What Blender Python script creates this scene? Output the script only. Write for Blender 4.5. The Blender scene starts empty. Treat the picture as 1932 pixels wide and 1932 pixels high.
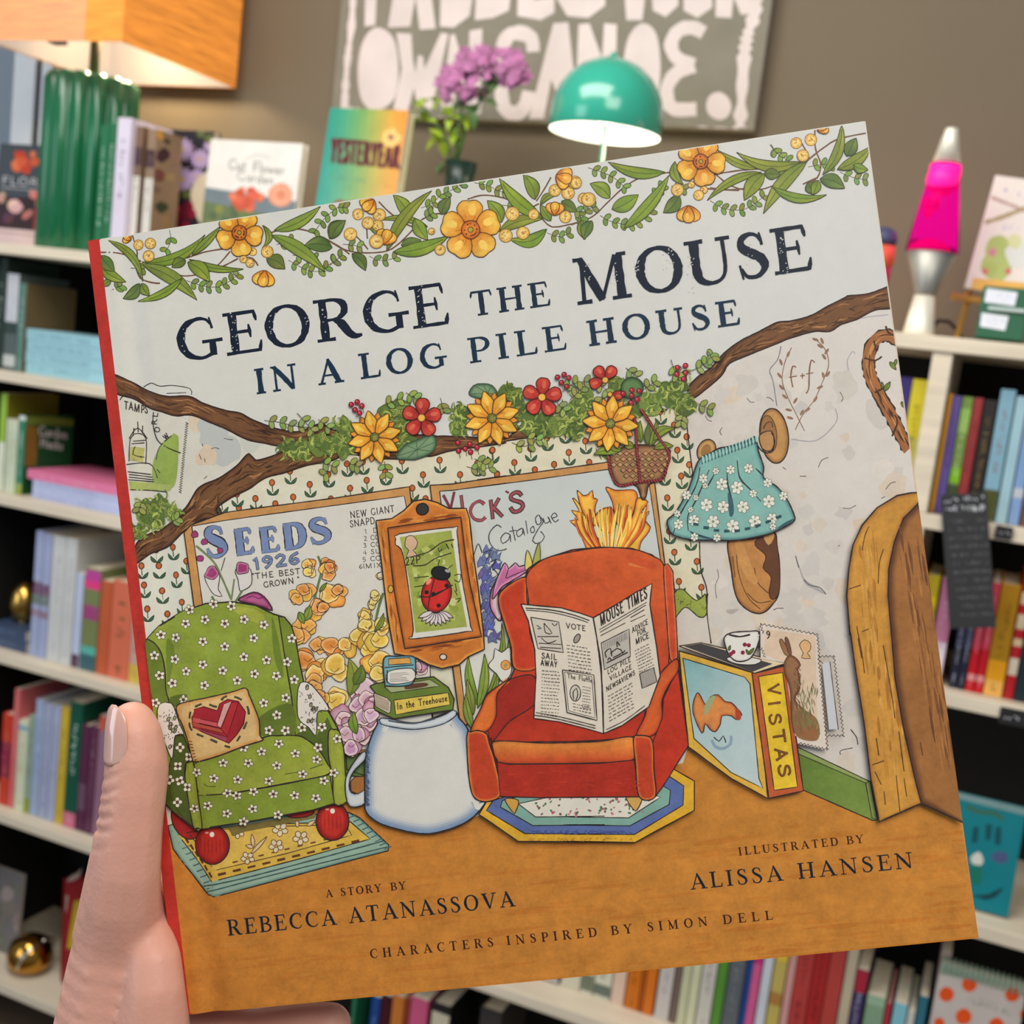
import bpy, bmesh, math, random
from mathutils import Vector, Matrix
from mathutils.geometry import tessellate_polygon

sc = bpy.context.scene
C = sc.collection
PI = math.pi
# ------------------------------------------------------------------ camera
FPX = 2200.0
CAM = Vector((0.0, 0.0, 1.75))
RX = Vector((.911938, .393129, .117553))
UX = Vector((-.161445, .080386, .983602))
FX = Vector((-.377233, .915963, -.136776))
cd = bpy.data.cameras.new('camera'); cam = bpy.data.objects.new('camera', cd); C.objects.link(cam)
cd.sensor_width = 36.0; cd.lens = 36.0 * FPX / 1932.0; cd.clip_start = .01
cam.matrix_world = Matrix(((RX.x, UX.x, -FX.x, CAM.x), (RX.y, UX.y, -FX.y, CAM.y), (RX.z, UX.z, -FX.z, CAM.z), (0, 0, 0, 1)))
cd.dof.use_dof = True; cd.dof.focus_distance = .39; cd.dof.aperture_fstop = 17.5
sc.camera = cam
# ------------------------------------------------------------------ world, lights, exposure
sc.view_settings.view_transform = 'Standard'; sc.view_settings.look = 'None'
sc.view_settings.gamma = 1.0; sc.view_settings.exposure = 0.0; sc.view_settings.use_curve_mapping = False
w = bpy.data.worlds.new('shop_air'); sc.world = w; w.use_nodes = True
bg = w.node_tree.nodes['Background']; bg.inputs[0].default_value = (.80, .88, 1.0, 1); bg.inputs[1].default_value = .26
def area(name, loc, target, size, size_y, energy, col):
    l = bpy.data.lights.new(name, 'AREA'); l.shape = 'RECTANGLE'; l.size = size; l.size_y = size_y; l.energy = energy; l.color = col
    o = bpy.data.objects.new(name, l); C.objects.link(o); o.location = loc
    o.rotation_euler = (Vector(target) - Vector(loc)).to_track_quat('-Z', 'Y').to_euler(); return o
area('unseen_overhead_light', (.7, -.5, 3.1), (.1, 1.0, 1.2), 1.4, 1.2, 33, (1.0, .95, .86))
area('unseen_overhead_light', (-1.1, .75, 3.2), (-1.1, 1.9, 1.0), 1.8, .8, 42, (1.0, .96, .9))  # unseen area light added to brighten the shelves, not the book front
area('shop_window_light', (-3.0, -1.5, 2.0), (-.7, 1.2, 1.5), 1.6, 2.0, 36, (.80, .90, 1.0))

# ------------------------------------------------------------------ projection helpers (where a thing of the photo stands at a given depth)
def ray(x, y): return RX * ((x - 966) / FPX) - UX * ((y - 966) / FPX) + FX
def at(x, y, Y):
    r = ray(x, y); return CAM + r * (Y / r.y)
def px(p):
    d = Vector(p) - CAM; return 966 + FPX * d.dot(RX) / d.dot(FX), 966 - FPX * d.dot(UX) / d.dot(FX)
def xat(u, Y, z):                                   # X where the line (X,Y,z) meets photo column u
    k = (u - 966) / FPX; d0 = Vector((0, Y, z)) - CAM
    return -(d0.dot(RX) - k * d0.dot(FX)) / (RX.x - k * FX.x)
def zat(v, X, Y):                                   # z where the line (X,Y,z) meets photo row v
    k = -(v - 966) / FPX; d0 = Vector((X, Y, 0)) - CAM
    return -(d0.dot(UX) - k * d0.dot(FX)) / (UX.z - k * FX.z)

# ------------------------------------------------------------------ materials
def lin(c): return tuple((v / 255 / 12.92) if v / 255 <= .04045 else ((v / 255 + .055) / 1.055) ** 2.4 for v in c[:3])
MATS = {}
def wet_print(name, rough, spec, amt):
    """printed watercolour: the pigment granulates and pools more where it is strong, the bare paper stays even"""
    m = bpy.data.materials.new(name); m.use_nodes = True; nt = m.node_tree; N = nt.nodes; L = nt.links; b = N['Principled BSDF']
    b.inputs['Roughness'].default_value = rough; b.inputs['Specular IOR Level'].default_value = spec
    a = N.new('ShaderNodeVertexColor'); a.layer_name = 'ink'; tc = N.new('ShaderNodeTexCoord'); hs = N.new('ShaderNodeSeparateColor'); hs.mode = 'HSV'; L.new(a.outputs['Color'], hs.inputs[0])
    def mth(op, x, y=None):
        n = N.new('ShaderNodeMath'); n.operation = op
        for i, v in enumerate((x, y)):
            if v is None: continue
            if hasattr(v, 'is_linked'): L.new(v, n.inputs[i])
            else: n.inputs[i].default_value = v
        return n.outputs[0]
    tot = None
    for sc_, am in ((95, 1.0), (260, .75), (900, .55)):
        n = N.new('ShaderNodeTexNoise'); n.inputs['Scale'].default_value = sc_; n.inputs['Detail'].default_value = 5; n.inputs['Roughness'].default_value = .62; L.new(tc.outputs['Object'], n.inputs['Vector'])
        t = mth('MULTIPLY', mth('SUBTRACT', n.outputs['Fac'], .5), am); tot = t if tot is None else mth('ADD', tot, t)
    f = mth('ADD', 1.0, mth('MULTIPLY', tot, mth('MULTIPLY', mth('ADD', hs.outputs[1], .06), amt)))
    mx = N.new('ShaderNodeMix'); mx.data_type = 'RGBA'; mx.blend_type = 'MULTIPLY'; mx.inputs['Factor'].default_value = 1; L.new(a.outputs['Color'], mx.inputs[6]); L.new(f, mx.inputs[7]); L.new(mx.outputs[2], b.inputs['Base Color'])
    MATS[name] = m; return m
def mat(name, col=None, rough=.6, metal=0.0, noise=.06, scale=18, emit=None, estr=0, spec=.4, attr=False, bump=0, bscale=60, trans=0, sub=0, coat=0, k=1.0, stretch=None, ior=1.45):
    if name in MATS: return MATS[name]
    m = bpy.data.materials.new(name); m.use_nodes = True; nt = m.node_tree; N = nt.nodes; L = nt.links
    b = N['Principled BSDF']; b.inputs['Roughness'].default_value = rough; b.inputs['Metallic'].default_value = metal
    b.inputs['Specular IOR Level'].default_value = spec
    tc = N.new('ShaderNodeTexCoord'); no = N.new('ShaderNodeTexNoise'); no.inputs['Scale'].default_value = scale; no.inputs['Detail'].default_value = 4
    if stretch:
        mp = N.new('ShaderNodeMapping'); mp.inputs['Scale'].default_value = stretch; L.new(tc.outputs['Object'], mp.inputs['Vector']); L.new(mp.outputs[0], no.inputs['Vector'])
    else: L.new(tc.outputs['Object'], no.inputs['Vector'])
    mr = N.new('ShaderNodeMapRange'); mr.inputs['From Min'].default_value = .3; mr.inputs['From Max'].default_value = .7
    mr.inputs['To Min'].default_value = 1 - noise; mr.inputs['To Max'].default_value = 1 + noise * .6; L.new(no.outputs['Fac'], mr.inputs['Value'])
    mx = N.new('ShaderNodeMix'); mx.data_type = 'RGBA'; mx.blend_type = 'MULTIPLY'; mx.inputs['Factor'].default_value = 1
    if attr:
        a = N.new('ShaderNodeVertexColor'); a.layer_name = 'ink'; L.new(a.outputs['Color'], mx.inputs[6])
    else: mx.inputs[6].default_value = tuple(v * k for v in lin(col)) + (1,)
    L.new(mr.outputs[0], mx.inputs[7]); L.new(mx.outputs[2], b.inputs['Base Color'])
    if emit and noise > .2:
        L.new(mx.outputs[2], b.inputs['Emission Color']); b.inputs['Emission Strength'].default_value = estr
    elif emit:
        b.inputs['Emission Color'].default_value = lin(emit) + (1,); b.inputs['Emission Strength'].default_value = estr
    if trans:
        b.inputs['Transmission Weight'].default_value = trans; b.inputs['IOR'].default_value = ior
    if sub:
        b.inputs['Subsurface Weight'].default_value = sub; b.inputs['Subsurface Radius'].default_value = (1, .35, .2); b.inputs['Subsurface Scale'].default_value = .004
    if coat: b.inputs['Coat Weight'].default_value = coat; b.inputs['Coat Roughness'].default_value = .12
    if bump:
        bn = N.new('ShaderNodeTexNoise'); bn.inputs['Scale'].default_value = bscale; bn.inputs['Detail'].default_value = 3; L.new(tc.outputs['Object'], bn.inputs['Vector'])
        bp = N.new('ShaderNodeBump'); bp.inputs['Strength'].default_value = bump; bp.inputs['Distance'].default_value = .002; L.new(bn.outputs['Fac'], bp.inputs['Height']); L.new(bp.outputs[0], b.inputs['Normal'])
    MATS[name] = m; return m

# ------------------------------------------------------------------ object helpers
def tag(o, label=None, cat=None, group=None, kind=None):
    if label: o['label'] = label
    if cat: o['category'] = cat
    if group: o['group'] = group
    if kind: o['kind'] = kind
    return o
def empty(name, loc=(0, 0, 0), label=None, cat=None, group=None, M=None):
    o = bpy.data.objects.new(name, None); C.objects.link(o); o.empty_display_size = .02
    if M is not None: o.matrix_world = M
    else: o.location = loc
    return tag(o, label, cat, group)
def obj(name, bm, m, parent=None, smooth=False):
    me = bpy.data.meshes.new(name)
    if isinstance(bm, bmesh.types.BMesh):
        bmesh.ops.recalc_face_normals(bm, faces=bm.faces[:]); bm.to_mesh(me); bm.free()
    else: me.from_pydata(*bm); me.update()
    for mm in (m if isinstance(m, (list, tuple)) else [m]): me.materials.append(mm)
    if smooth:
        for p in me.polygons: p.use_smooth = True
    o = bpy.data.objects.new(name, me); C.objects.link(o)
    if parent: o.parent = parent
    return o
def box(bm, x0, y0, z0, x1, y1, z1, bev=0, seg=2):
    t = bmesh.new(); bmesh.ops.create_cube(t, size=1)
    bmesh.ops.scale(t, vec=(x1 - x0, y1 - y0, z1 - z0), verts=t.verts); bmesh.ops.translate(t, vec=((x0 + x1) / 2, (y0 + y1) / 2, (z0 + z1) / 2), verts=t.verts)
    if bev: bmesh.ops.bevel(t, geom=t.edges[:], offset=bev, segments=seg, affect='EDGES', profile=.5)
    me = bpy.data.meshes.new('t'); t.to_mesh(me); t.free(); bm.from_mesh(me); bpy.data.meshes.remove(me); return bm
def BX(*a, **k): return box(bmesh.new(), *a, **k)
def lathe(prof, n=40, flute=0, famp=0, cap=True, off=(0, 0, 0), bm=None):
    bm = bm or bmesh.new(); rings = []
    for r, z in prof:
        rings.append([bm.verts.new((off[0] + r * (1 + famp * (abs(math.sin(flute * a / 2)) - .5) if flute else r * 0 + 1) * math.cos(a), off[1] + r * (1 + famp * (abs(math.sin(flute * a / 2)) - .5) if flute else 1) * math.sin(a), off[2] + z)) for a in [2 * PI * i / n for i in range(n)]])
    for A, B in zip(rings, rings[1:]):
        for i in range(n): bm.faces.new((A[i], A[(i + 1) % n], B[(i + 1) % n], B[i]))
    if cap:
        if prof[0][0] > 1e-5: bm.faces.new(rings[0][::-1])
        if prof[-1][0] > 1e-5: bm.faces.new(rings[-1])
    return bm
def tube(bm, pts, r, n=8, r2=None):
    pts = [Vector(p) for p in pts]; rings = []
    for i, p in enumerate(pts):
        d = (pts[min(i + 1, len(pts) - 1)] - pts[max(i - 1, 0)]).normalized()
        a = d.orthogonal().normalized(); b = d.cross(a); rr = r if r2 is None else r + (r2 - r) * i / (len(pts) - 1)
        if rings:
            a = (pa - d * pa.dot(d)).normalized(); b = d.cross(a)
        pa = a
        rings.append([bm.verts.new(p + (a * math.cos(2 * PI * k / n) + b * math.sin(2 * PI * k / n)) * rr) for k in range(n)])
    for A, B in zip(rings, rings[1:]):
        for k in range(n): bm.faces.new((A[k], A[(k + 1) % n], B[(k + 1) % n], B[k]))
    bm.faces.new(rings[0][::-1]); bm.faces.new(rings[-1]); return bm
def ball(bm, c, r, sx=1, sy=1, sz=1, sub=2):
    t = bmesh.ops.create_icosphere(bm, subdivisions=sub, radius=r)
    for v in t['verts']: v.co = Vector((v.co.x * sx + c[0], v.co.y * sy + c[1], v.co.z * sz + c[2]))
    return bm

# ------------------------------------------------------------------ printed pictures: layered flat ink shapes on a surface
def catmull(P, closed=False, step=6.0):
    n = len(P); out = []
    for i in range(n if closed else n - 1):
        p0 = P[(i - 1) % n] if (closed or i > 0) else P[0]; p1 = P[i]; p2 = P[(i + 1) % n]
        p3 = P[(i + 2) % n] if (closed or i + 2 < n) else P[-1]
        k = max(2, min(14, int(math.dist(p1[:2], p2[:2]) / step)))
        for j in range(k):
            t = j / k; t2 = t * t; t3 = t2 * t
            out.append(tuple(.5 * (2 * b + (c - a) * t + (2 * a - 5 * b + 4 * c - d) * t2 + (3 * b - a - 3 * c + d) * t3) for a, b, c, d in zip(p0, p1, p2, p3)))
    if not closed: out.append(tuple(P[-1]))
    return out
def solve8(A, b):
    n = len(b); M = [r[:] + [v] for r, v in zip(A, b)]
    for i in range(n):
        p = max(range(i, n), key=lambda k: abs(M[k][i])); M[i], M[p] = M[p], M[i]
        for k in range(n):
            if k != i:
                f = M[k][i] / M[i][i]; M[k] = [a - f * c for a, c in zip(M[k], M[i])]
    return [M[i][n] / M[i][i] for i in range(n)]
class Art:
    K = 1.0
    def __init__(s, P4, W, H, clip=None, seed=1, cell=8.0, dz=6e-6, z0=8e-5):
        s.W, s.H = W, H; s.clip = clip or (0, -H, W, 0); s.rnd = random.Random(seed); s.cell = cell; s.dz = dz; s.z0 = z0
        A = []; b = []
        for (x, y), (u, v) in zip(P4, [(0, 0), (W, 0), (W, -H), (0, -H)]):
            A.append([x, y, 1, 0, 0, 0, -u * x, -u * y]); b.append(u); A.append([0, 0, 0, x, y, 1, -v * x, -v * y]); b.append(v)
        s.h = solve8(A, b); s.V = []; s.F = []; s.Cc = []; s.occ = {}
    def uv(s, p):
        h = s.h; d = h[6] * p[0] + h[7] * p[1] + 1; return ((h[0] * p[0] + h[1] * p[1] + h[2]) / d, (h[3] * p[0] + h[4] * p[1] + h[5]) / d)
    def cells(s, pts, r):
        c = s.cell; S = set()
        for x, y in pts:
            for i in range(int((x - r) // c), int((x + r) // c) + 1):
                for j in range(int((y - r) // c), int((y + r) // c) + 1): S.add((i, j))
        return S
    def layer(s, S):
        z = max((s.occ.get(k, 0) for k in S), default=0) + 1
        for k in S: s.occ[k] = z
        return s.z0 + z * s.dz
    def boxcells(s, pts):
        c = s.cell; xs = [p[0] for p in pts]; ys = [p[1] for p in pts]
        return {(i, j) for i in range(int(min(xs) // c), int(max(xs) // c) + 1) for j in range(int(min(ys) // c), int(max(ys) // c) + 1)}
    def lc(s, c): return tuple(min(v * s.K, 1.0) for v in lin(c))
    def clipper(s, P):
        x0, y0, x1, y1 = s.clip
        for ax, lim, sg in ((0, x0, 1), (0, x1, -1), (1, y0, 1), (1, y1, -1)):
            if not P: return P
            out = []
            for i in range(len(P)):
                a, b = P[i - 1], P[i]; da, db = sg * (a[ax] - lim), sg * (b[ax] - lim)
                if (da >= 0) != (db >= 0):
                    t = da / (da - db); out.append(tuple(p + (q - p) * t for p, q in zip(a, b)))
                if db >= 0: out.append(b)
            P = out
        return P
    def poly(s, pts, cols, z):
        P = s.clipper([s.uv(p) + c for p, c in zip(pts, cols)])
        if len(P) < 3: return
        o = len(s.V); vs = [Vector((p[0], p[1], 0)) for p in P]
        try: T = tessellate_polygon([vs])
        except Exception: return
        for p in P: s.V.append((p[0], p[1], z)); s.Cc.append(p[2:5])
        for a, b, c in T:
            cr = (vs[b] - vs[a]).cross(vs[c] - vs[a]).z
            if abs(cr) > 1e-14: s.F.append((o + a, o + b, o + c) if cr > 0 else (o + a, o + c, o + b))
    def fill(s, pts, col, smooth=True, ink=None, w=2.2, grad=None, edge=None, ew=5, ec=.78):
        P = catmull(pts, True) if smooth else list(pts)
        base = s.lc(col)
        if grad:
            c2, (ax, ay), (bx, by) = grad; c2 = s.lc(c2); dx, dy = bx - ax, by - ay; dd = dx * dx + dy * dy
            def colat(p):
                t = max(0, min(1, ((p[0] - ax) * dx + (p[1] - ay) * dy) / dd)); return tuple(a + (b - a) * t for a, b in zip(base, c2))
        else: colat = lambda p: base
        cols = [colat(p) for p in P]; z = s.layer(s.boxcells(P))
        if edge:
            ecol = s.lc(edge) if isinstance(edge, tuple) else None
            s.poly(P, [ecol or tuple(v * ec for v in c) for c in cols], z)
            n = len(P); area2 = sum(P[i - 1][0] * P[i][1] - P[i][0] * P[i - 1][1] for i in range(n)); sg = 1 if area2 > 0 else -1
            for f in ((.5, 1.0) if ew < 6 else (.2, .4, .6, .8, 1.0)):
                Q = []
                for i in range(n):
                    dx, dy = P[(i + 1) % n][0] - P[i - 1][0], P[(i + 1) % n][1] - P[i - 1][1]; l = math.hypot(dx, dy) or 1
                    Q.append((P[i][0] - sg * dy / l * ew * f, P[i][1] + sg * dx / l * ew * f))
                f2 = f * f * (3 - 2 * f); m = [tuple(v * (ec + (1 - ec) * f2) for v in c) if not ecol else tuple(e + (v - e) * f2 for v, e in zip(c, ecol)) for c in cols]
                s.poly(Q, m, z + s.dz * f)
            s.layer(s.boxcells(P))
        else: s.poly(P, cols, z)
        if ink: s.line(P + [P[0]], w, ink, smooth=False)
        return P
    def line(s, pts, w, col, smooth=True, wob=.18, z=None, taper=False, flat=False):
        P = catmull(pts) if smooth and len(pts) > 2 else list(pts)
        if not smooth or len(pts) == 2:                # keep long straight runs in short pieces
            Q = [P[0]]
            for a, b in zip(P, P[1:]):
                k = max(1, int(math.dist(a, b) / 14))
                for j in range(1, k + 1): Q.append((a[0] + (b[0] - a[0]) * j / k, a[1] + (b[1] - a[1]) * j / k))
            P = Q
        if len(P) < 5 and taper: P = [(a[0] + (b[0] - a[0]) * j / 4, a[1] + (b[1] - a[1]) * j / 4) for a, b in zip(P, P[1:]) for j in range(4)] + [P[-1]]
        if z is None: z = s.layer(s.cells([p[:2] for p in P], w))
        c = s.lc(col); n = len(P); L = []; R = []
        for i in range(n):
            a, b = P[max(i - 1, 0)], P[min(i + 1, n - 1)]; dx, dy = b[0] - a[0], b[1] - a[1]; l = math.hypot(dx, dy) or 1
            ww = w / 2 * (1 + s.rnd.uniform(-wob, wob)) * (min(1, .25 + 2.2 * min(i, n - 1 - i) / max(1, n - 1)) if taper else 1)
            L.append((P[i][0] - dy / l * ww, P[i][1] + dx / l * ww)); R.append((P[i][0] + dy / l * ww, P[i][1] - dx / l * ww))
        x0, y0, x1, y1 = s.clip
        UL = [s.uv(p) for p in L]; UR = [s.uv(p) for p in R]; o = len(s.V)
        cl = lambda p: (min(max(p[0], x0), x1), min(max(p[1], y0), y1), z)
        for a, b in zip(UL, UR): s.V.append(cl(a)); s.V.append(cl(b)); s.Cc += [c, c]
        for i in range(n - 1):
            q = [UL[i], UR[i], UR[i + 1], UL[i + 1]]
            if all(p[0] <= x0 for p in q) or all(p[0] >= x1 for p in q) or all(p[1] <= y0 for p in q) or all(p[1] >= y1 for p in q): continue
            s.F.append((o + 2 * i, o + 2 * i + 1, o + 2 * i + 3, o + 2 * i + 2))
    def build(s, name, m, parent):
        me = bpy.data.meshes.new(name)
        F = []
        for f in s.F:                                   # every face looks out of the page
            a, b, c = (s.V[f[0]], s.V[f[1]], s.V[f[2]]); cr = (b[0] - a[0]) * (c[1] - a[1]) - (b[1] - a[1]) * (c[0] - a[0])
            F.append(f if cr >= 0 else f[::-1])
        me.from_pydata(s.V, [], F); me.update()
        ca = me.color_attributes.new('ink', 'FLOAT_COLOR', 'POINT')
        ca.data.foreach_set('color', [v for c in s.Cc for v in (c[0], c[1], c[2], 1.0)])
        me.materials.append(m); o = bpy.data.objects.new(name, me); C.objects.link(o)
        if parent: o.parent = parent
        return o

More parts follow.
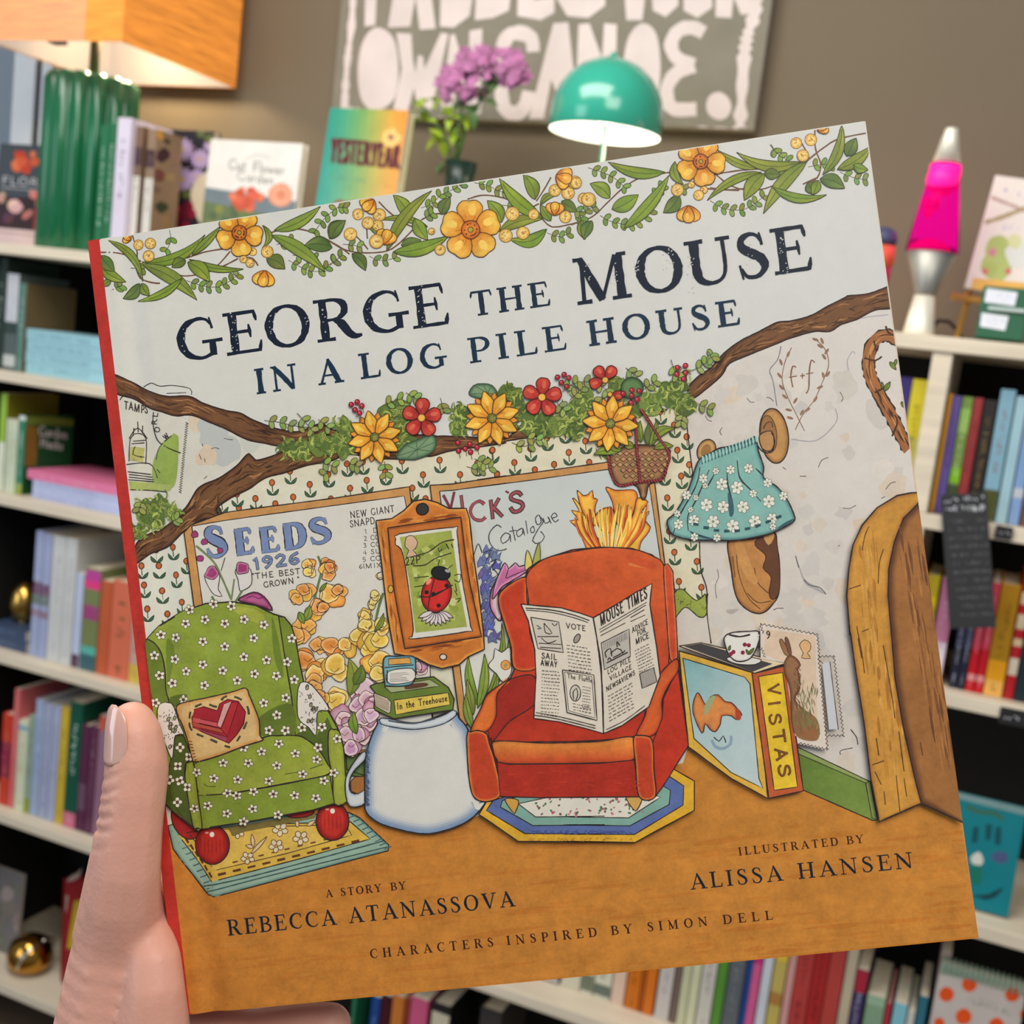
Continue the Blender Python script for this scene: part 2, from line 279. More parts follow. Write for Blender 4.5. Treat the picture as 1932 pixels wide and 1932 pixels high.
# ------------------------------------------------------------------ lettering (pen strokes: x,y,width in cap heights; 'f' = serif strokes left out of plain hands)
T, t_ = .165, .07
def G(wd, *st): return (wd, st)
def L_(*p): return ('L', p)
def C_(*p): return ('C', p)
def F_(x0, x1, y, t=.07): return ('f', ((x0, y, t), ((x0 + x1) / 2, y, t * .85), (x1, y, t)))
def K_(*p): return ('f', p)
def st(x, w=T): return L_((x, .03, w), (x, .5, w * .94), (x, .97, w))
GL = {
'A': G(.9, L_((.12, .03, t_), (.46, .98, t_)), L_((.43, 1.0, .1), (.60, .5, T), (.77, .03, T)), L_((.24, .34, .06), (.64, .34, .06)), F_(0, .27, .03), F_(.6, .95, .03)),
'B': G(.74, st(.19), C_((.19, .96, t_), (.42, .96, t_), (.59, .86, .12), (.6, .7, .14), (.5, .56, .09), (.3, .53, .06), (.19, .53, .06)), C_((.3, .53, .06), (.52, .49, .09), (.68, .34, .15), (.66, .16, .13), (.48, .04, t_), (.19, .04, t_)), F_(.02, .2, .97), F_(.02, .2, .03)),
'C': G(.8, C_((.74, .8, .05), (.66, .92, .06), (.47, .97, t_), (.22, .84, .13), (.11, .5, T), (.22, .16, .13), (.48, .03, t_), (.66, .08, .06), (.76, .22, .04)), K_((.72, .98, .03), (.74, .85, .05), (.76, .7, .05))),
'D': G(.86, st(.19), C_((.19, .96, t_), (.44, .96, t_), (.68, .83, .13), (.77, .5, T), (.68, .17, .13), (.44, .04, t_), (.19, .04, t_)), F_(.02, .2, .97), F_(.02, .2, .03)),
'E': G(.72, st(.2), L_((.2, .965, t_), (.62, .965, t_)), L_((.2, .52, .06), (.5, .52, .06)), L_((.2, .035, t_), (.66, .035, t_)), F_(.02, .2, .97), F_(.02, .2, .03), K_((.62, 1.0, .05), (.645, .84, .07), (.66, .74, .03)), K_((.5, .68, .03), (.51, .52, .07), (.52, .36, .03)), K_((.72, .27, .03), (.69, .12, .08), (.67, .0, .06))),
'F': G(.66, st(.2), L_((.2, .965, t_), (.6, .965, t_)), L_((.2, .52, .06), (.48, .52, .06)), F_(.02, .2, .97), F_(.02, .36, .03), K_((.6, 1.0, .05), (.63, .84, .07), (.64, .74, .03))),
'G': G(.88, C_((.72, .8, .05), (.65, .92, .06), (.47, .97, t_), (.22, .84, .13), (.11, .5, T), (.22, .16, .13), (.48, .03, t_), (.68, .1, .08)), L_((.72, .06, .13), (.72, .4, .13)), K_((.7, .98, .03), (.72, .85, .05), (.74, .7, .05)), F_(.52, .92, .41)),
'H': G(.92, st(.19), st(.73), L_((.19, .51, .06), (.73, .51, .06)), F_(.02, .36, .97), F_(.02, .36, .03), F_(.56, .9, .97), F_(.56, .9, .03)),
'I': G(.4, st(.2), F_(.03, .37, .97), F_(.03, .37, .03)),
'J': G(.5, C_((.34, .97, T), (.34, .3, T), (.26, .05, .1), (.08, .02, .05)), F_(.17, .5, .97)),
'K': G(.84, st(.19), L_((.66, .97, t_), (.25, .48, t_)), L_((.32, .56, .1), (.74, .03, T)), F_(.02, .36, .97), F_(.02, .36, .03), F_(.54, .8, .97), F_(.6, .88, .03)),
'L': G(.7, st(.2), L_((.2, .035, t_), (.62, .035, t_)), F_(.02, .38, .97), F_(.02, .2, .03), K_((.68, .27, .03), (.66, .12, .08), (.64, .0, .06))),
'M': G(1.12, L_((.16, .03, .075), (.2, .97, .075)), L_((.17, .98, .1), (.34, .5, T), (.51, .03, .14)), L_((.51, .03, .06), (.83, .97, t_)), st(.88), F_(.03, .31, .03), F_(.04, .22, .97), F_(.7, 1.06, .03), F_(.86, 1.04, .97)),
'N': G(.95, L_((.17, .03, t_), (.17, .97, t_)), L_((.14, .98, .12), (.48, .5, T), (.78, .03, .13)), L_((.79, .0, t_), (.79, .97, t_)), F_(.02, .17, .97), F_(.03, .31, .03), F_(.64, .94, .97)),
'O': G(.92, ('O', ((.46, .975, t_), (.21, .85, .12), (.1, .5, T), (.21, .15, .12), (.46, .025, t_), (.71, .15, .12), (.82, .5, T), (.71, .85, .12)))),
'P': G(.7, st(.19), C_((.19, .96, t_), (.42, .96, t_), (.61, .84, .13), (.62, .62, .14), (.46, .46, .07), (.24, .45, .06)), F_(.02, .2, .97), F_(.02, .38, .03)),
'Q': G(.92, ('O', ((.46, .975, t_), (.21, .85, .12), (.1, .5, T), (.21, .15, .12), (.46, .025, t_), (.71, .15, .12), (.82, .5, T), (.71, .85, .12))), L_((.5, .2, .08), (.88, -.12, .14))),
'R': G(.86, st(.19), C_((.19, .96, t_), (.42, .96, t_), (.59, .85, .13), (.6, .65, .14), (.46, .51, .07), (.22, .49, .06)), C_((.38, .5, .07), (.52, .38, T), (.66, .12, T), (.78, .03, .1), (.9, .05, .05)), F_(.02, .2, .97), F_(.02, .38, .03)),
'S': G(.62, C_((.49, .8, .05), (.43, .92, .06), (.3, .97, t_), (.14, .88, .12), (.13, .7, .14), (.28, .56, .16), (.46, .42, .16), (.52, .22, .14), (.4, .05, .08), (.26, .025, t_), (.15, .07, .06), (.08, .24, .04)), K_((.48, .98, .03), (.495, .85, .05), (.51, .7, .05)), K_((.05, .32, .04), (.075, .15, .05), (.09, .0, .03))),
'T': G(.78, st(.39), L_((.06, .965, t_), (.72, .965, t_)), F_(.21, .57, .03), K_((.08, 1.0, .05), (.05, .85, .07), (.03, .74, .03)), K_((.7, 1.0, .05), (.73, .85, .07), (.75, .74, .03))),
'U': G(.9, C_((.19, .97, T), (.19, .34, T), (.26, .11, .12), (.45, .03, t_), (.64, .1, .06), (.73, .34, t_), (.73, .97, t_)), F_(.01, .36, .97), F_(.6, .87, .97)),
'V': G(.88, L_((.14, .97, T), (.3, .5, T), (.45, .02, .1)), L_((.44, .02, t_), (.76, .97, t_)), F_(0, .33, .97), F_(.62, .9, .97)),
'W': G(1.2, L_((.12, .97, .14), (.37, .03, .1)), L_((.36, .03, t_), (.6, .9, t_)), L_((.56, .92, .14), (.82, .03, .1)), L_((.81, .03, t_), (1.06, .97, t_)), F_(0, .28, .97), F_(.93, 1.18, .97)),
'X': G(.82, L_((.12, .97, T), (.7, .03, T)), L_((.68, .97, t_), (.14, .03, t_)), F_(0, .28, .97), F_(.55, .82, .97), F_(0, .28, .03), F_(.54, .84, .03)),
'Y': G(.82, L_((.12, .97, T), (.4, .48, .13)), L_((.7, .97, t_), (.43, .5, t_)), L_((.41, .5, T), (.41, .03, T)), F_(0, .3, .97), F_(.56, .84, .97), F_(.23, .59, .03)),
'Z': G(.72, L_((.08, .96, t_), (.64, .96, t_)), L_((.6, .95, T), (.12, .05, T)), L_((.08, .04, t_), (.66, .04, t_))),
'0': G(.6, ('O', ((.3, .97, .1), (.1, .5, .1), (.3, .03, .1), (.5, .5, .1)))), '1': G(.36, L_((.08, .8, .1), (.2, .97, .1), (.2, .03, .1))),
'2': G(.6, C_((.1, .76, .1), (.28, .96, .1), (.48, .78, .1), (.4, .5, .1), (.1, .05, .1)), L_((.1, .04, .1), (.52, .04, .1))), '3': G(.55, C_((.08, .88, .1), (.3, .96, .1), (.42, .75, .1), (.22, .54, .1)), C_((.22, .54, .1), (.46, .36, .1), (.36, .06, .1), (.06, .1, .1))),
'4': G(.6, L_((.4, .03, .1), (.4, .97, .1), (.06, .34, .1), (.54, .34, .1))), '5': G(.56, L_((.48, .95, .1), (.14, .95, .1), (.1, .55, .1)), C_((.1, .55, .1), (.42, .52, .1), (.44, .12, .1), (.08, .06, .1))),
'6': G(.58, C_((.46, .92, .1), (.18, .7, .1), (.08, .3, .1), (.26, .03, .1), (.48, .22, .1), (.36, .46, .1), (.1, .32, .1))), '9': G(.58, C_((.46, .7, .1), (.28, .5, .1), (.08, .7, .1), (.26, .96, .1), (.48, .78, .1), (.44, .4, .1), (.2, .03, .1))),
'.': G(.2, L_((.08, .04, .12), (.14, .04, .12))), ',': G(.2, L_((.12, .05, .1), (.06, -.1, .05))), "'": G(.2, L_((.12, 1.0, .1), (.08, .8, .06))), '"': G(.3, L_((.08, 1.0, .08), (.08, .82, .06)), L_((.22, 1.0, .08), (.22, .82, .06))), '&': G(.7, C_((.62, .1, .1), (.2, .75, .1), (.3, .96, .1), (.42, .78, .1), (.1, .25, .1), (.3, .03, .1), (.6, .4, .1))), '(': G(.25, C_((.2, 1.0, .08), (.06, .5, .08), (.2, 0, .08))), '+': G(.5, L_((.05, .45, .08), (.45, .45, .08)), L_((.25, .25, .08), (.25, .65, .08))),
'a': G(.5, C_((.4, .5, .08), (.2, .55, .08), (.08, .28, .08), (.2, .03, .08), (.38, .2, .08)), L_((.4, .56, .09), (.41, .03, .09))), 'c': G(.46, C_((.4, .48, .08), (.22, .56, .08), (.08, .3, .09), (.22, .03, .08), (.42, .12, .07))), 'd': G(.52, C_((.4, .5, .08), (.2, .55, .08), (.08, .28, .09), (.2, .03, .08), (.4, .2, .08)), L_((.42, 1.0, .09), (.42, .03, .09))),
'e': G(.48, C_((.1, .3, .07), (.4, .34, .07), (.26, .57, .08), (.08, .32, .09), (.2, .04, .08), (.42, .12, .06))), 'f': G(.34, C_((.34, .92, .08), (.2, .95, .08), (.16, .6, .09), (.16, .03, .09)), L_((.04, .56, .07), (.32, .56, .07))), 'g': G(.5, C_((.4, .5, .08), (.2, .55, .08), (.08, .28, .08), (.2, .05, .08), (.4, .2, .08)), C_((.42, .56, .08), (.4, -.2, .08), (.2, -.3, .08), (.06, -.2, .08))),
'h': G(.5, L_((.1, 1.0, .09), (.1, .03, .09)), C_((.1, .36, .07), (.28, .56, .08), (.42, .4, .09), (.42, .03, .09))), 'i': G(.22, L_((.1, .56, .09), (.1, .03, .09)), L_((.1, .76, .09), (.1, .84, .09))), 'k': G(.48, L_((.1, 1.0, .09), (.1, .03, .09)), L_((.4, .55, .07), (.14, .3, .07)), L_((.2, .34, .08), (.44, .03, .08))), 'l': G(.22, L_((.11, 1.0, .09), (.11, .03, .09))), 'm': G(.78, L_((.1, .56, .09), (.1, .03, .09)), C_((.1, .4, .07), (.26, .56, .08), (.38, .4, .09), (.38, .03, .09)), C_((.38, .4, .07), (.54, .56, .08), (.68, .4, .09), (.68, .03, .09))),
'n': G(.52, L_((.1, .56, .09), (.1, .03, .09)), C_((.1, .36, .07), (.28, .56, .08), (.42, .4, .09), (.42, .03, .09))), 'o': G(.52, ('O', ((.26, .56, .08), (.08, .3, .09), (.26, .03, .08), (.44, .3, .09)))), 'r': G(.38, L_((.1, .56, .09), (.1, .03, .09)), C_((.1, .36, .07), (.22, .52, .08), (.36, .54, .08))), 's': G(.4, C_((.34, .5, .07), (.18, .56, .08), (.1, .42, .08), (.3, .22, .08), (.24, .04, .08), (.06, .1, .07))),
't': G(.36, L_((.16, .82, .09), (.16, .1, .09), (.3, .04, .07)), L_((.04, .56, .07), (.32, .56, .07))), 'u': G(.52, C_((.1, .56, .09), (.1, .2, .09), (.24, .03, .08), (.42, .22, .08)), L_((.42, .56, .09), (.42, .03, .09))), 'w': G(.7, L_((.06, .56, .08), (.2, .03, .08), (.34, .5, .07), (.48, .03, .08), (.64, .56, .08))),
}
def text(A, s, p0, p1, h, col, up=(0, -1), hand=None, track=.06, rough=.06, wmul=1.0, jit=0, space=.5):
    """letters of cap height h (photo px) along p0..p1; hand = uniform pen width (plain letters), else serif letters"""
    adv = []; x = 0
    for ch in s:
        adv.append(x); x += (GL[ch][0] if ch in GL else space) + track
    tot = max(x - track, .1); bx, by = (p1[0] - p0[0]) / tot, (p1[1] - p0[1]) / tot
    ul = math.hypot(*up); ux, uy = up[0] / ul * h, up[1] / ul * h; rd = A.rnd
    sx = math.hypot(bx, by) / h
    S = set()
    for i in range(21):
        q = (p0[0] + (p1[0] - p0[0]) * i / 20, p0[1] + (p1[1] - p0[1]) * i / 20)
        for j in range(5): S |= A.cells([(q[0] + ux * j / 4, q[1] + uy * j / 4)], max(h * .25, math.dist(p0, p1) / 34))
    A.layer(S); z = A.layer(S) - A.dz; c = A.lc(col); nst = 0; stp = .12 if h > 40 else (.2 if h > 12 else .34)
    for ch, ax in zip(s, adv):
        if ch not in GL: continue
        jy = rd.uniform(-jit, jit)
        for kind, pts in GL[ch][1]:
            if kind == 'f' and hand: continue
            P = catmull(pts, kind == 'O', stp * .5) if kind in 'CO' else None
            if P is None:
                P = []
                for a, b in zip(pts, pts[1:]):
                    k = max(1, int(math.dist(a[:2], b[:2]) / stp)) if h > 12 else 1
                    for j in range(k): P.append(tuple(m + (n - m) * j / k for m, n in zip(a, b)))
                P.append(pts[-1])
            nst += 1; zs_ = z + A.dz * (.25 + .2 * (nst % 8))
            closed = kind == 'O'
            if closed: P.append(P[0])
            n = len(P); o = len(A.V)
            ext = (hand or 0) * .35
            for i in range(n):
                a, b = P[i - 1 if i else (n - 2 if closed else 0)], P[i + 1 if i < n - 1 else (1 if closed else i)]
                dx, dy = (b[0] - a[0]) * sx, b[1] - a[1]; l = math.hypot(dx, dy) or 1
                wv = (hand if hand else P[i][2] * wmul) / 2 * (1 + rd.uniform(-rough, rough)); ox, oy = -dy / l * wv, dx / l * wv
                ex = -1 if (i == 0 and not closed) else (1 if (i == n - 1 and not closed) else 0)
                cx_, cy_ = P[i][0] * sx + dx / l * ext * ex, P[i][1] + dy / l * ext * ex + jy
                for sg in (1, -1):
                    gx, gy = cx_ + sg * ox, cy_ + sg * oy
                    q = A.uv((p0[0] + bx * (ax + gx / sx) + ux * gy, p0[1] + by * (ax + gx / sx) + uy * gy)); A.V.append((q[0], q[1], zs_)); A.Cc.append(c)
            for i in range(n - 1): A.F.append((o + 2 * i, o + 2 * i + 1, o + 2 * i + 3, o + 2 * i + 2))
    return z

# ================================================================== setting
M_wall = mat('painted_wall', (112, 100, 81), .85, noise=.04, scale=3, bump=.15, bscale=180)
M_floor = mat('floor_boards', (96, 80, 66), .6, noise=.2, scale=6, stretch=(1, 12, 1))
M_white = mat('white_gloss_paint', (222, 230, 236), .4, noise=.03)
M_dark = mat('dark_rubber', (26, 28, 34), .6)
WY = 2.31
XE = at(103, 270, WY).x
bm = bmesh.new()
box(bm, XE, WY, 0, 2.2, WY + .12, 3.3); box(bm, -4.2, WY, 0, XE, WY + .12, 1.2); box(bm, -4.2, WY, 2.95, XE, WY + .12, 3.3)
tag(obj('wall_back', bm, M_wall), kind='structure')
tag(obj('floor', BX(-4.2, -1.6, -.1, 2.2, WY + .12, 0), M_floor), kind='structure')
tag(obj('trim_1', BX(.96, WY - .015, 0, 2.2, WY, .1), M_white), kind='structure')
win = tag(empty('window_1', (XE, WY, 1.2)), kind='structure')
bm = bmesh.new(); X0 = -4.2 - XE
for a in ((-.128, -.02, 0, -.058, .1, 1.75), (X0, -.02, 0, X0 + .06, .1, 1.75), (X0, -.02, 0, -.058, .1, .05), (X0, -.02, 1.7, -.058, .1, 1.75)): box(bm, *a)
obj('window_frame', bm, M_white, win)
obj('gasket', BX(-.0575, -.012, 0, -.0265, .1, 1.75), M_dark, win)
obj('window_casing', BX(-.026, -.03, 0, .008, 0, 1.75), M_white, win)
obj('pane', BX(X0 + .06, .04, .05, -.128, .046, 1.7), mat('window_glass', (200, 214, 224), .35, trans=.85, noise=0), win)

# ================================================================== bookcase
M_birch = mat('pale_birch', (226, 212, 188), .5, noise=.12, scale=5, stretch=(1, 14, 14))
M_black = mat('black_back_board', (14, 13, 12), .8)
FY, BY = 1.95, 2.295
SH = [1.75 + v for v in (.088, -.19, -.466, -.829, -1.205, -1.62)]
TH = .012
bc = empty('bookcase', (-.6, FY, 0), 'long pale birch bookcase with black back standing against the taupe wall', 'bookcase')
CX, CYo = -.6, FY
def bcpart(n, a, m, bev=.0015): return obj(n, BX(a[0] - CX, a[1] - CYo, a[2], a[3] - CX, a[4] - CYo, a[5], bev), m, bc)
bcpart('top_board', (-2.152, FY - .004, SH[0] - TH, .95, BY, SH[0] + TH - .0006), M_birch)
for z in SH[1:]: bcpart('shelf_board', (-2.127, FY, z - TH, .93, BY, z + TH - .0006), M_birch)
for x in (-2.152, .93): bcpart('upright', (x, FY + .002, 0, x + .024, BY, SH[0] - TH), M_birch)
for zz in zip(SH[1:3], SH[:2]): bcpart('upright', (-.128, FY + .002, zz[0] + TH, -.098, BY, zz[1] - TH), M_birch)
for x in (-2.1278, .9285): bcpart('added_dark_liner', (x, FY + .012, .02, x + .0015, BY, SH[0] - TH), M_black, 0)  # black sheets added inside the birch uprights, standing in for interior shade
bcpart('back_panel', (-2.127, BY, 0, .93, BY + .01, SH[0] - TH), M_black, 0)
TOP = SH[0] + TH

# ================================================================== books
M_print = mat('printed_cover', rough=.38, attr=True, noise=.07, scale=30)
M_pages = mat('page_edges', (226, 214, 188), .9, noise=.1, scale=60, stretch=(1, 1, 18))
_cm = {}
def cover_mat(c, r=.42):
    c = tuple(int(v) for v in c); k = c + (r,)
    if k not in _cm: _cm[k] = mat('cover_%d_%d_%d_%d' % (c + (int(r * 100),)), c, r, noise=.07, scale=14)
    return _cm[k]
ORD = 'first second third fourth fifth sixth seventh eighth ninth tenth eleventh twelfth thirteenth fourteenth fifteenth sixteenth seventeenth eighteenth nineteenth twentieth'.split()
RB = random.Random(5)
def scribble(A, x0, y0, x1, y1, h, col, vertical=True):
    """a line of blurred unreadable print from (x0,y0) to (x1,y1)"""
    n = max(3, int(math.hypot(x1 - x0, y1 - y0) / (h * .62))); dx, dy = (x1 - x0) / n, (y1 - y0) / n; l = math.hypot(dx, dy); nx, ny = -dy / l, dx / l
    for i in range(n):
        if A.rnd.random() < .14: continue
        x, y = x0 + dx * i, y0 + dy * i
        for k in range(2):
            a = A.rnd.uniform(-.5, .5); b = A.rnd.uniform(-.5, .5); f = A.rnd.uniform(.1, .8)
            A.line([(x + dx * f + nx * h * a, y + dy * f + ny * h * a), (x + dx * (f + .1) + nx * h * b, y + dy * (f + .1) + ny * h * b)], h * .2, col, smooth=False)
def spine_book(x0, x1, z0, z1, Y, depth, col, label, group, bands=(), tcol=None, name='book', hard=None):
    w = x1 - x0; h = z1 - z0; hard = RB.random() < .4 if hard is None else hard
    e = empty(name, ((x0 + x1) / 2, Y, z0), label, 'book', group)
    t = .0022 if hard else .0008; in_ = .003 if hard else .0002
    bm = bmesh.new(); m = cover_mat(col)
    box(bm, -w / 2, 0, 0, w / 2, t * 1.4, h, min(t * .5, w * .1)); box(bm, -w / 2, t, 0, -w / 2 + t, depth, h); box(bm, w / 2 - t, t, 0, w / 2, depth, h)
    obj('cover', bm, m, e)
    obj('page_block', BX(-w / 2 + t, t * 1.4, in_, w / 2 - t, depth - in_, h - in_), M_pages, e)
    W, H = w * 1000, h * 1000
    def on_spine(draw, nm, lift):
        A = Art([(0, 0), (W, 0), (W, H), (0, H)], w, h, clip=(.0006, -h + .0005, w - .0006, -.0005), seed=RB.randint(0, 9999), cell=3, dz=2e-5, z0=lift); draw(A)
        o = A.build(nm, M_print, e); o.location = (-w / 2, -.0001, h); o.rotation_euler = (PI / 2, 0, 0)
    for k, (a, b, c) in enumerate(bands): on_spine(lambda A: A.fill([(0, a * H), (W, a * H), (W, b * H), (0, b * H)], c, smooth=False), 'colour_band', 1e-4 + 4e-5 * k)
    if tcol:
        def draw(A):
            a, b = RB.uniform(.12, .2), RB.uniform(.55, .8); scribble(A, W * .5, H * a, W * .5, H * b, W * .42, tcol)
        on_spine(draw, 'spine_lettering', 3e-4)
        if RB.random() < .6: on_spine(lambda A: scribble(A, W * .5, H * .86, W * .5, H * .95, W * .34, tcol), 'imprint_lettering', 3e-4)
    return e
def row(items, z, Y, v0, sl, depth, where, group, lo=1):
    made = []
    """items: photo columns u0,u1 of each spine along the photo line v0+sl*u, row of its top, colour, wording, bands, print colour"""
    for i, it in enumerate(items):
        u0, u1, vt, col, desc = it[:5]; bands = it[5] if len(it) > 5 else (); tc = it[6] if len(it) > 6 else None
        x0 = at(u0, v0 + sl * u0, Y).x + .0004; x1 = at(u1, v0 + sl * u1, Y).x - .0004
        z1 = zat(vt, (x0 + x1) / 2, Y)
        made.append(spine_book(x0, x1, z, z1, Y, depth * RB.uniform(.9, 1.0), col, desc + ', ' + ORD[i + lo - 1] + ' from the left on the ' + where, group, bands, tc))
    return made
def side_art(e, seed=3):
    """print on the right hand board of a shelved book"""
    cv = [c for c in e.children if c.name.startswith('cover')][0]; xs = [v.co.x for v in cv.data.vertices]; dep = max(v.co.y for v in cv.data.vertices); h = max(v.co.z for v in cv.data.vertices); o = Vector(e.location) + Vector((max(xs), 0, 0))
    A = Art([px(o + Vector(c)) for c in ((0, 0, h), (0, dep, h), (0, dep, 0), (0, 0, 0))], dep, h, clip=(.002, -h + .001, dep - .001, -.001), seed=seed, cell=4, dz=2e-5, z0=1e-4)
    def done():
        a = A.build('cover_print', M_print, e); a.matrix_local = Matrix(((0, 0, 1, max(xs)), (1, 0, 0, 0), (0, 1, 0, h), (0, 0, 0, 1)))
    return A, done
def flat_book(x0, x1, z0, th, Y, depth, col, label, group, tcol=None):
    """a book lying flat, spine to the front"""
    e = empty('book', ((x0 + x1) / 2, Y, z0), label, 'book', group); w = x1 - x0; bm = bmesh.new(); t = .0012
    box(bm, -w / 2, 0, 0, w / 2, t, th, .0004); box(bm, -w / 2, t, 0, w / 2, depth, t); box(bm, -w / 2, t, th - t, w / 2, depth, th)
    obj('cover', bm, cover_mat(col), e); obj('page_block', BX(-w / 2 + .001, t, t, w / 2 - .001, depth - .001, th - t), M_pages, e)
    if tcol:
        W, H = w * 1000, th * 1000
        A = Art([(0, 0), (W, 0), (W, H), (0, H)], w, th, seed=RB.randint(0, 9999), cell=3, dz=2e-5, z0=1e-4); scribble(A, W * .08, H * .5, W * .72, H * .5, H * .45, tcol)
        o = A.build('spine_lettering', M_print, e); o.location = (-w / 2, -.0001, th); o.rotation_euler = (PI / 2, 0, 0)
    return e
def plate(tl, tr, bl, Y, th, zb=None, Yb=None, Ytr=None):
    """frame of a flat-fronted thing from three photo corners: matrix (x right, y up, z to the viewer), width, height"""
    O = at(*tl, Y); x = (at(*tr, Ytr or Y) - O); Bp = at(*bl, Yb or Y); W = x.length
    if zb is not None: x.z = 0
    x.normalize(); y = O - Bp; y -= x * y.dot(x); H = y.length; y.normalize()
    n = x.cross(y)
    if zb is not None: H = (O.z - zb - max(0, n.z) * th - .0006) / y.z
    M = Matrix(((x.x, y.x, n.x, O.x), (x.y, y.y, n.y, O.y), (x.z, y.z, n.z, O.z), (0, 0, 0, 1)))
    return M, W, H
def face_book(name, label, M, W, H, th, base, group=None, spine=None, cat='book', pages=True, seed=3, K=1.0):
    e = empty(name, label=label, cat=cat, group=group, M=M)
    t = .0022; bm = bmesh.new(); box(bm, 0, -H, -t, W, 0, 0, .0007); box(bm, 0, -H, -th, W, 0, -th + t, .0007); box(bm, 0, -H, -th + t, t, 0, -t)
    obj('cover', bm, cover_mat(base), e)
    if pages: obj('page_block', BX(t, -H + .003, -th + t, W - .003, -.003, -t), M_pages, e)
    P4 = [px(M @ Vector(c)) for c in ((0, 0, 0), (W, 0, 0), (W, -H, 0), (0, -H, 0))]
    A = Art(P4, W, H, clip=(.0004, -H + .0004, W - .0004, -.0004), seed=seed, cell=4, dz=2.5e-5, z0=1e-4); A.K = K
    return e, A

G1 = 'books on the right hand shelf under the lava lamp'
row([(1655, 1681, 712, (58, 44, 110), 'dark purple book'), (1682, 1711, 716, (206, 190, 40), 'yellow book', ((.45, .75, (190, 180, 90)),), (150, 140, 40))], SH[1] + TH, 1.985, 712, .15, .17, 'right shelf left of upright', G1)
row([(1751, 1759, 743, (226, 160, 20), 'amber book'), (1759, 1776, 747, (112, 92, 170), 'purple book', (), (70, 55, 120)), (1777, 1797, 749, (120, 150, 70), 'mottled green book', ((.1, .3, (150, 190, 90)), (.6, .72, (130, 190, 30)), (.74, 1, (70, 80, 50))), (200, 210, 170)), (1798, 1816, 751, (150, 52, 52), 'dark red book', (), (120, 40, 40)), (1818, 1842, 755, (42, 36, 32), 'black book', (), (140, 110, 60)), (1844, 1873, 735, (130, 172, 190), 'light blue book', ((.76, 1, (80, 84, 40)),), (150, 110, 120)), (1875, 1896, 748, (160, 196, 208), 'pale blue book'), (1898, 1919, 758, (130, 160, 205), 'cornflower blue book', ((.7, .78, (190, 195, 205)),)), (1921, 1950, 762, (110, 80, 70), 'brown book', (), (190, 180, 170))], SH[1] + TH, 1.985, 715, .15, .17, 'right shelf right of upright', G1)
G2 = 'books on the right hand shelf behind the black sign'
row([(1712, 1738, 1085, (200, 175, 30), 'yellow book', ((.2, .3, (225, 200, 20)), (.4, 1, (130, 130, 40)))), (1742, 1770, 1092, (196, 120, 150), 'pink and white book', ((.6, .9, (225, 215, 222)), (.9, 1, (190, 60, 110))), (225, 170, 200)), (1785, 1800, 1095, (30, 32, 52), 'left navy book', ((.0, .62, (70, 72, 98)),), (200, 205, 220)), (1801, 1816, 1097, (30, 32, 52), 'right navy book', ((.0, .62, (70, 72, 98)),), (200, 205, 220)), (1817, 1833, 1098, (205, 16, 32), 'left scarlet book', ((0, .6, (215, 70, 90)), (.84, .9, (235, 150, 150))), (240, 160, 170)), (1834, 1850, 1100, (205, 16, 32), 'right scarlet book', ((0, .6, (215, 70, 90)), (.84, .9, (235, 150, 150))), (240, 160, 170)), (1851, 1887, 1103, (240, 165, 20), 'mustard yellow book', ((0, .68, (180, 130, 15)), (.86, 1, (245, 185, 90))), (120, 85, 10)), (1889, 1908, 1090, (180, 25, 35), 'red and cream book', ((.12, .22, (215, 190, 150)), (.3, .42, (215, 195, 165)), (.5, .56, (215, 190, 150)), (.66, .8, (220, 205, 180)))), (1909, 1942, 1108, (28, 44, 52), 'dark blue green book', (), (60, 90, 100))], SH[2] + TH, 1.985, 1065, .14, .17, 'shelf behind black sign', G2)
G4 = 'books on the low shelf under the held picture book'
row([(1000, 1016, 1770, (215, 70, 50), 'orange red book'), (1018, 1052, 1760, (24, 24, 28), 'black book', ((.9, .97, (210, 205, 200)),)), (1056, 1092, 1755, (206, 202, 178), 'cream book', (), (120, 115, 90)), (1094, 1116, 1752, (214, 212, 190), 'ivory book', ((.7, .95, (110, 120, 100)),)), (1118, 1150, 1750, (210, 208, 186), 'cream book with grey print', ((.8, .95, (100, 110, 100)),), (120, 120, 100)), (1152, 1176, 1748, (220, 190, 170), 'pinkish cream book'), (1178, 1204, 1752, (205, 110, 20), 'orange book', (), (160, 80, 20)), (1205, 1212, 1756, (170, 80, 20), 'thin brown book'), (1213, 1232, 1756, (212, 112, 24), 'second orange book'), (1236, 1263, 1752, (200, 192, 186), 'white book', (), (170, 160, 160)), (1266, 1276, 1758, (120, 100, 90), 'thin taupe book'), (1278, 1294, 1755, (196, 196, 160), 'pale olive book'), (1295, 1312, 1755, (205, 205, 170), 'pale cream book'), (1314, 1340, 1758, (200, 196, 186), 'off white book', (), (150, 140, 140)), (1342, 1360, 1760, (84, 140, 52), 'green book'), (1362, 1392, 1757, (92, 98, 104), 'slate grey book', (), (130, 136, 140)), (1394, 1408, 1755, (28, 66, 130), 'blue book')], SH[4] + TH, 2.02, 1700, .16, .17, 'low middle shelf', G4)
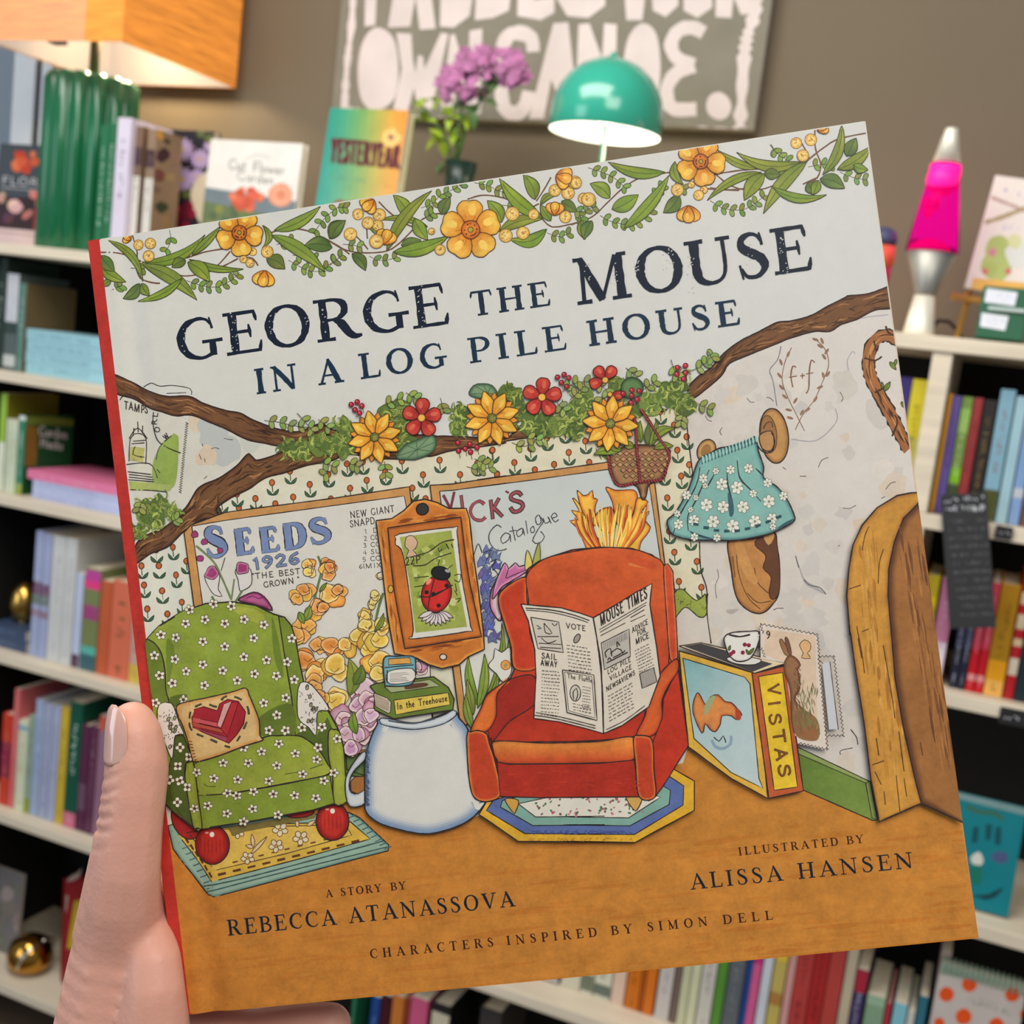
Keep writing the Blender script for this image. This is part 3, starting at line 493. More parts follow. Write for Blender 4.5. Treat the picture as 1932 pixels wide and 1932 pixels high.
row([(1409, 1426, 1750, (190, 50, 120), 'magenta book', ((.3, 1, (205, 90, 140)),)), (1428, 1446, 1750, (200, 206, 214), 'bluish white book'), (1448, 1472, 1752, (190, 170, 90), 'yellow floral book', ((.1, .25, (225, 190, 60)), (.5, .6, (170, 120, 60)))), (1474, 1488, 1755, (205, 150, 145), 'dusty pink book'), (1489, 1520, 1760, (178, 62, 58), 'brick red book', (), (120, 40, 40)), (1521, 1548, 1763, (168, 40, 40), 'crimson book', (), (110, 30, 30)), (1549, 1578, 1765, (180, 66, 60), 'wide red book'), (1580, 1600, 1765, (190, 176, 150), 'cream grey book'), (1601, 1624, 1830, (60, 50, 90), 'dark blue book', ((0, .2, (170, 40, 60)),), (190, 190, 210)), (1628, 1664, 1880, (130, 160, 130), 'short sage green book', ((.0, .1, (150, 180, 150)),)), (1666, 1676, 1894, (180, 50, 70), 'short thin red book'), (1680, 1706, 1894, (130, 190, 205), 'short sky blue book'), (1708, 1722, 1908, (200, 200, 190), 'short white book'), (1724, 1742, 1880, (50, 110, 130), 'teal book'), (1750, 1770, 1795, (176, 160, 150), 'tall grey white book', ((.2, .55, (215, 208, 205)),))], SH[4] + TH, 2.02, 1700, .14, .15, 'low right shelf', G4)
# ---- left bay
GA = 'books on the left shelf below the green lamp'
row([(-14, 4, 486, (40, 56, 50), 'dark green grey book', (), (170, 176, 170)), (5, 28, 516, (84, 96, 96), 'grey and white book', ((0, .5, (196, 200, 206)), (.5, .62, (50, 66, 62)), (.84, .96, (190, 194, 190)))), (29, 42, 534, (112, 92, 62), 'grey green and tan book', ((0, 1, (88, 128, 116)),), (190, 205, 196))], SH[1] + TH, 1.985, 682, .16, .16, 'upper left shelf', GA)
xa, xb = at(45, 690, 1.985).x, at(216, 720, 1.985).x
for i in range(4):
    flat_book(xa + RB.uniform(0, .006), xb, SH[1] + TH + i * .0248, .0242, 1.985, .16, (150, 196, 208), 'pale blue book lying flat, ' + ('bottom of its stack of four', 'second up in its stack', 'third up in its stack', 'topmost of its stack of four')[i] + ' on the left', 'pale blue books stacked on the left shelf', (96, 140, 150))
GB = 'books on the left shelf with the pink stack'
GBB = row([(-8, 5, 742, (120, 116, 30), 'lime and olive book', ((0, .5, (150, 190, 70)), (.5, 1, (220, 226, 205)))), (6, 13, 790, (206, 214, 190), 'thin lime white book', (), (150, 180, 120)), (14, 20, 792, (216, 222, 200), 'thin white green book', (), (120, 160, 100)), (21, 27, 793, (206, 216, 190), 'pale green thin book', (), (130, 160, 110)), (28, 41, 784, (24, 78, 42), 'emerald book', ((0, 1, (50, 128, 96)), (.86, 1, (140, 160, 50)), (0, .06, (220, 225, 220))), (215, 225, 215))], SH[2] + TH, 1.985, 922, .18, .16, 'second left shelf', GB)
xa, xb = at(52, 925, 1.985).x, at(236, 960, 1.985).x
for i, (c, th, lb) in enumerate((((176, 184, 220), .0135, 'bottom lilac white book of the stack with a pink book on top'), ((186, 194, 226), .0135, 'middle lilac white book of the stack with a pink book on top'), ((180, 188, 222), .0135, 'upper lilac white book lying directly under the pink book'), ((226, 120, 160), .021, 'pink red book lying on lilac books on the left shelf'))):
    flat_book(xa + (.014 if i < 3 else -.004), xb, SH[2] + TH + .0137 * i, th, 1.985, .19, c, lb, 'stacked books on the left shelf', (110, 116, 170) if i < 3 else (240, 170, 195))
GC = 'books on the left shelf beside the gold ball'
row([(54, 69, 1002, (160, 170, 205), 'left lilac book', ((.4, .5, (110, 60, 90)), (.5, .58, (110, 124, 110)), (.62, .68, (150, 120, 140))), (200, 206, 226)), (70, 85, 1008, (160, 170, 205), 'right lilac book', ((.4, .5, (110, 60, 90)), (.5, .58, (110, 124, 110)), (.62, .68, (150, 120, 140))), (200, 206, 226)), (86, 110, 1012, (205, 206, 204), 'left white book', (), (185, 186, 186)), (111, 131, 1016, (205, 206, 204), 'right white book', (), (185, 186, 186)), (133, 147, 1082, (190, 200, 226), 'slim blue white book', ((.86, 1, (90, 60, 80)),)), (149, 178, 1073, (120, 130, 80), 'striped multicolour book', ((.02, .12, (190, 70, 150)), (.12, .2, (235, 60, 130)), (.36, .5, (160, 70, 120)), (.76, .84, (90, 180, 165)), (.84, 1, (60, 100, 110)))), (180, 200, 1096, (196, 92, 52), 'left orange book'), (201, 240, 1098, (216, 110, 80), 'right orange book', (), (120, 90, 50)), (241, 264, 1105, (205, 160, 150), 'pale pink patterned book', ((.8, 1, (210, 180, 80)),), (180, 60, 60))], SH[3] + TH, 1.985, 1222, .27, .16, 'third left shelf', GC)
spine_book(at(150, 1100, 2.17).x, at(240, 1130, 2.17).x, SH[3] + TH, zat(1012, at(190, 1100, 2.17).x, 2.17), 2.17, .11, (74, 42, 66), 'thick plum book at the back behind striped book', GC)
xa, xb = at(-20, 1190, 1.985).x, at(50, 1215, 1.985).x
for i in range(2): flat_book(xa, xb - .004 * i, SH[3] + TH + .0262 * i, .026, 1.985, .16, (62, 78, 106), ('lower', 'upper')[i] + ' slate blue book lying under the gold ball on the left', 'slate blue books under the gold ball', (110, 124, 150))
GD = 'books on the left shelf beside the thumb'
row([(-4, 14, 1347, (206, 62, 40), 'orange red book', ((.3, .7, (140, 40, 70)),), (220, 110, 100)), (15, 25, 1300, (216, 110, 110), 'tall pink book', (), (235, 170, 170)), (26, 43, 1360, (214, 222, 190), 'white striped book', ((.06, .1, (110, 160, 200)),), (190, 130, 110)), (44, 54, 1350, (150, 170, 150), 'grey flowered book', ((.85, 1, (150, 160, 40)),), (70, 90, 150)), (55, 70, 1320, (160, 176, 205), 'left lavender book', (), (110, 136, 190)), (71, 86, 1328, (164, 172, 200), 'middle lavender book', (), (140, 150, 180)), (87, 101, 1332, (168, 176, 206), 'right lavender book', (), (140, 150, 180)), (102, 117, 1335, (206, 176, 52), 'mustard book', (), (150, 120, 30)), (118, 141, 1325, (14, 84, 62), 'dark green book', ((.88, 1, (214, 110, 140)),), (190, 210, 200)), (142, 157, 1368, (90, 40, 70), 'left burgundy book', ((.55, .8, (110, 80, 100)),)), (158, 172, 1370, (96, 46, 76), 'right burgundy book', (), (150, 120, 140)), (173, 194, 1352, (150, 110, 130), 'mauve book', ((0, .12, (205, 90, 70)),)), (195, 216, 1375, (30, 40, 56), 'navy book'), (218, 250, 1370, (120, 60, 60), 'wine book')], SH[4] + TH, 1.985, 1515, .33, .17, 'left shelf by thumb', GD)
row([(700, 716, 1880, (30, 70, 140), 'blue book', (), (150, 180, 210)), (665, 672, 1876, (40, 120, 80), 'thin green book')][::-1] + [(718, 736, 1878, (66, 16, 30), 'dark maroon book'), (738, 760, 1880, (200, 120, 50), 'tan orange book', ((.3, 1, (190, 160, 120)),)), (762, 770, 1884, (150, 60, 40), 'thin rust book'), (772, 804, 1884, (205, 90, 130), 'rose pink book'), (812, 846, 1895, (36, 34, 34), 'black and cream book', ((.06, .6, (205, 196, 170)),)), (900, 940, 1905, (60, 56, 54), 'charcoal book')], SH[5] + TH, 1.985, 1690, .3, .16, 'lowest shelf', 'books on the lowest shelf beside the fingertip')

# ================================================================== things standing on and in the bookcase
INK = (52, 40, 36)
def daisy(A, x, y, r, n, col, cen, rot=0, ink=None, rx=1.0):
    for k in range(n):
        a = rot + 2 * PI * k / n; c, s_ = math.cos(a), math.sin(a)
        P = [(x + rx * (c * r * f - s_ * r * g), y + s_ * r * f + c * r * g) for f, g in ((.12, -.06), (.55, -.17), (.95, -.08), (1.0, .04), (.6, .17), (.12, .06))]
        A.fill(P, col, ink=ink, w=1)
    A.fill([(x + r * .2 * math.cos(k), y + r * .2 * math.sin(k)) for k in range(0, 6)], cen)
def blob(A, x, y, r, col, n=9, wob=.2, ry=None, **k):
    ry = ry or r
    return A.fill([(x + r * math.cos(2 * PI * i / n) * A.rnd.uniform(1 - wob, 1 + wob), y + ry * math.sin(2 * PI * i / n) * A.rnd.uniform(1 - wob, 1 + wob)) for i in range(n)], col, **k)
def quad(A, a, b, c, d, col, **k): return A.fill([a, b, c, d], col, smooth=False, **k)

# --- green fluted table lamp with square woven shade
LX, LY = at(152, 465, 2.07).x, 2.075
lamp = empty('table_lamp', (LX, LY, TOP), 'green fluted table lamp with square woven orange shade in clear plastic', 'table lamp')
zt = zat(150, LX, LY) - TOP
M_grn = mat('green_ceramic', (24, 104, 66), .2, noise=.12, scale=9, coat=.45)
obj('lamp_base', lathe([(.088, 0), (.0935, .006), (.0935, zt - .012), (.087, zt), (.03, zt + .001), (.012, zt + .002)], 168, flute=14, famp=.16), M_grn, lamp, True)
zs = at(230, 78, 1.90).z - TOP
obj('lamp_neck', lathe([(.011, zt), (.011, zs + .17)], 16), mat('dull_brass', (92, 76, 50), .6), lamp, True)
obj('lamp_bulb', ball(bmesh.new(), (0, 0, zs + .21), .032), mat('bulb_glow', (255, 240, 220), .4, emit=(255, 214, 160), estr=3), lamp, True)
ca, cb, cc, cdv = at(230, 78, 1.90), at(390, 165, 2.262), None, None
hw = .186; sx, sy = (ca.x - hw) - LX, (ca.y + hw) - LY
M_sh = mat('woven_shade', (226, 140, 56), .8, noise=.4, scale=22, stretch=(.5, .5, 14), emit=(250, 150, 46), estr=.5)
M_lin = mat('shade_lining', (100, 92, 84), .8, emit=(255, 230, 212), estr=.42)
def shell(h0, h1, o, i):
    bm = bmesh.new()
    for s_ in (-1, 1):
        box(bm, sx - o, sy + min(s_ * o, s_ * i), h0, sx + o, sy + max(s_ * o, s_ * i), h1); box(bm, sx + min(s_ * o, s_ * i), sy - i, h0, sx + max(s_ * o, s_ * i), sy + i, h1)
    return bm
sh = obj('lamp_shade', shell(zs, zs + .3, hw, hw - .003), M_sh, lamp); obj('shade_lining', shell(zs + .001, zs + .299, hw - .0031, hw - .005), M_lin, lamp)
bm = bmesh.new()
for a, b in (((sx - hw, sy, zs + .28), (sx + hw, sy, zs + .28)), ((sx, sy - hw + .004, zs + .28), (sx, sy + hw - .004, zs + .28))): tube(bm, [a, b], .0025)
box(bm, sx - .016, sy - hw + .005, zs - .002, sx + .016, sy - hw + .03, zs + .006)
obj('shade_spider', bm, M_dark, lamp)
mp = bpy.data.materials.new('clear_plastic_film'); mp.use_nodes = True; b_ = mp.node_tree.nodes['Principled BSDF']; b_.inputs['Base Color'].default_value = (.9, .9, .92, 1); b_.inputs['Roughness'].default_value = .06; b_.inputs['Alpha'].default_value = .09; b_.inputs['Specular IOR Level'].default_value = .9
nt = mp.node_tree; nz = nt.nodes.new('ShaderNodeTexNoise'); nz.inputs['Scale'].default_value = 22; bp = nt.nodes.new('ShaderNodeBump'); bp.inputs['Strength'].default_value = .9; bp.inputs['Distance'].default_value = .01
nt.links.new(nz.outputs['Fac'], bp.inputs['Height']); nt.links.new(bp.outputs[0], b_.inputs['Normal'])
bm = bmesh.new(); box(bm, sx - hw - .004, sy - hw - .005, zs - .004, sx + hw * .5, sy - hw - .004, zs + .3); box(bm, sx - hw - .005, sy - hw - .004, zs - .004, sx - hw - .004, sy + hw, zs + .3)
obj('plastic_wrap', bm, mp, lamp)
pl = bpy.data.lights.new('shade_lamp_glow', 'POINT'); pl.energy = 8; pl.color = (1, .78, .5); pl.shadow_soft_size = .04
po = bpy.data.objects.new('shade_lamp_glow', pl); C.objects.link(po); po.location = (LX + sx, LY + sy + .05, TOP + zs + .09)

# --- low pink box at the far left carrying the dark flower book
bx0 = at(-60, 450, 2.10).x
pk = empty('box', (bx0, 2.08, TOP), 'low pale pink box at the left end under the dark flower book', 'box')
obj('box_body', BX(0, 0, 0, at(120, 450, 2.10).x - bx0 - .05, .2, .03, .002), mat('pink_card', (226, 196, 190), .6), pk); obj('box_lid', BX(-.002, -.002, .0302, at(120, 450, 2.10).x - bx0 - .048, .202, .04, .002), mat('pink_card', None), pk)
PZ = TOP + .0405
M, W, H = plate((1, 270), (97, 287), (-14, 420), 2.19, .02, zb=PZ, Yb=2.17)
e, A = face_book('book', 'dark grey flower book with orange dahlia left of the green lamp', M, W, H, .022, (70, 78, 86), 'face out books on the bookcase top')
for i in range(16): blob(A, A.rnd.uniform(30, 66), A.rnd.uniform(287, 320), A.rnd.uniform(5, 10), A.rnd.choice([(214, 96, 60), (196, 70, 44), (226, 124, 80)]))
text(A, 'FLORA', (2, 347), (94, 354), 15, (205, 206, 208), hand=.13, up=(.06, -1)); A.line([(2, 353), (84, 361)], 1.6, (190, 190, 190))
quad(A, (-14, 372), (94, 372), (94, 440), (-20, 440), (58, 44, 48))
for x, y, r, c in ((30, 390, 18, (216, 180, 160)), (26, 386, 9, (226, 200, 180)), (66, 366, 12, (206, 130, 120)), (4, 372, 10, (196, 160, 150)), (52, 405, 9, (190, 120, 110)), (16, 412, 12, (90, 60, 70))):
    for k in range(5): blob(A, x + A.rnd.uniform(-5, 5), y + A.rnd.uniform(-5, 5), r * .6, tuple(max(0, v + A.rnd.randint(-14, 14)) for v in c))
A.build('cover_print', M_print, e)
jx = at(66, 450, 2.10).x
j = empty('jar', (jx, 2.115, PZ), 'small red jar with yellow lid standing on pink box', 'jar')
obj('jar_body', lathe([(.013, 0), (.0165, .004), (.0165, .05), (.013, .056)], 28), mat('red_jar', (170, 28, 34), .25), j, True); obj('jar_lid', lathe([(.0145, .0562), (.0145, .07), (.008, .074)], 24), mat('yellow_lid', (200, 150, 40), .4), j, True)

# --- upright spines right of the lamp
GT = 'spines standing on the bookcase top beside the lamp'
def topspine(u0, u1, vt, v, col, lb, Y, dep, tc, bands=()):
    x0, x1 = at(u0, v, Y).x, at(u1, v, Y).x; return spine_book(x0 + .0004, x1 - .0004, TOP, zat(vt, (x0 + x1) / 2, Y), Y, dep, col, lb, GT, bands, tc)
topspine(177, 192, 236, 440, (34, 110, 70), 'slim green spine touching the green lamp base', 1.97, .12, (190, 214, 200))
topspine(193, 207, 232, 440, (36, 106, 68), 'slim green spine just left of the lilac white spine', 1.97, .12, (190, 214, 200))
topspine(208, 234, 222, 440, (216, 206, 222), 'lilac white spine standing between green and brown spines', 1.97, .13, (140, 124, 150))
topspine(244, 258, 238, 430, (120, 92, 70), 'left of two brown and white floral spines', 1.985, .1, (120, 110, 100), ((.16, .3, (70, 40, 50)), (.38, .86, (214, 208, 196))))
tb = topspine(266, 283, 243, 430, (142, 116, 90), 'right of two brown and white floral spines', 1.985, .082, (120, 110, 100), ((.16, .3, (70, 40, 50)), (.38, .86, (214, 208, 196))))
A, done = side_art(tb)
for x, y, r, c in ((292, 250, 8, (226, 160, 50)), (300, 254, 6, (216, 150, 40)), (308, 292, 14, (60, 30, 36)), (300, 330, 16, (110, 60, 50)), (306, 390, 12, (50, 60, 40)), (322, 330, 8, (160, 130, 90)), (316, 268, 6, (70, 60, 40)), (312, 420, 12, (150, 120, 80)), (296, 360, 9, (120, 90, 70))):
    for k in range(4): blob(A, x + A.rnd.uniform(-5, 5), y + A.rnd.uniform(-6, 6), r * .7, c)
done()
M, W, H = plate((322, 244), (402, 262), (302, 420), 2.10, .022, zb=TOP, Yb=2.095)
e, A = face_book('book', 'dark book covered with lilac asters left of the white flower book', M, W, H, .024, (34, 30, 38), 'face out books on the bookcase top')
for x, y, r in ((343, 282, 24), (378, 300, 20), (343, 338, 25), (372, 334, 16), (396, 275, 12), (318, 300, 14)): daisy(A, x, y, r, 13, (176, 152, 190), (196, 160, 90), A.rnd.random())
for x, y in ((380, 252), (330, 262), (395, 262), (330, 372), (350, 366), (320, 400)): blob(A, x, y, 8, (90, 100, 50))
A.fill([(404, 318), (376, 334), (360, 362), (366, 396), (386, 430), (420, 430), (420, 318)], (206, 192, 164))
for k in range(14): blob(A, A.rnd.uniform(312, 362), A.rnd.uniform(384, 430), 9, A.rnd.choice([(130, 24, 44), (166, 34, 60), (90, 20, 36)]))
A.build('cover_print', M_print, e)
M, W, H = plate((398, 262), (571, 284), (377, 425), 2.06, .022, zb=TOP, Yb=2.05)
e, A = face_book('book', 'white book with coral flowers and grey script beside the aster book', M, W, H, .02, (228, 222, 212), 'face out books on the bookcase top')
A.line([(462, 300), (485, 292), (510, 297)], 1.2, (150, 146, 140))
text(A, 'Cut Flower', (430, 319), (536, 331), 20, (110, 108, 106), hand=.1, up=(.08, -1)); text(A, 'Garden', (446, 340), (516, 349), 18, (110, 108, 106), hand=.1, up=(.08, -1))
quad(A, (380, 352), (574, 382), (574, 470), (360, 470), (110, 122, 126)); quad(A, (380, 378), (574, 420), (574, 470), (360, 470), (96, 112, 70))
for k in range(10): blob(A, A.rnd.uniform(386, 460), A.rnd.uniform(385, 425), 8, A.rnd.choice([(100, 120, 60), (130, 130, 60), (80, 96, 60)]))
for k in range(26): blob(A, A.rnd.uniform(438, 494), A.rnd.uniform(360, 396), 8, A.rnd.choice([(214, 96, 64), (196, 80, 50), (226, 120, 84)]))
for r, c in ((23, (226, 150, 116)), (17, (232, 160, 126)), (9, (214, 130, 96))): blob(A, 530, 368, r, c, wob=.06)
A.build('cover_print', M_print, e)
# --- gradient novel
M, W, H = plate((623, 203), (768, 229), (604, 380), 2.06, .03, zb=TOP, Yb=2.04)
e, A = face_book('book', 'teal to orange gradient novel with a pale sunburst seal', M, W, H, .028, (206, 206, 150), 'face out books on the bookcase top', seed=8)
tl, tr = (623, 203), (772, 229); n = 12
cols = [(20, 140, 122), (60, 150, 110), (110, 156, 80), (170, 160, 60), (222, 150, 44), (236, 132, 30)]
for i in range(n):
    f0, f1 = i / n, (i + 1) / n; cl = cols[min(int(f0 * 5), 4)]; c2 = cols[min(int(f0 * 5) + 1, 5)]; tt = f0 * 5 - int(f0 * 5)
    c = tuple(a + (b - a) * tt for a, b in zip(cl, c2)); xa, xb = 618 + 160 * f0, 618 + 160 * f1 + 1
    A.fill([(xa, 190), (xb, 190), (xb - 34, 460), (xa - 34, 460)], c, smooth=False, grad=(tuple(min(255, v * .72 + 58) for v in c), (690, 290), (660, 420)))
text(A, 'YESTERYEAR', (622, 305), (752, 318), 44, (92, 30, 32), hand=.16, up=(.1, -1), track=.1); blob(A, 738, 259, 17, (240, 190, 110), n=16, wob=.25); blob(A, 738, 259, 6, (150, 110, 80))
scribble(A, 622, 332, 690, 342, 8, (90, 140, 110)); scribble(A, 725, 350, 745, 353, 6, (150, 100, 50))
for k in range(8): blob(A, 640 + k * 8, 392 + k, 14, (140, 74, 50))
A.build('cover_print', M_print, e)

# --- painted wall canvas
PY = WY - .032
pxl, pxr = at(624, 206, PY).x, at(1421, 258, PY).x; pzb = (at(624, 206, PY).z + at(1421, 258, PY).z) / 2
M = Matrix(((1, 0, 0, pxl), (0, 0, -1, PY), (0, 1, 0, pzb + .62), (0, 0, 0, 1))); W, H = pxr - pxl, .62
e = empty('wall_canvas', label='large grey green canvas with fat hand painted white letters on wall', cat='wall art', M=M)
obj('canvas_board', BX(0, -H, -.03, W, 0, 0, .003), mat('grey_green_canvas', (128, 122, 106), .8, noise=.1, scale=12), e)
A = Art([px(M @ Vector(c)) for c in ((0, 0, 0), (W, 0, 0), (W, -H, 0), (0, -H, 0))], W, H, clip=(.002, -H + .002, W - .002, -.002), seed=2, cell=6, dz=3e-5, z0=1e-4)
PW = (214, 200, 194)
A.line([(668, -60), (664, 40), (655, 120), (650, 204)], 12, PW, wob=.3); A.line([(1432, -80), (1424, 20), (1406, 90), (1396, 240)], 20, PW, wob=.5); A.line([(650, 206), (720, 216), (860, 232), (1000, 243), (1200, 246), (1396, 246)], 12, PW, wob=.5)
A.fill([(710, 52), (742, 72), (752, 130), (744, 185), (712, 208), (684, 192), (675, 140), (684, 80)], PW)
A.fill([(748, 62), (776, 64), (779, 112), (784, 138), (789, 104), (798, 106), (801, 130), (832, 62), (846, 64), (814, 208), (786, 192), (781, 165), (770, 210), (742, 206), (758, 130)], PW, smooth=False)
A.fill([(850, 66), (858, 64), (866, 92), (884, 130), (886, 58), (910, 54), (908, 214), (884, 216), (862, 150), (856, 206), (832, 206)], PW, smooth=False)
A.line([(1006, 98), (1002, 72), (978, 62), (954, 74), (946, 130), (950, 200), (976, 214), (992, 196), (998, 172)], 27, PW, wob=.1)
A.fill([(1044, 44), (1072, 42), (1082, 130), (1092, 226), (1066, 226), (1056, 190), (1040, 150), (1026, 224), (998, 224), (1022, 130)], PW, smooth=False)
A.fill([(1092, 46), (1112, 44), (1136, 110), (1140, 44), (1164, 46), (1160, 226), (1140, 226), (1112, 140), (1110, 226), (1084, 226)], PW, smooth=False)
A.fill([(1212, 44), (1238, 64), (1246, 130), (1236, 200), (1206, 222), (1182, 190), (1176, 130), (1186, 70)], PW)
A.line([(1328, 62), (1306, 52), (1280, 58), (1266, 84), (1278, 110), (1310, 122)], 26, PW, wob=.08); A.line([(1310, 124), (1276, 138), (1258, 170), (1268, 204), (1314, 206)], 26, PW, wob=.08)
blob(A, 1356, 200, 25, PW, wob=.08)
def fat(P): A.fill(P, PW, smooth=False)
fat([(692, -120), (740, -120), (740, -50), (712, -40), (708, 48), (688, 50)]); fat([(760, -120), (800, -120), (822, 54), (792, 56), (784, -6), (774, 50), (732, 52)]); fat([(834, -120), (880, -118), (896, -30), (886, 30), (856, 52), (830, 50)]); fat([(902, -120), (950, -118), (966, -30), (960, 20), (930, 34), (896, 38)]); fat([(980, -120), (1002, -120), (1008, 0), (1046, -6), (1046, 24), (1020, 38), (976, 30)]); fat([(1058, -120), (1140, -120), (1142, 10), (1110, 34), (1070, 30), (1052, 0)])
fat([(1170, -120), (1184, -120), (1198, -60), (1212, -120), (1230, -120), (1212, 38), (1182, 38)]); fat([(1240, -120), (1276, -100), (1280, 10), (1256, 32), (1232, 20), (1226, -60)]); fat([(1288, -120), (1338, -120), (1344, 14), (1316, 34), (1290, 20)]); fat([(1352, -120), (1410, -120), (1400, -40), (1430, 24), (1398, 28), (1384, -6), (1380, 34), (1350, 32)])
A.build('painted_letters', mat('chalky_paint', rough=.85, attr=True, noise=.1, scale=9), e)

# --- teal dome lamp
DX, DY = at(1148, 190, 2.08).x, 2.08
dl = empty('desk_lamp', (DX, DY, TOP), 'teal dome desk lamp glowing white below in front of the canvas', 'desk lamp')
zo = at(1148, 253, DY).z - TOP; ztop = zat(110, DX, DY) - TOP; R0 = (at(1247, 255, DY) - at(1046, 250, DY)).length / 2
M_teal = mat('teal_enamel', (50, 164, 138), .2, noise=.04, coat=.7)
pr = [(R0 * math.cos(a), zo + .03 + (ztop - zo - .03) * math.sin(a)) for a in [PI / 2 * i / 12 for i in range(12)]]
obj('dome_shade', lathe([(R0 * .985, zo), (R0 * 1.0, zo + .002)] + pr + [(.012, ztop), (.007, ztop + .006), (.001, ztop + .012)], 64, cap=False), M_teal, dl, True)
obj('inner_shade', lathe([(R0 * .984, zo + .0005)] + [(r * .97, z - .003) for r, z in pr] + [(.0005, ztop - .004)], 64, cap=False), mat('white_reflector', (250, 250, 248), .6, emit=(255, 246, 228), estr=.9), dl, True)
obj('lamp_bulb', ball(bmesh.new(), (0, 0, zo + .045), .03), mat('bulb_glow_white', (255, 250, 240), .4, emit=(255, 240, 214), estr=5), dl, True)
obj('stem', tube(bmesh.new(), [(0, 0, .016), (0, 0, zo + .016)], .0045), mat('teal_rod', (16, 104, 84), .4), dl, True); obj('lamp_foot', lathe([(.075, 0), (.075, .008), (.07, .014), (.006, .018)], 40), M_teal, dl, True)
pl = bpy.data.lights.new('dome_lamp_glow', 'SPOT'); pl.energy = 9; pl.color = (1, .86, .62); pl.spot_size = 2.7; pl.spot_blend = .6; pl.shadow_soft_size = .05
po = bpy.data.objects.new('dome_lamp_glow', pl); C.objects.link(po); po.location = (DX + .02, DY + .04, TOP + zo + .004)

# --- potted flowering plant
VX, VY = at(858, 330, 2.1).x, 2.12
pt = empty('potted_plant', (VX, VY, TOP), 'plant with mauve blooms and lime leaves in dark pot before canvas', 'plant')
zp = zat(306, VX, VY) - TOP
obj('pot', lathe([(.03, 0), (.036, .01), (.032, zp * .5), (.026, zp * .82), (.033, zp), (.028, zp), (.024, zp - .02)], 30), mat('dark_green_glaze', (22, 44, 34), .3), pt, True)
def loc(x, y, dy=0): return at(x, y, VY + dy) - Vector((VX, VY, TOP))
bm = bmesh.new()
for P in ([(858, 312), (862, 260), (872, 200), (880, 150)], [(860, 312), (880, 240), (905, 190), (960, 140)], [(856, 312), (840, 260), (820, 230), (800, 205)], [(858, 300), (870, 262), (850, 240)]): tube(bm, [loc(*p) for p in P], .003, 6)
obj('plant_stem', bm, mat('stem_green', (78, 108, 50), .6), pt, True)
RP = random.Random(11)
def blade(bm, a, b, w, up=Vector((0, -.5, 1))):
    d = b - a; s_ = d.cross(up).normalized() * w; m = a + d * .5 + Vector((0, -.3, .6)).normalized() * d.length * .12
    v = [bm.verts.new(p) for p in (a, a + d * .3 + s_ * .8 + (m - a - d * .5) * .7, m + s_, b, m - s_, a + d * .3 - s_ * .8 + (m - a - d * .5) * .7, m - (m - a - d * .5) * .25)]
    for f in ((0, 1, 6), (1, 2, 6), (2, 3, 6), (3, 4, 6), (4, 5, 6), (5, 0, 6)): bm.faces.new([v[i] for i in f])
for nm, c, spots in (('foliage', (150, 176, 44), ((800, 225, 26), (830, 262, 30), (862, 255, 24), (850, 215, 26), (790, 200, 20), (815, 190, 16), (880, 230, 18))), ('foliage', (70, 104, 46), ((905, 190, 34), (925, 170, 26), (890, 215, 28), (915, 150, 24), (870, 195, 22), (860, 318, 22), (885, 318, 20), (838, 316, 16)))):
    bm = bmesh.new()
    for x, y, r in spots:
        for k in range(7):
            a = loc(x + RP.uniform(-6, 6), y + RP.uniform(-6, 6), RP.uniform(-.02, .02)); an = RP.uniform(0, 2 * PI); l = r * RP.uniform(.7, 1.2)
            blade(bm, a, loc(x + l * math.cos(an), y + l * math.sin(an) + 4, RP.uniform(-.03, .03)), r * .00034)
    obj(nm, bm, mat('leaf_%d' % c[0], c, .5, noise=.3, scale=30), pt)
for nm, spots in (('flower_head', ((878, 140, 58, 44), (862, 158, 40, 34), (900, 122, 40, 32))), ('flower_head', ((960, 126, 34, 32), (975, 140, 26, 24)))):
    bm = bmesh.new()
    for x, y, rx, ry in spots:
        for k in range(26):
            a = RP.uniform(0, 2 * PI); f = math.sqrt(RP.random()); c = loc(x + rx * f * math.cos(a), y + ry * f * math.sin(a), -.03 * (1 - f * f) + RP.uniform(-.006, .006)); an = RP.uniform(0, PI)
            for q in range(4):
                d = Vector((math.cos(an + q * PI / 2), RP.uniform(-.35, .1), math.sin(an + q * PI / 2))); e2 = Vector((-d.z, 0, d.x)); r = .0105
                v = [bm.verts.new(c + p) for p in (Vector((0, -.001, 0)), d * r * .6 + e2 * r * .5, d * r * 1.1 + e2 * r * .25, d * r * 1.1 - e2 * r * .25, d * r * .6 - e2 * r * .5)]; bm.faces.new(v)
    obj(nm, bm, mat('mauve_petals', (184, 112, 158), .6, noise=.5, scale=60), pt)

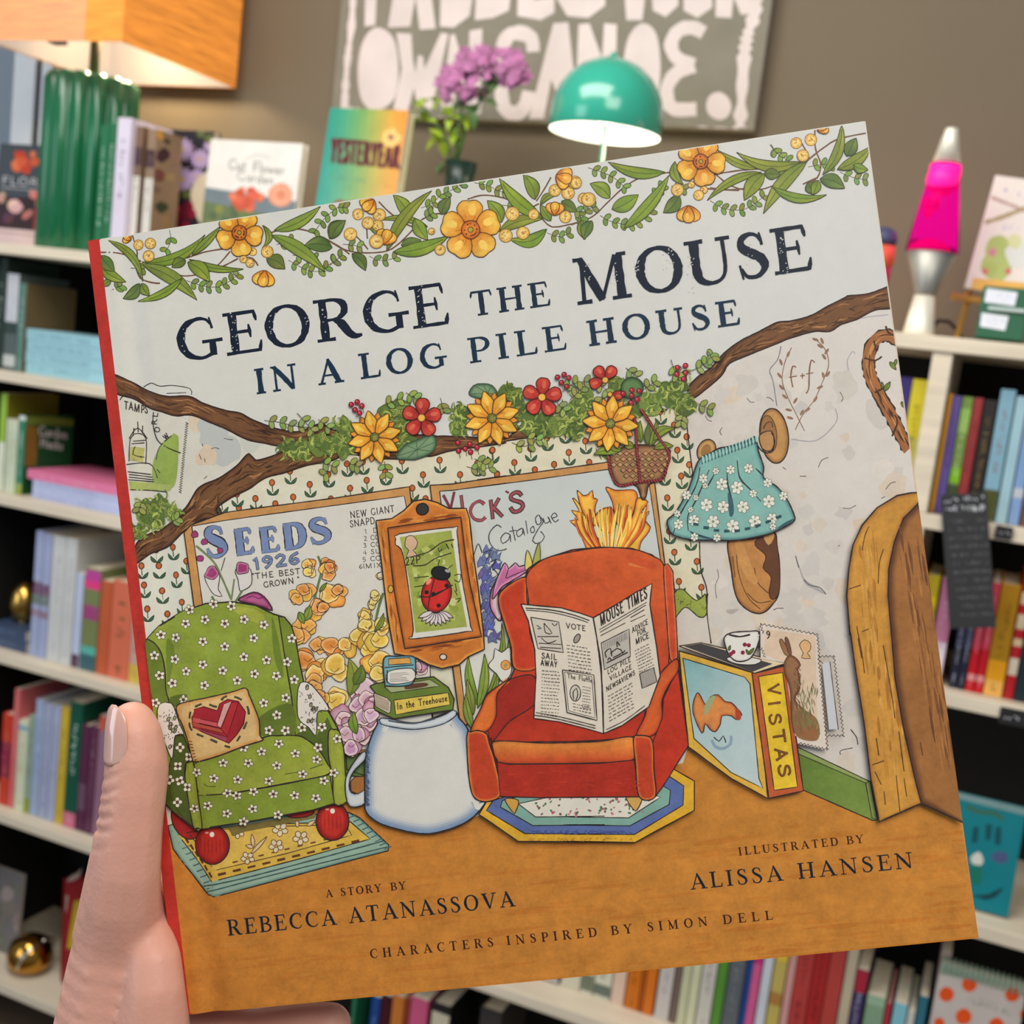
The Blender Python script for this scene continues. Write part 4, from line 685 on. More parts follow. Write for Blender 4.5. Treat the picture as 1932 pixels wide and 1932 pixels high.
# --- lava lamp
VX2, LV = at(1731, 640, 2.0).x, 2.0
lv = empty('lava_lamp', (VX2, LV, TOP), 'silver lava lamp with hot pink wax in magenta liquid', 'lava lamp')
zz = lambda v: zat(v, VX2 - .0, LV) - TOP
pm = (at(1760, 560, LV) - at(1700, 560, LV)).length / 60
M_al = mat('brushed_aluminium', (170, 168, 160), .52, metal=.9, noise=.06)
M_al2 = mat('lit_aluminium', (240, 234, 216), .45, metal=.35, noise=.04)  # lighter copy for foot and cap: bright window reflection put into the colour
zw, zg, zg2, zc_ = zz(557), zz(477), zz(309), zz(244)
obj('lamp_foot', lathe([(29 * pm, 0), (29.5 * pm, .004), (19.5 * pm, zw - .001)], 48), M_al2, lv, True); obj('lamp_cup', lathe([(19.5 * pm, zw - .0008), (20.5 * pm, zw + .004), (48 * pm, zg), (44 * pm, zg + .001)], 48), M_al, lv, True)
mg = mat('magenta_liquid', (158, 24, 130), .1, trans=.9, emit=(110, 0, 90), estr=.06, noise=0, ior=1.04)
obj('glass_bottle', lathe([(51 * pm, zg + .0012), (26.5 * pm, zg2)], 48), mg, lv, True)
mw = mat('hot_pink_wax', (255, 30, 140), .5, emit=(255, 0, 120), estr=1.15, noise=.05)
bm = bmesh.new(); s1 = (zz(315) - zz(368))
ball(bm, (-.001, -.006, (zz(318) + zz(366)) / 2), .0248, 1, 1, 1.0, 3); lathe([(.024, zz(340)), (.0245, zz(328)), (.0236, zz(312))], 28, bm=bm)
ball(bm, (-.012, -.01, zz(388)), .0125, 1.1, 1, 1, 3); ball(bm, (-.014, -.012, zz(404)), .0068, 1, 1, 1.2, 3)
lathe([(.033, zg + .003), (.031, zg + .009), (.022, zg + .0165), (.008, zg + .021), (.0005, zg + .0218)], 32, bm=bm, off=(-.004, -.004, 0))
obj('wax', bm, mw, lv, True)
obj('lamp_cap', lathe([(26.6 * pm, zg2 + .0005), (12 * pm, zc_), (11 * pm, zc_ + .001)], 40), M_al2, lv, True)
obj('cord', tube(bmesh.new(), [at(*p) - Vector((VX2, LV, TOP)) for p in ((1752, 625, 2.02), (1770, 605, 2.08), (1790, 607, 2.12), (1808, 625, 2.15), (1815, 640, 2.16))], .003, 8), M_dark, lv, True)
pl = bpy.data.lights.new('wax_glow', 'POINT'); pl.energy = .25; pl.color = (1, .05, .45); pl.shadow_soft_size = .05
po = bpy.data.objects.new('wax_glow', pl); C.objects.link(po); po.location = (VX2, LV + .09, TOP + zg + .07)

# --- small figurine left of it
fx = at(1664, 480, 2.08).x
fg = empty('figurine', (fx, 2.08, TOP), 'orange and magenta figurine with navy cap between picture book and lava lamp', 'figurine')
zf = lambda v: zat(v, fx, 2.08) - TOP
obj('figurine_stand', lathe([(.022, 0), (.022, .006), (.005, .01), (.005, zf(546))], 20), M_dark, fg, True)
obj('figurine_body', lathe([(.012, zf(546)), (.0175, zf(540)), (.0185, zf(505)), (.0005, zf(503))], 28), mat('magenta_paint', (190, 30, 80), .4), fg, True)
obj('figurine_coat', lathe([(.0187, zf(504.5)), (.021, zf(490)), (.02, zf(464)), (.0005, zf(462))], 28), mat('orange_paint', (226, 96, 64), .4), fg, True)
obj('figurine_cap', lathe([(.0195, zf(461.8)), (.0215, zf(452)), (.018, zf(438)), (.009, zf(430)), (.0005, zf(428))], 28), mat('navy_paint', (64, 70, 104), .5), fg, True)

# --- picture book on an easel with a green card box at its foot
M, W, H = plate((1878, 330), (2040, 352), (1840, 546), 2.10, .016, Yb=2.06)
ez = empty('easel', (at(1880, 600, 2.05).x, 2.05, TOP), 'small gold wooden easel holding the frog green picture book at right', 'easel')
Lc = lambda p: p - Vector(ez.location); bm = bmesh.new(); M_ez = mat('honey_wood', (196, 150, 70), .5, noise=.15, scale=20)
o0 = M @ Vector((-.004, -H - .002, -.03)); o1 = M @ Vector((W, -H - .002, -.03)); up = (M.to_3x3() @ Vector((0, 1, 0)))
obj('easel_ledge', tube(bmesh.new(), [Lc(o0 + Vector((-.014, -.012, -.006))), Lc(o1 + Vector((0, -.012, -.006)))], .006, 8), M_ez, ez, True)
for q in (o0 + Vector((.012, .008, 0)), o1 - Vector((.012, -.008, 0))):
    b0 = Vector((q.x - .006, q.y - .03, TOP + .004)); obj('easel_leg', tube(bmesh.new(), [Lc(b0), Lc(q + up * H * .75 + Vector((0, .022, 0)))], .005, 8), M_ez, ez, True)
obj('easel_leg', tube(bmesh.new(), [Lc(Vector(((o0.x + o1.x) / 2, 2.21, TOP + .004))), Lc(o0.lerp(o1, .5) + up * H * .7 + Vector((0, .03, 0)))], .005, 8), M_ez, ez, True)
e, A = face_book('book', 'pale picture book with a green frog shape standing on the easel', M, W, H, .014, (226, 216, 206), 'face out books on the bookcase top')
A.line([(1870, 372), (1900, 384), (1935, 398)], 7, (180, 150, 140)); A.line([(1858, 420), (1890, 410), (1935, 392)], 8, (160, 140, 96)); scribble(A, 1893, 356, 1935, 368, 14, (150, 150, 196)); scribble(A, 1890, 428, 1935, 432, 12, (176, 180, 206))
for x, y, r, c in ((1884, 470, 26, (166, 180, 90)), (1880, 500, 30, (170, 184, 96)), (1868, 508, 14, (160, 176, 80)), (1872, 476, 8, (196, 120, 130)), (1858, 512, 6, (200, 96, 90)), (1902, 512, 6, (200, 96, 90)), (1920, 480, 24, (214, 214, 206)), (1915, 455, 14, (206, 206, 150))): blob(A, x, y, r, c, wob=.12)
quad(A, (1836, 524), (1960, 536), (1960, 560), (1830, 552), (226, 170, 66)); A.build('cover_print', M_print, e)
M, W, H = plate((1856, 538), (1945, 552), (1826, 648), 2.0, .05, zb=TOP, Yb=1.99)
gb = empty('card_box', label='dark green card box with two white labels under the easel book', cat='box', M=M)
obj('box_body', BX(0, -H, -.035, W, 0, 0, .002), mat('dark_green_card', (30, 92, 62), .55), gb)
for (a, b, c, d) in (((1862, 544), (1920, 552), (1914, 578), (1857, 570)), ((1852, 590), (1903, 597), (1896, 624), (1849, 616))):
    P4 = [px(M @ Vector(cn)) for cn in ((0, 0, 0), (W, 0, 0), (W, -H, 0), (0, -H, 0))]; A = Art(P4, W, H, seed=4, cell=4, dz=3e-5, z0=4e-4)
    quad(A, a, b, c, d, (226, 228, 236)); scribble(A, a[0] + 8, a[1] + 9, b[0] - 8, b[1] + 9, 6, (170, 176, 196)); scribble(A, a[0] + 8, a[1] + 17, b[0] - 14, b[1] + 17, 5, (180, 184, 200)); A.build('label', M_print, gb)
cl = obj('label_clip', BX(.012, -H * .47, .001, W * .95, -H * .40, .005, .001), mat('clear_acrylic', (190, 205, 200), .15), gb)

# --- paper signs on the shelf edges
def sign(name, label, c4, Y, Yb, base, lines, tcol, group=None):
    O, Xr, Bl = at(*c4[0], Y), at(*c4[1], Y), at(*c4[3], Yb); x = Xr - O; W = x.length; x.normalize(); y = O - Bl; y -= x * y.dot(x); H = y.length; y.normalize(); n = x.cross(y)
    M = Matrix(((x.x, y.x, n.x, O.x), (x.y, y.y, n.y, O.y), (x.z, y.z, n.z, O.z), (0, 0, 0, 1)))
    e = empty(name, label=label, cat='sign', M=M, group=group); bm = bmesh.new(); n_ = 8                    # a card with a slight curl
    obj('card', BX(0, -H, -.0012, W, 0, 0, .0003), cover_mat(base, .7), e)
    A = Art([px(M @ Vector(cn)) for cn in ((0, 0, 0), (W, 0, 0), (W, -H, 0), (0, -H, 0))], W, H, clip=(.001, -H + .001, W - .001, -.001), seed=6, cell=4, dz=2e-5, z0=1e-4)
    for a, b, h, c in lines: scribble(A, *a, *b, h, c)
    A.build('chalk_print', M_print, e); return e
ln = [((1781, 946), (1858, 938), 11, (190, 192, 196)), ((1781, 962), (1862, 957), 13, (200, 202, 205))]
for k in range(12): ln.append(((1786 + k * 2.2, 984 + k * 16), (1866 + k * 3.6 - (k % 3) * 9, 980 + k * 16), 7, (104, 104, 108)))
sign('shelf_sign', 'tall black chalk lettered sign hanging down over the right hand books', [(1774, 934), (1861, 928), (1910, 1178), (1806, 1186)], 1.944, 1.915, (40, 40, 42), ln, None)
sign('shelf_sign', 'small black tag on shelf edge right of the tall black sign', [(1880, 990), (1913, 996), (1908, 1022), (1876, 1014)], 1.944, 1.944, (30, 30, 32), [((1884, 1003), (1906, 1008), 9, (170, 172, 176))], None)
sign('shelf_sign', 'small black tag with white script on edge above teal book', [(1888, 1333), (1950, 1345), (1942, 1376), (1884, 1364)], 1.944, 1.944, (30, 30, 32), [((1894, 1352), (1940, 1360), 12, (186, 188, 192))], None)

# --- teal picture book and dotted notebook, lower right
M, W, H = plate((1796, 1492), (1934, 1540), (1760, 1690), 2.03, .012, zb=SH[3] + TH + .001, Yb=2.0)
e, A = face_book('book', 'teal picture book facing out on shelf right of the held book', M, W, H, .012, (0, 118, 128))
quad(A, (1780, 1478), (1940, 1520), (1940, 1540), (1776, 1499), (120, 150, 150))
for P in ([(1842, 1560), (1838, 1590)], [(1866, 1555), (1864, 1585)], [(1884, 1560), (1882, 1594)]): A.line(P, 11, (6, 74, 84))
A.line([(1825, 1522), (1850, 1532), (1876, 1534), (1892, 1546)], 7, (60, 100, 70)); blob(A, 1845, 1621, 12, (206, 206, 196)); blob(A, 1888, 1618, 16, (70, 84, 124), ry=11); blob(A, 1842, 1650, 10, (20, 110, 90), ry=20); A.line([(1838, 1690), (1866, 1692), (1892, 1676)], 10, (10, 62, 70), taper=True); A.build('cover_print', M_print, e)
M, W, H = plate((1776, 1816), (1940, 1848), (1764, 1932), 2.0, .018, zb=SH[4] + TH, Yb=1.995)
e, A = face_book('notebook', 'white spiral notebook with orange dots in bottom right corner', M, W, H, .018, (196, 186, 178), cat='notebook')
for x, y, r in ((1786, 1876, 14), (1829, 1857, 14), (1818, 1918, 15), (1910, 1876, 14), (1880, 1934, 14), (1938, 1915, 14), (1772, 1930, 10), (1850, 1968, 14)): blob(A, x, y, r, (226, 84, 30), n=12, wob=.03)
scribble(A, 1822, 1886, 1906, 1912, 10, (124, 140, 124)); scribble(A, 1840, 1882, 1890, 1896, 7, (150, 156, 146))
quad(A, (1760, 1790), (1960, 1838), (1960, 1870), (1760, 1836), (150, 166, 150)); A.build('cover_print', M_print, e)
bm = bmesh.new(); ncoil = 16
for k in range(ncoil):
    x = W * (k + .5) / ncoil; tube(bm, [(x + .0016 * math.sin(a * .5), -.006 + .0135 * math.cos(a), -.009 + .0125 * math.sin(a)) for a in [2 * PI * i / 12 for i in range(12)]], .0021, 6)
obj('spiral_binding', bm, mat('sage_wire', (150, 172, 150), .4), e, True)

# --- back-of-shelf face-out covers and ornaments on the left
A, done = side_art(GBB[-1])
quad(A, (38, 776), (150, 794), (150, 804), (38, 800), (110, 130, 50)); quad(A, (44, 800), (72, 806), (68, 880), (40, 880), (130, 100, 40)); text(A, 'Garden', (72, 821), (126, 829), 18, (200, 206, 200), hand=.14, up=(.08, -1)); text(A, 'Hacks', (74, 843), (118, 850), 18, (200, 206, 200), hand=.14, up=(.08, -1)); done()
M_gold = mat('gold_leaf', (206, 164, 84), .24, metal=1, noise=.25, scale=40, bump=.6, bscale=45)
gx, gy = at(39, 1140, 2.03).x, 2.04; gz = SH[3] + TH + .0525
g = empty('gold_ornament', (gx, gy, gz), 'gold crackled ball resting on slate blue books at left', 'ornament')
rr_ = .5 * (at(60, 1130, 2.03) - at(18, 1130, 2.03)).length; zz1 = zat(1097, gx, gy) - gz
obj('ball', lathe([(.006, 0), (rr_ * .7, zz1 * .1), (rr_, zz1 * .4), (rr_ * .85, zz1 * .75), (rr_ * .35, zz1 * .97), (.0005, zz1)], 40), M_gold, g, True)
obj('ornament_foot', lathe([(.012, -.0002), (.008, .004)], 20), M_gold, g, True)
gx, gy = at(57, 1800, 2.03).x, 2.03; gz = SH[5] + TH
g = empty('gold_ornament', (gx, gy, gz), 'shiny brass bell with silver rim on the lowest left shelf', 'ornament')
rr_ = .5 * (at(90, 1800, 2.03) - at(28, 1800, 2.03)).length; zz1 = zat(1762, gx, gy) - gz
M_br = mat('polished_brass', (190, 140, 60), .12, metal=1)
obj('bell_body', lathe([(rr_ * .5, 0), (rr_ * .95, zz1 * .2), (rr_, zz1 * .45), (rr_ * .8, zz1 * .8), (rr_ * .2, zz1), (.0005, zz1)], 40), M_br, g, True)
bm = bmesh.new(); tube(bm, [(rr_ * 1.03 * math.cos(a) * .3 + rr_ * .35, rr_ * 1.02 * math.sin(a), zz1 * .5 + zz1 * .42 * math.cos(a)) for a in [2 * PI * i / 24 for i in range(25)]], .004, 8)
obj('bell_rim', bm, mat('polished_silver', (214, 216, 208), .15, metal=1), g, True)
M, W, H = plate((-18, 1630), (43, 1633), (-24, 1782), 2.06, .02, zb=SH[5] + TH, Yb=2.05)
e, A = face_book('book', 'grey card with faded pink flowers at bottom left corner', M, W, H, .012, (120, 116, 116))
for k in range(24): blob(A, A.rnd.uniform(-30, 40), A.rnd.uniform(1665, 1790), A.rnd.uniform(8, 15), A.rnd.choice([(150, 130, 126), (130, 122, 112), (112, 112, 104), (166, 150, 146), (120, 124, 110)]))
A.build('cover_print', M_print, e)
M, W, H = plate((125, 1664), (206, 1640), (96, 1840), 2.04, .04, zb=SH[5] + TH, Yb=2.0, Ytr=2.12)
e, A = face_book('gift_bag', 'red gift bag with yellow patch and silver edge behind the hand', M, W, H, .03, (150, 26, 36), cat='gift bag', pages=False)
A.line([(124, 1690), (118, 1730), (108, 1790), (98, 1840)], 10, (180, 180, 164)); A.fill([(140, 1700), (200, 1690), (200, 1790), (126, 1790)], (196, 170, 40), smooth=False); A.build('cover_print', M_print, e)
bm = bmesh.new(); blade(bm, Vector((0, 0, 0)), Vector((.02, .02, .004)), .006); blade(bm, Vector((.012, 0, 0)), Vector((.034, .03, .004)), .006)
obj('tissue_paper', bm, mat('tissue', (214, 190, 186), .8), e)

# ================================================================== the held picture book
BXv = Vector((.911374, .323942, .253887)); BYv = Vector((-.287113, .058413, .956114)); BZv = BXv.cross(BYv)
BO = Vector((-.290163, .30737, 1.769074)); BW, BH, BT = .256, .2568, .0135
BM = Matrix(((BXv.x, BYv.x, BZv.x, BO.x), (BXv.y, BYv.y, BZv.y, BO.y), (BXv.z, BYv.z, BZv.z, BO.z), (0, 0, 0, 1)))
def groove(u):
    return -.0009 * (.5 - .5 * math.cos(2 * PI * (u - .0065) / .012)) if .0065 < u < .0185 else 0.0
hb = empty('picture_book', label='large square white and orange illustrated hardcover held up in the left hand', cat='book', M=BM)
class Cover(Art):
    slabs = [0, .005] + [.0065 + .0008 * i for i in range(16)] + [1]
    def poly(s, pts, cols, z):
        us = [s.uv(p)[0] for p in pts]; full = s.clip
        if min(us) < .0186:
            for a, b in zip(s.slabs, s.slabs[1:]):
                if max(us) > a and min(us) < b:
                    s.clip = (max(full[0], a), full[1], min(full[2], b), full[3]); Art.poly(s, pts, cols, z)
            s.clip = full
        else: Art.poly(s, pts, cols, z)
    def lc(s, c):
        l = [v * s.K for v in lin(c)]; g = .25 * l[0] + .65 * l[1] + .1 * l[2]; return tuple(min(1.0, v + (g - v) * .03) for v in l)
    def build(s, *a):
        s.V = [(x, y, z + groove(x)) for x, y, z in s.V]; return Art.build(s, *a)
P4B = [(162, 452), (1631, 231), (1850, 1772), (337, 1914)]
STRIP = .0042
A = Cover(P4B, BW, BH, clip=(STRIP, -BH + .0005, BW - .0005, -.0004), seed=7, cell=8, dz=3.4e-6, z0=2e-5); A.K = 1.25
rd = A.rnd
def Z(ox, oy, s): return [(ox + float(a) / 4, oy + float(b) / 4) for a, b in (q.split(',') for q in s.split())]
def V(ox, oy, *p): return [(ox + a / 4, oy + b / 4) for a, b in p]
T1, T2, T3, T4 = (160, 240), (620, 240), (1080, 210), (1300, 220)
M1, M2, M3, M4 = (200, 680), (480, 680), (900, 660), (1240, 560)
B1, B2, B3, B4 = (240, 1100), (560, 1040), (880, 1000), (1240, 900)
D1, D2, D3, D4 = (290, 1449), (660, 1449), (1040, 1380), (1380, 1180)
INKB = (46, 36, 34); BR = (112, 74, 44)
def fz(t, s, col, **k): return A.fill(Z(*t, s), col, **k)
def lz(t, s, w=2.2, col=INKB, **k): A.line(Z(*t, s), w, col, **k)
def mix(a, b, t): return tuple(x + (y - x) * t for x, y in zip(a, b))
def jit(c, d=10): return tuple(max(0, min(255, v + rd.uniform(-d, d))) for v in c)
def leaf(b, t, w, bend=0.0, c1=(146, 158, 54), c2=(112, 132, 46), ink=(62, 66, 34), rib=True, iw=1.5):
    (x0, y0), (x1, y1) = b, t; dx, dy = x1 - x0, y1 - y0; l = math.hypot(dx, dy) or 1; nx, ny = -dy / l, dx / l
    mid = []; Lf = []; Rt = []; n = 9
    for i in range(n + 1):
        f = i / n; o = 4 * f * (1 - f) * bend * l; x, y = x0 + dx * f + nx * o, y0 + dy * f + ny * o; ww = w / 2 * math.sin(PI * f ** .85) ** .9
        mid.append((x, y)); Lf.append((x + nx * ww, y + ny * ww)); Rt.append((x - nx * ww, y - ny * ww))
    A.fill(Lf + Rt[1:-1][::-1], c1, smooth=False, grad=(c2, mid[n], mid[2]), edge=True, ew=max(.8, w * .14), ec=.8)
    A.fill(mid + [p for p in Rt[1:-1][::-1]], mix(c1, c2, .75), smooth=False)
    A.line(Lf + Rt[::-1], iw, ink, smooth=False)
    if rib:
        A.line(mid[:-1], iw * .8, mix(ink, c2, .3), smooth=False)
def oval(x, y, rx, ry, rot, col, n=12, **k):
    c, s_ = math.cos(rot), math.sin(rot); return A.fill([(x + rx * math.cos(a) * c - ry * math.sin(a) * s_, y + rx * math.cos(a) * s_ + ry * math.sin(a) * c) for a in [2 * PI * i / n for i in range(n)]], col, **k)
def sprig(pts, r=7, n=None, col=(118, 138, 62), stem=True):
    P = catmull(pts, step=4); L = sum(math.dist(a, b) for a, b in zip(P, P[1:])); n = n or max(2, int(L / (r * 2.1)))
    if stem: A.line(pts, 1.3, (92, 78, 54))
    d = 0; k = 0
    for a, b in zip(P, P[1:]):
        d += math.dist(a, b)
        if d >= L * (k + .5) / n and k < n:
            k += 1; an = math.atan2(b[1] - a[1], b[0] - a[0])
            for sg in (1, -1):
                aa = an + sg * rd.uniform(.7, 1.2); x, y = b[0] + math.cos(aa) * r * .9, b[1] + math.sin(aa) * r * .9; oval(x, y, r, r * .62, aa, jit(col, 14), 9, ink=(58, 64, 36), w=1.2)
def pom(x, y, r):
    oval(x, y, r, r, 0, (226, 196, 116), 14, edge=(206, 160, 70), ew=r * .4, ink=(128, 96, 50), w=1.2)
    for k in range(int(r * 1.3)):
        a, f = rd.uniform(0, 2 * PI), rd.uniform(0, .8); A.line([(x + r * f * math.cos(a), y + r * f * math.sin(a)), (x + r * f * math.cos(a) + rd.uniform(-3, 3), y + r * f * math.sin(a) + rd.uniform(-3, 3))], 1.8, rd.choice([(190, 130, 40), (206, 150, 60), (160, 104, 40)]))
def petal(x, y, a, r, w, c1, c2, ink, iw=1.7, r0=.15, notch=.0, fan=True, pt=False):
    c, s_ = math.cos(a), math.sin(a); f = lambda u, v: (x + c * r * u - s_ * w * v, y + s_ * r * u + c * w * v)
    P = [f(r0, .16), f(.42, .78), f(.75, 1.0), f(.97, .55), f(1.0 - notch, 0), f(.97, -.55), f(.75, -1.0), f(.42, -.78), f(r0, -.16)]
    if pt: P = [f(r0, .14), f(.36, .7), f(.62, 1.0), f(.86, .55), f(1.04, 0), f(.86, -.55), f(.62, -1.0), f(.36, -.7), f(r0, -.14)]
    A.fill(P, c1, grad=(c2, f(1, 0), f(.2, 0)), edge=True, ew=w * .25, ec=.84, ink=ink, w=iw)
    if fan:
        for k in range(4): v = rd.uniform(-.5, .5); A.line([f(.24, v * .4), f(rd.uniform(.42, .62), v)], 1.1, mix(c2, ink, .35), taper=True)
        oval(*f(.66, rd.uniform(-.3, .3)), r * .2, w * .3, a, mix(c1, (255, 236, 170), .16), 10); oval(*f(.36, rd.uniform(-.2, .2)), r * .12, w * .22, a, mix(c2, c1, .3), 8)
YA, YB = (236, 178, 62), (206, 122, 24)
def buttercup(x, y, r, rot, rc, n=5, cut=None):
    for k in range(n):
        if cut and k in cut: continue
        petal(x, y, rot + 2 * PI * k / n, r, r * .43, jit(YA, 8), YB, (96, 58, 24), r0=.2, notch=.04)
    oval(x, y, rc, rc, 0, (206, 116, 30), 14, edge=(176, 84, 24), ew=rc * .3, ink=(96, 52, 22), w=1.8); oval(x, y, rc * .28, rc * .28, 0, (166, 150, 50), 8, ink=(80, 60, 24), w=1.4)
    for k in range(14): a = rd.uniform(0, 2 * PI); oval(x + rc * .65 * math.cos(a), y + rc * .65 * math.sin(a), 1.5, 1.5, 0, (90, 44, 20), 6)
def bud(x, y, r, a):
    for d in (-.5, .5, 0): petal(x - math.cos(a) * r * .9, y - math.sin(a) * r * .9, a + d, r * 1.9, r * .62, jit(YA, 8), YB, (110, 64, 24), r0=.1)

# ---- flat grounds of the picture
PAPER = (203, 200, 190)
A.fill([(120, 420), (1680, 190), (1900, 1830), (290, 1960)], PAPER, smooth=False, grad=((196, 195, 190), (300, 1000), (1600, 600)))
WPAP = (206, 196, 166)
A.fill(Z(*M1, '240,1510 470,1390 600,1270 740,1190 940,1030 1200,880 1500,790 1850,700') + Z(*M2, '1280,700 1480,680 1900,620') + Z(*M3, '500,640 700,600 1280,470 1570,420 1590,640 1640,960') + Z(*B4, '320,480 345,800 380,1040 410,1260') + Z(*B4, '160,1280 160,2000') + [(1290, 1500), (900, 1560), (300, 1560), (250, 1300)], WPAP, smooth=False, grad=((208, 205, 188), (620, 860), (300, 1000)))
PLS = (198, 188, 176)
A.fill(Z(*M3, '1570,430 1610,360') + Z(*M4, '260,770 380,690 500,580 700,440 900,360 1180,270 1380,220 1640,110 1900,60') + [(1900, 1600), (1660, 1560)] + Z(*D4, '1115,1480 1050,1180 510,930') + Z(*B4, '1000,1400 410,1260 380,1040 345,800 320,480') + Z(*M4, '270,1360 210,860'), PLS, smooth=False, grad=((202, 194, 186), (1300, 900), (1600, 800)))
A.fill(Z(*M1, '80,235 320,350 520,410 780,460 1080,590 1300,640 1300,720 980,790 700,950 450,1240 245,1370 200,1000'), (200, 195, 180), smooth=False)
for i in range(120):                                      # plaster wash stains
    x, y = rd.uniform(1340, 1690), rd.uniform(700, 1440)
    if x > 1500 and y > 640 or x < 1500: blob(A, x, y, rd.uniform(6, 26), mix(PLS, rd.choice([(176, 172, 170), (206, 178, 146), (186, 182, 178), (214, 206, 196)]), rd.uniform(.15, .5)), n=11, wob=.45)
for x, y, r in ((385, 790, 26), (400, 815, 34), (430, 845, 30), (390, 860, 22), (470, 830, 22)): blob(A, x, y, r, rd.choice([(176, 178, 172), (204, 184, 158), (190, 188, 176)]), n=10, wob=.35)
FLO = (186, 116, 38)
A.fill([(280, 1560), (640, 1500), (700, 1470), (900, 1540), (1290, 1440), (1300, 1410)] + Z(*D4, '0,1150 285,1300 545,1240 1080,1480 1430,1350 1760,1490') + [(1900, 1560), (1900, 1830), (290, 1960)], FLO, smooth=False, grad=((188, 122, 44), (300, 1700), (1500, 1800)))
for i in range(320):
    x, y = rd.uniform(330, 1830), rd.uniform(1560, 1880); l = rd.uniform(30, 130); c = rd.choice([(176, 100, 30), (170, 96, 30), (190, 128, 54), (186, 124, 48), (178, 106, 36)])
    A.fill([(x, y), (x + l * .5, y - l * .06 - rd.uniform(1, 5)), (x + l, y - l * .1), (x + l * .5, y - l * .04 + rd.uniform(1, 4))], mix(FLO, c, rd.uniform(.1, .36)))
# skirting board left and right
A.fill([(640, 1418), (700, 1400), (700, 1465), (650, 1462)], (92, 118, 58), smooth=False, ink=INKB); A.fill(Z(*B2, '375,1510 520,1495 520,1690 380,1640'), (92, 118, 58), smooth=False, ink=INKB)
fz(D4, '500,920 1055,1185 1110,1475 1075,1478 545,1245 510,1000', (98, 122, 48), smooth=False, ink=INKB, grad=((116, 138, 62), (1520, 1440), (1660, 1540))); fz(D4, '500,920 1055,1185 1020,1195 515,975', (134, 150, 84), smooth=False, ink=INKB, w=1.5); fz(D4, '1020,1195 1055,1185 1110,1475 1070,1460', (146, 160, 92), smooth=False, ink=INKB, w=1.6)
# tulip wallpaper
def tulip(x, y, r=5.2):
    A.line([(x, y + 3), (x + 1.5, y + 18)], 2, (70, 84, 50)); 
    for sg in (-1, 1): leaf((x + 1.5, y + 24), (x + 1.5 + sg * 11, y + 12), 5.5, .1 * sg, (86, 112, 72), (52, 84, 60), (40, 60, 44), False, 1.2)
    oval(x, y, r, r * 1.15, 0, (186, 98, 46), 10, edge=(146, 70, 34), ew=2, ink=(84, 44, 28), w=1.4)
for t, pts in ((M1, ((1385, 830), (1250, 915), (1535, 930), (1675, 855), (1125, 1035), (1410, 1025), (1840, 960), (1000, 1105), (1275, 1075), (500, 1400), (390, 1540), (525, 1610), (285, 1685), (415, 1730), (570, 1815), (310, 1865), (455, 1905), (605, 1505), (870, 1050), (985, 1000), (265, 1540), (370, 1420))), (M2, ((845, 900), (1395, 750), (1270, 860), (1550, 860), (1830, 855), (1110, 755), (985, 840), (1680, 775), (1790, 680), (695, 775), (815, 760), (1290, 1040), (575, 1040), (1190, 960))), (M3, ((115, 755), (400, 745), (690, 775), (815, 690), (280, 850), (580, 865), (525, 665), (1485, 570), (1510, 760), (1540, 955), (1435, 1120), (1380, 470), (1490, 1530), (1660, 1600), (1525, 1750), (1695, 1795), (150, 940), (1610, 1420), (1450, 1370), (435, 905), (845, 850), (660, 610), (1410, 930), (1580, 660), (1600, 870)))):
    for a, b in pts: tulip(t[0] + a / 4, t[1] + b / 4)
# wall corner lines
lz(M4, '215,860 230,1050 270,1360', 2); lz(B4, '320,490 330,700 375,850 380,1050 410,1260', 2.2)
for s in ('885,580 930,590 955,590', '790,660 820,650 850,660', '720,620 728,640', '700,700 715,740', '740,730 745,760', '735,885 760,865'): lz(M1, s, 1.4, (90, 80, 78))
for s in ('675,770 700,800 730,800', '820,765 850,770 875,795', '360,900 375,930 410,945', '1375,725 1400,770 1385,800', '490,990 470,1020 485,1050', '1215,1295 1240,1240 1290,1220', '1075,1360 1125,1360', '1725,1460 1760,1415 1800,1405', '1400,1600 1450,1605 1500,1580', '1690,1530 1720,1515', '1365,1890 1380,1880', '945,1290 970,1310'): lz(M4, s, 1.6, (110, 96, 96))
fz(B4, '1045,600 1075,680 1120,780 1200,830 1270,890 1180,850 1110,800', (160, 156, 154)); lz(B4, '1045,600 1070,690', 1.8, (90, 84, 84)); lz(B4, '1110,780 1150,820 1230,840 1275,890', 1.8, (90, 84, 84)); fz(B4, '520,1010 620,1000 560,1040', (170, 160, 150)); lz(B4, '880,1010 905,995 955,995', 1.6, (100, 90, 86)); lz(B4, '455,700 465,760 440,820 450,920', 1.6, (120, 112, 110)); lz(D4, '905,790 950,850 960,905', 1.8); lz(D4, '830,980 830,950 920,930', 1.4)
lz(M4, '930,380 905,480 845,560 870,640 900,830', 1.8, (120, 110, 130)); lz(M4, '1340,850 1350,950 1200,1090 1010,1080', 1.8, (150, 146, 150)); lz(M4, '1440,560 1430,490 1470,420 1490,440', 1.5, (150, 146, 160)); lz(M4, '1480,180 1600,160 1740,145', 2, (166, 158, 166))
BRW = (124, 88, 66)                                     # carved initials in a sprig ring
lz(M4, '1045,540 1020,530 1005,600 1020,690', 2.6, BRW); lz(M4, '990,615 1050,605', 2.4, BRW); lz(M4, '1185,505 1160,485 1145,560 1140,700 1120,735', 2.6, BRW); lz(M4, '1120,590 1175,580', 2.4, BRW); lz(M4, '1075,605 1110,600', 2.2, BRW); lz(M4, '1092,585 1092,625', 2.2, BRW)
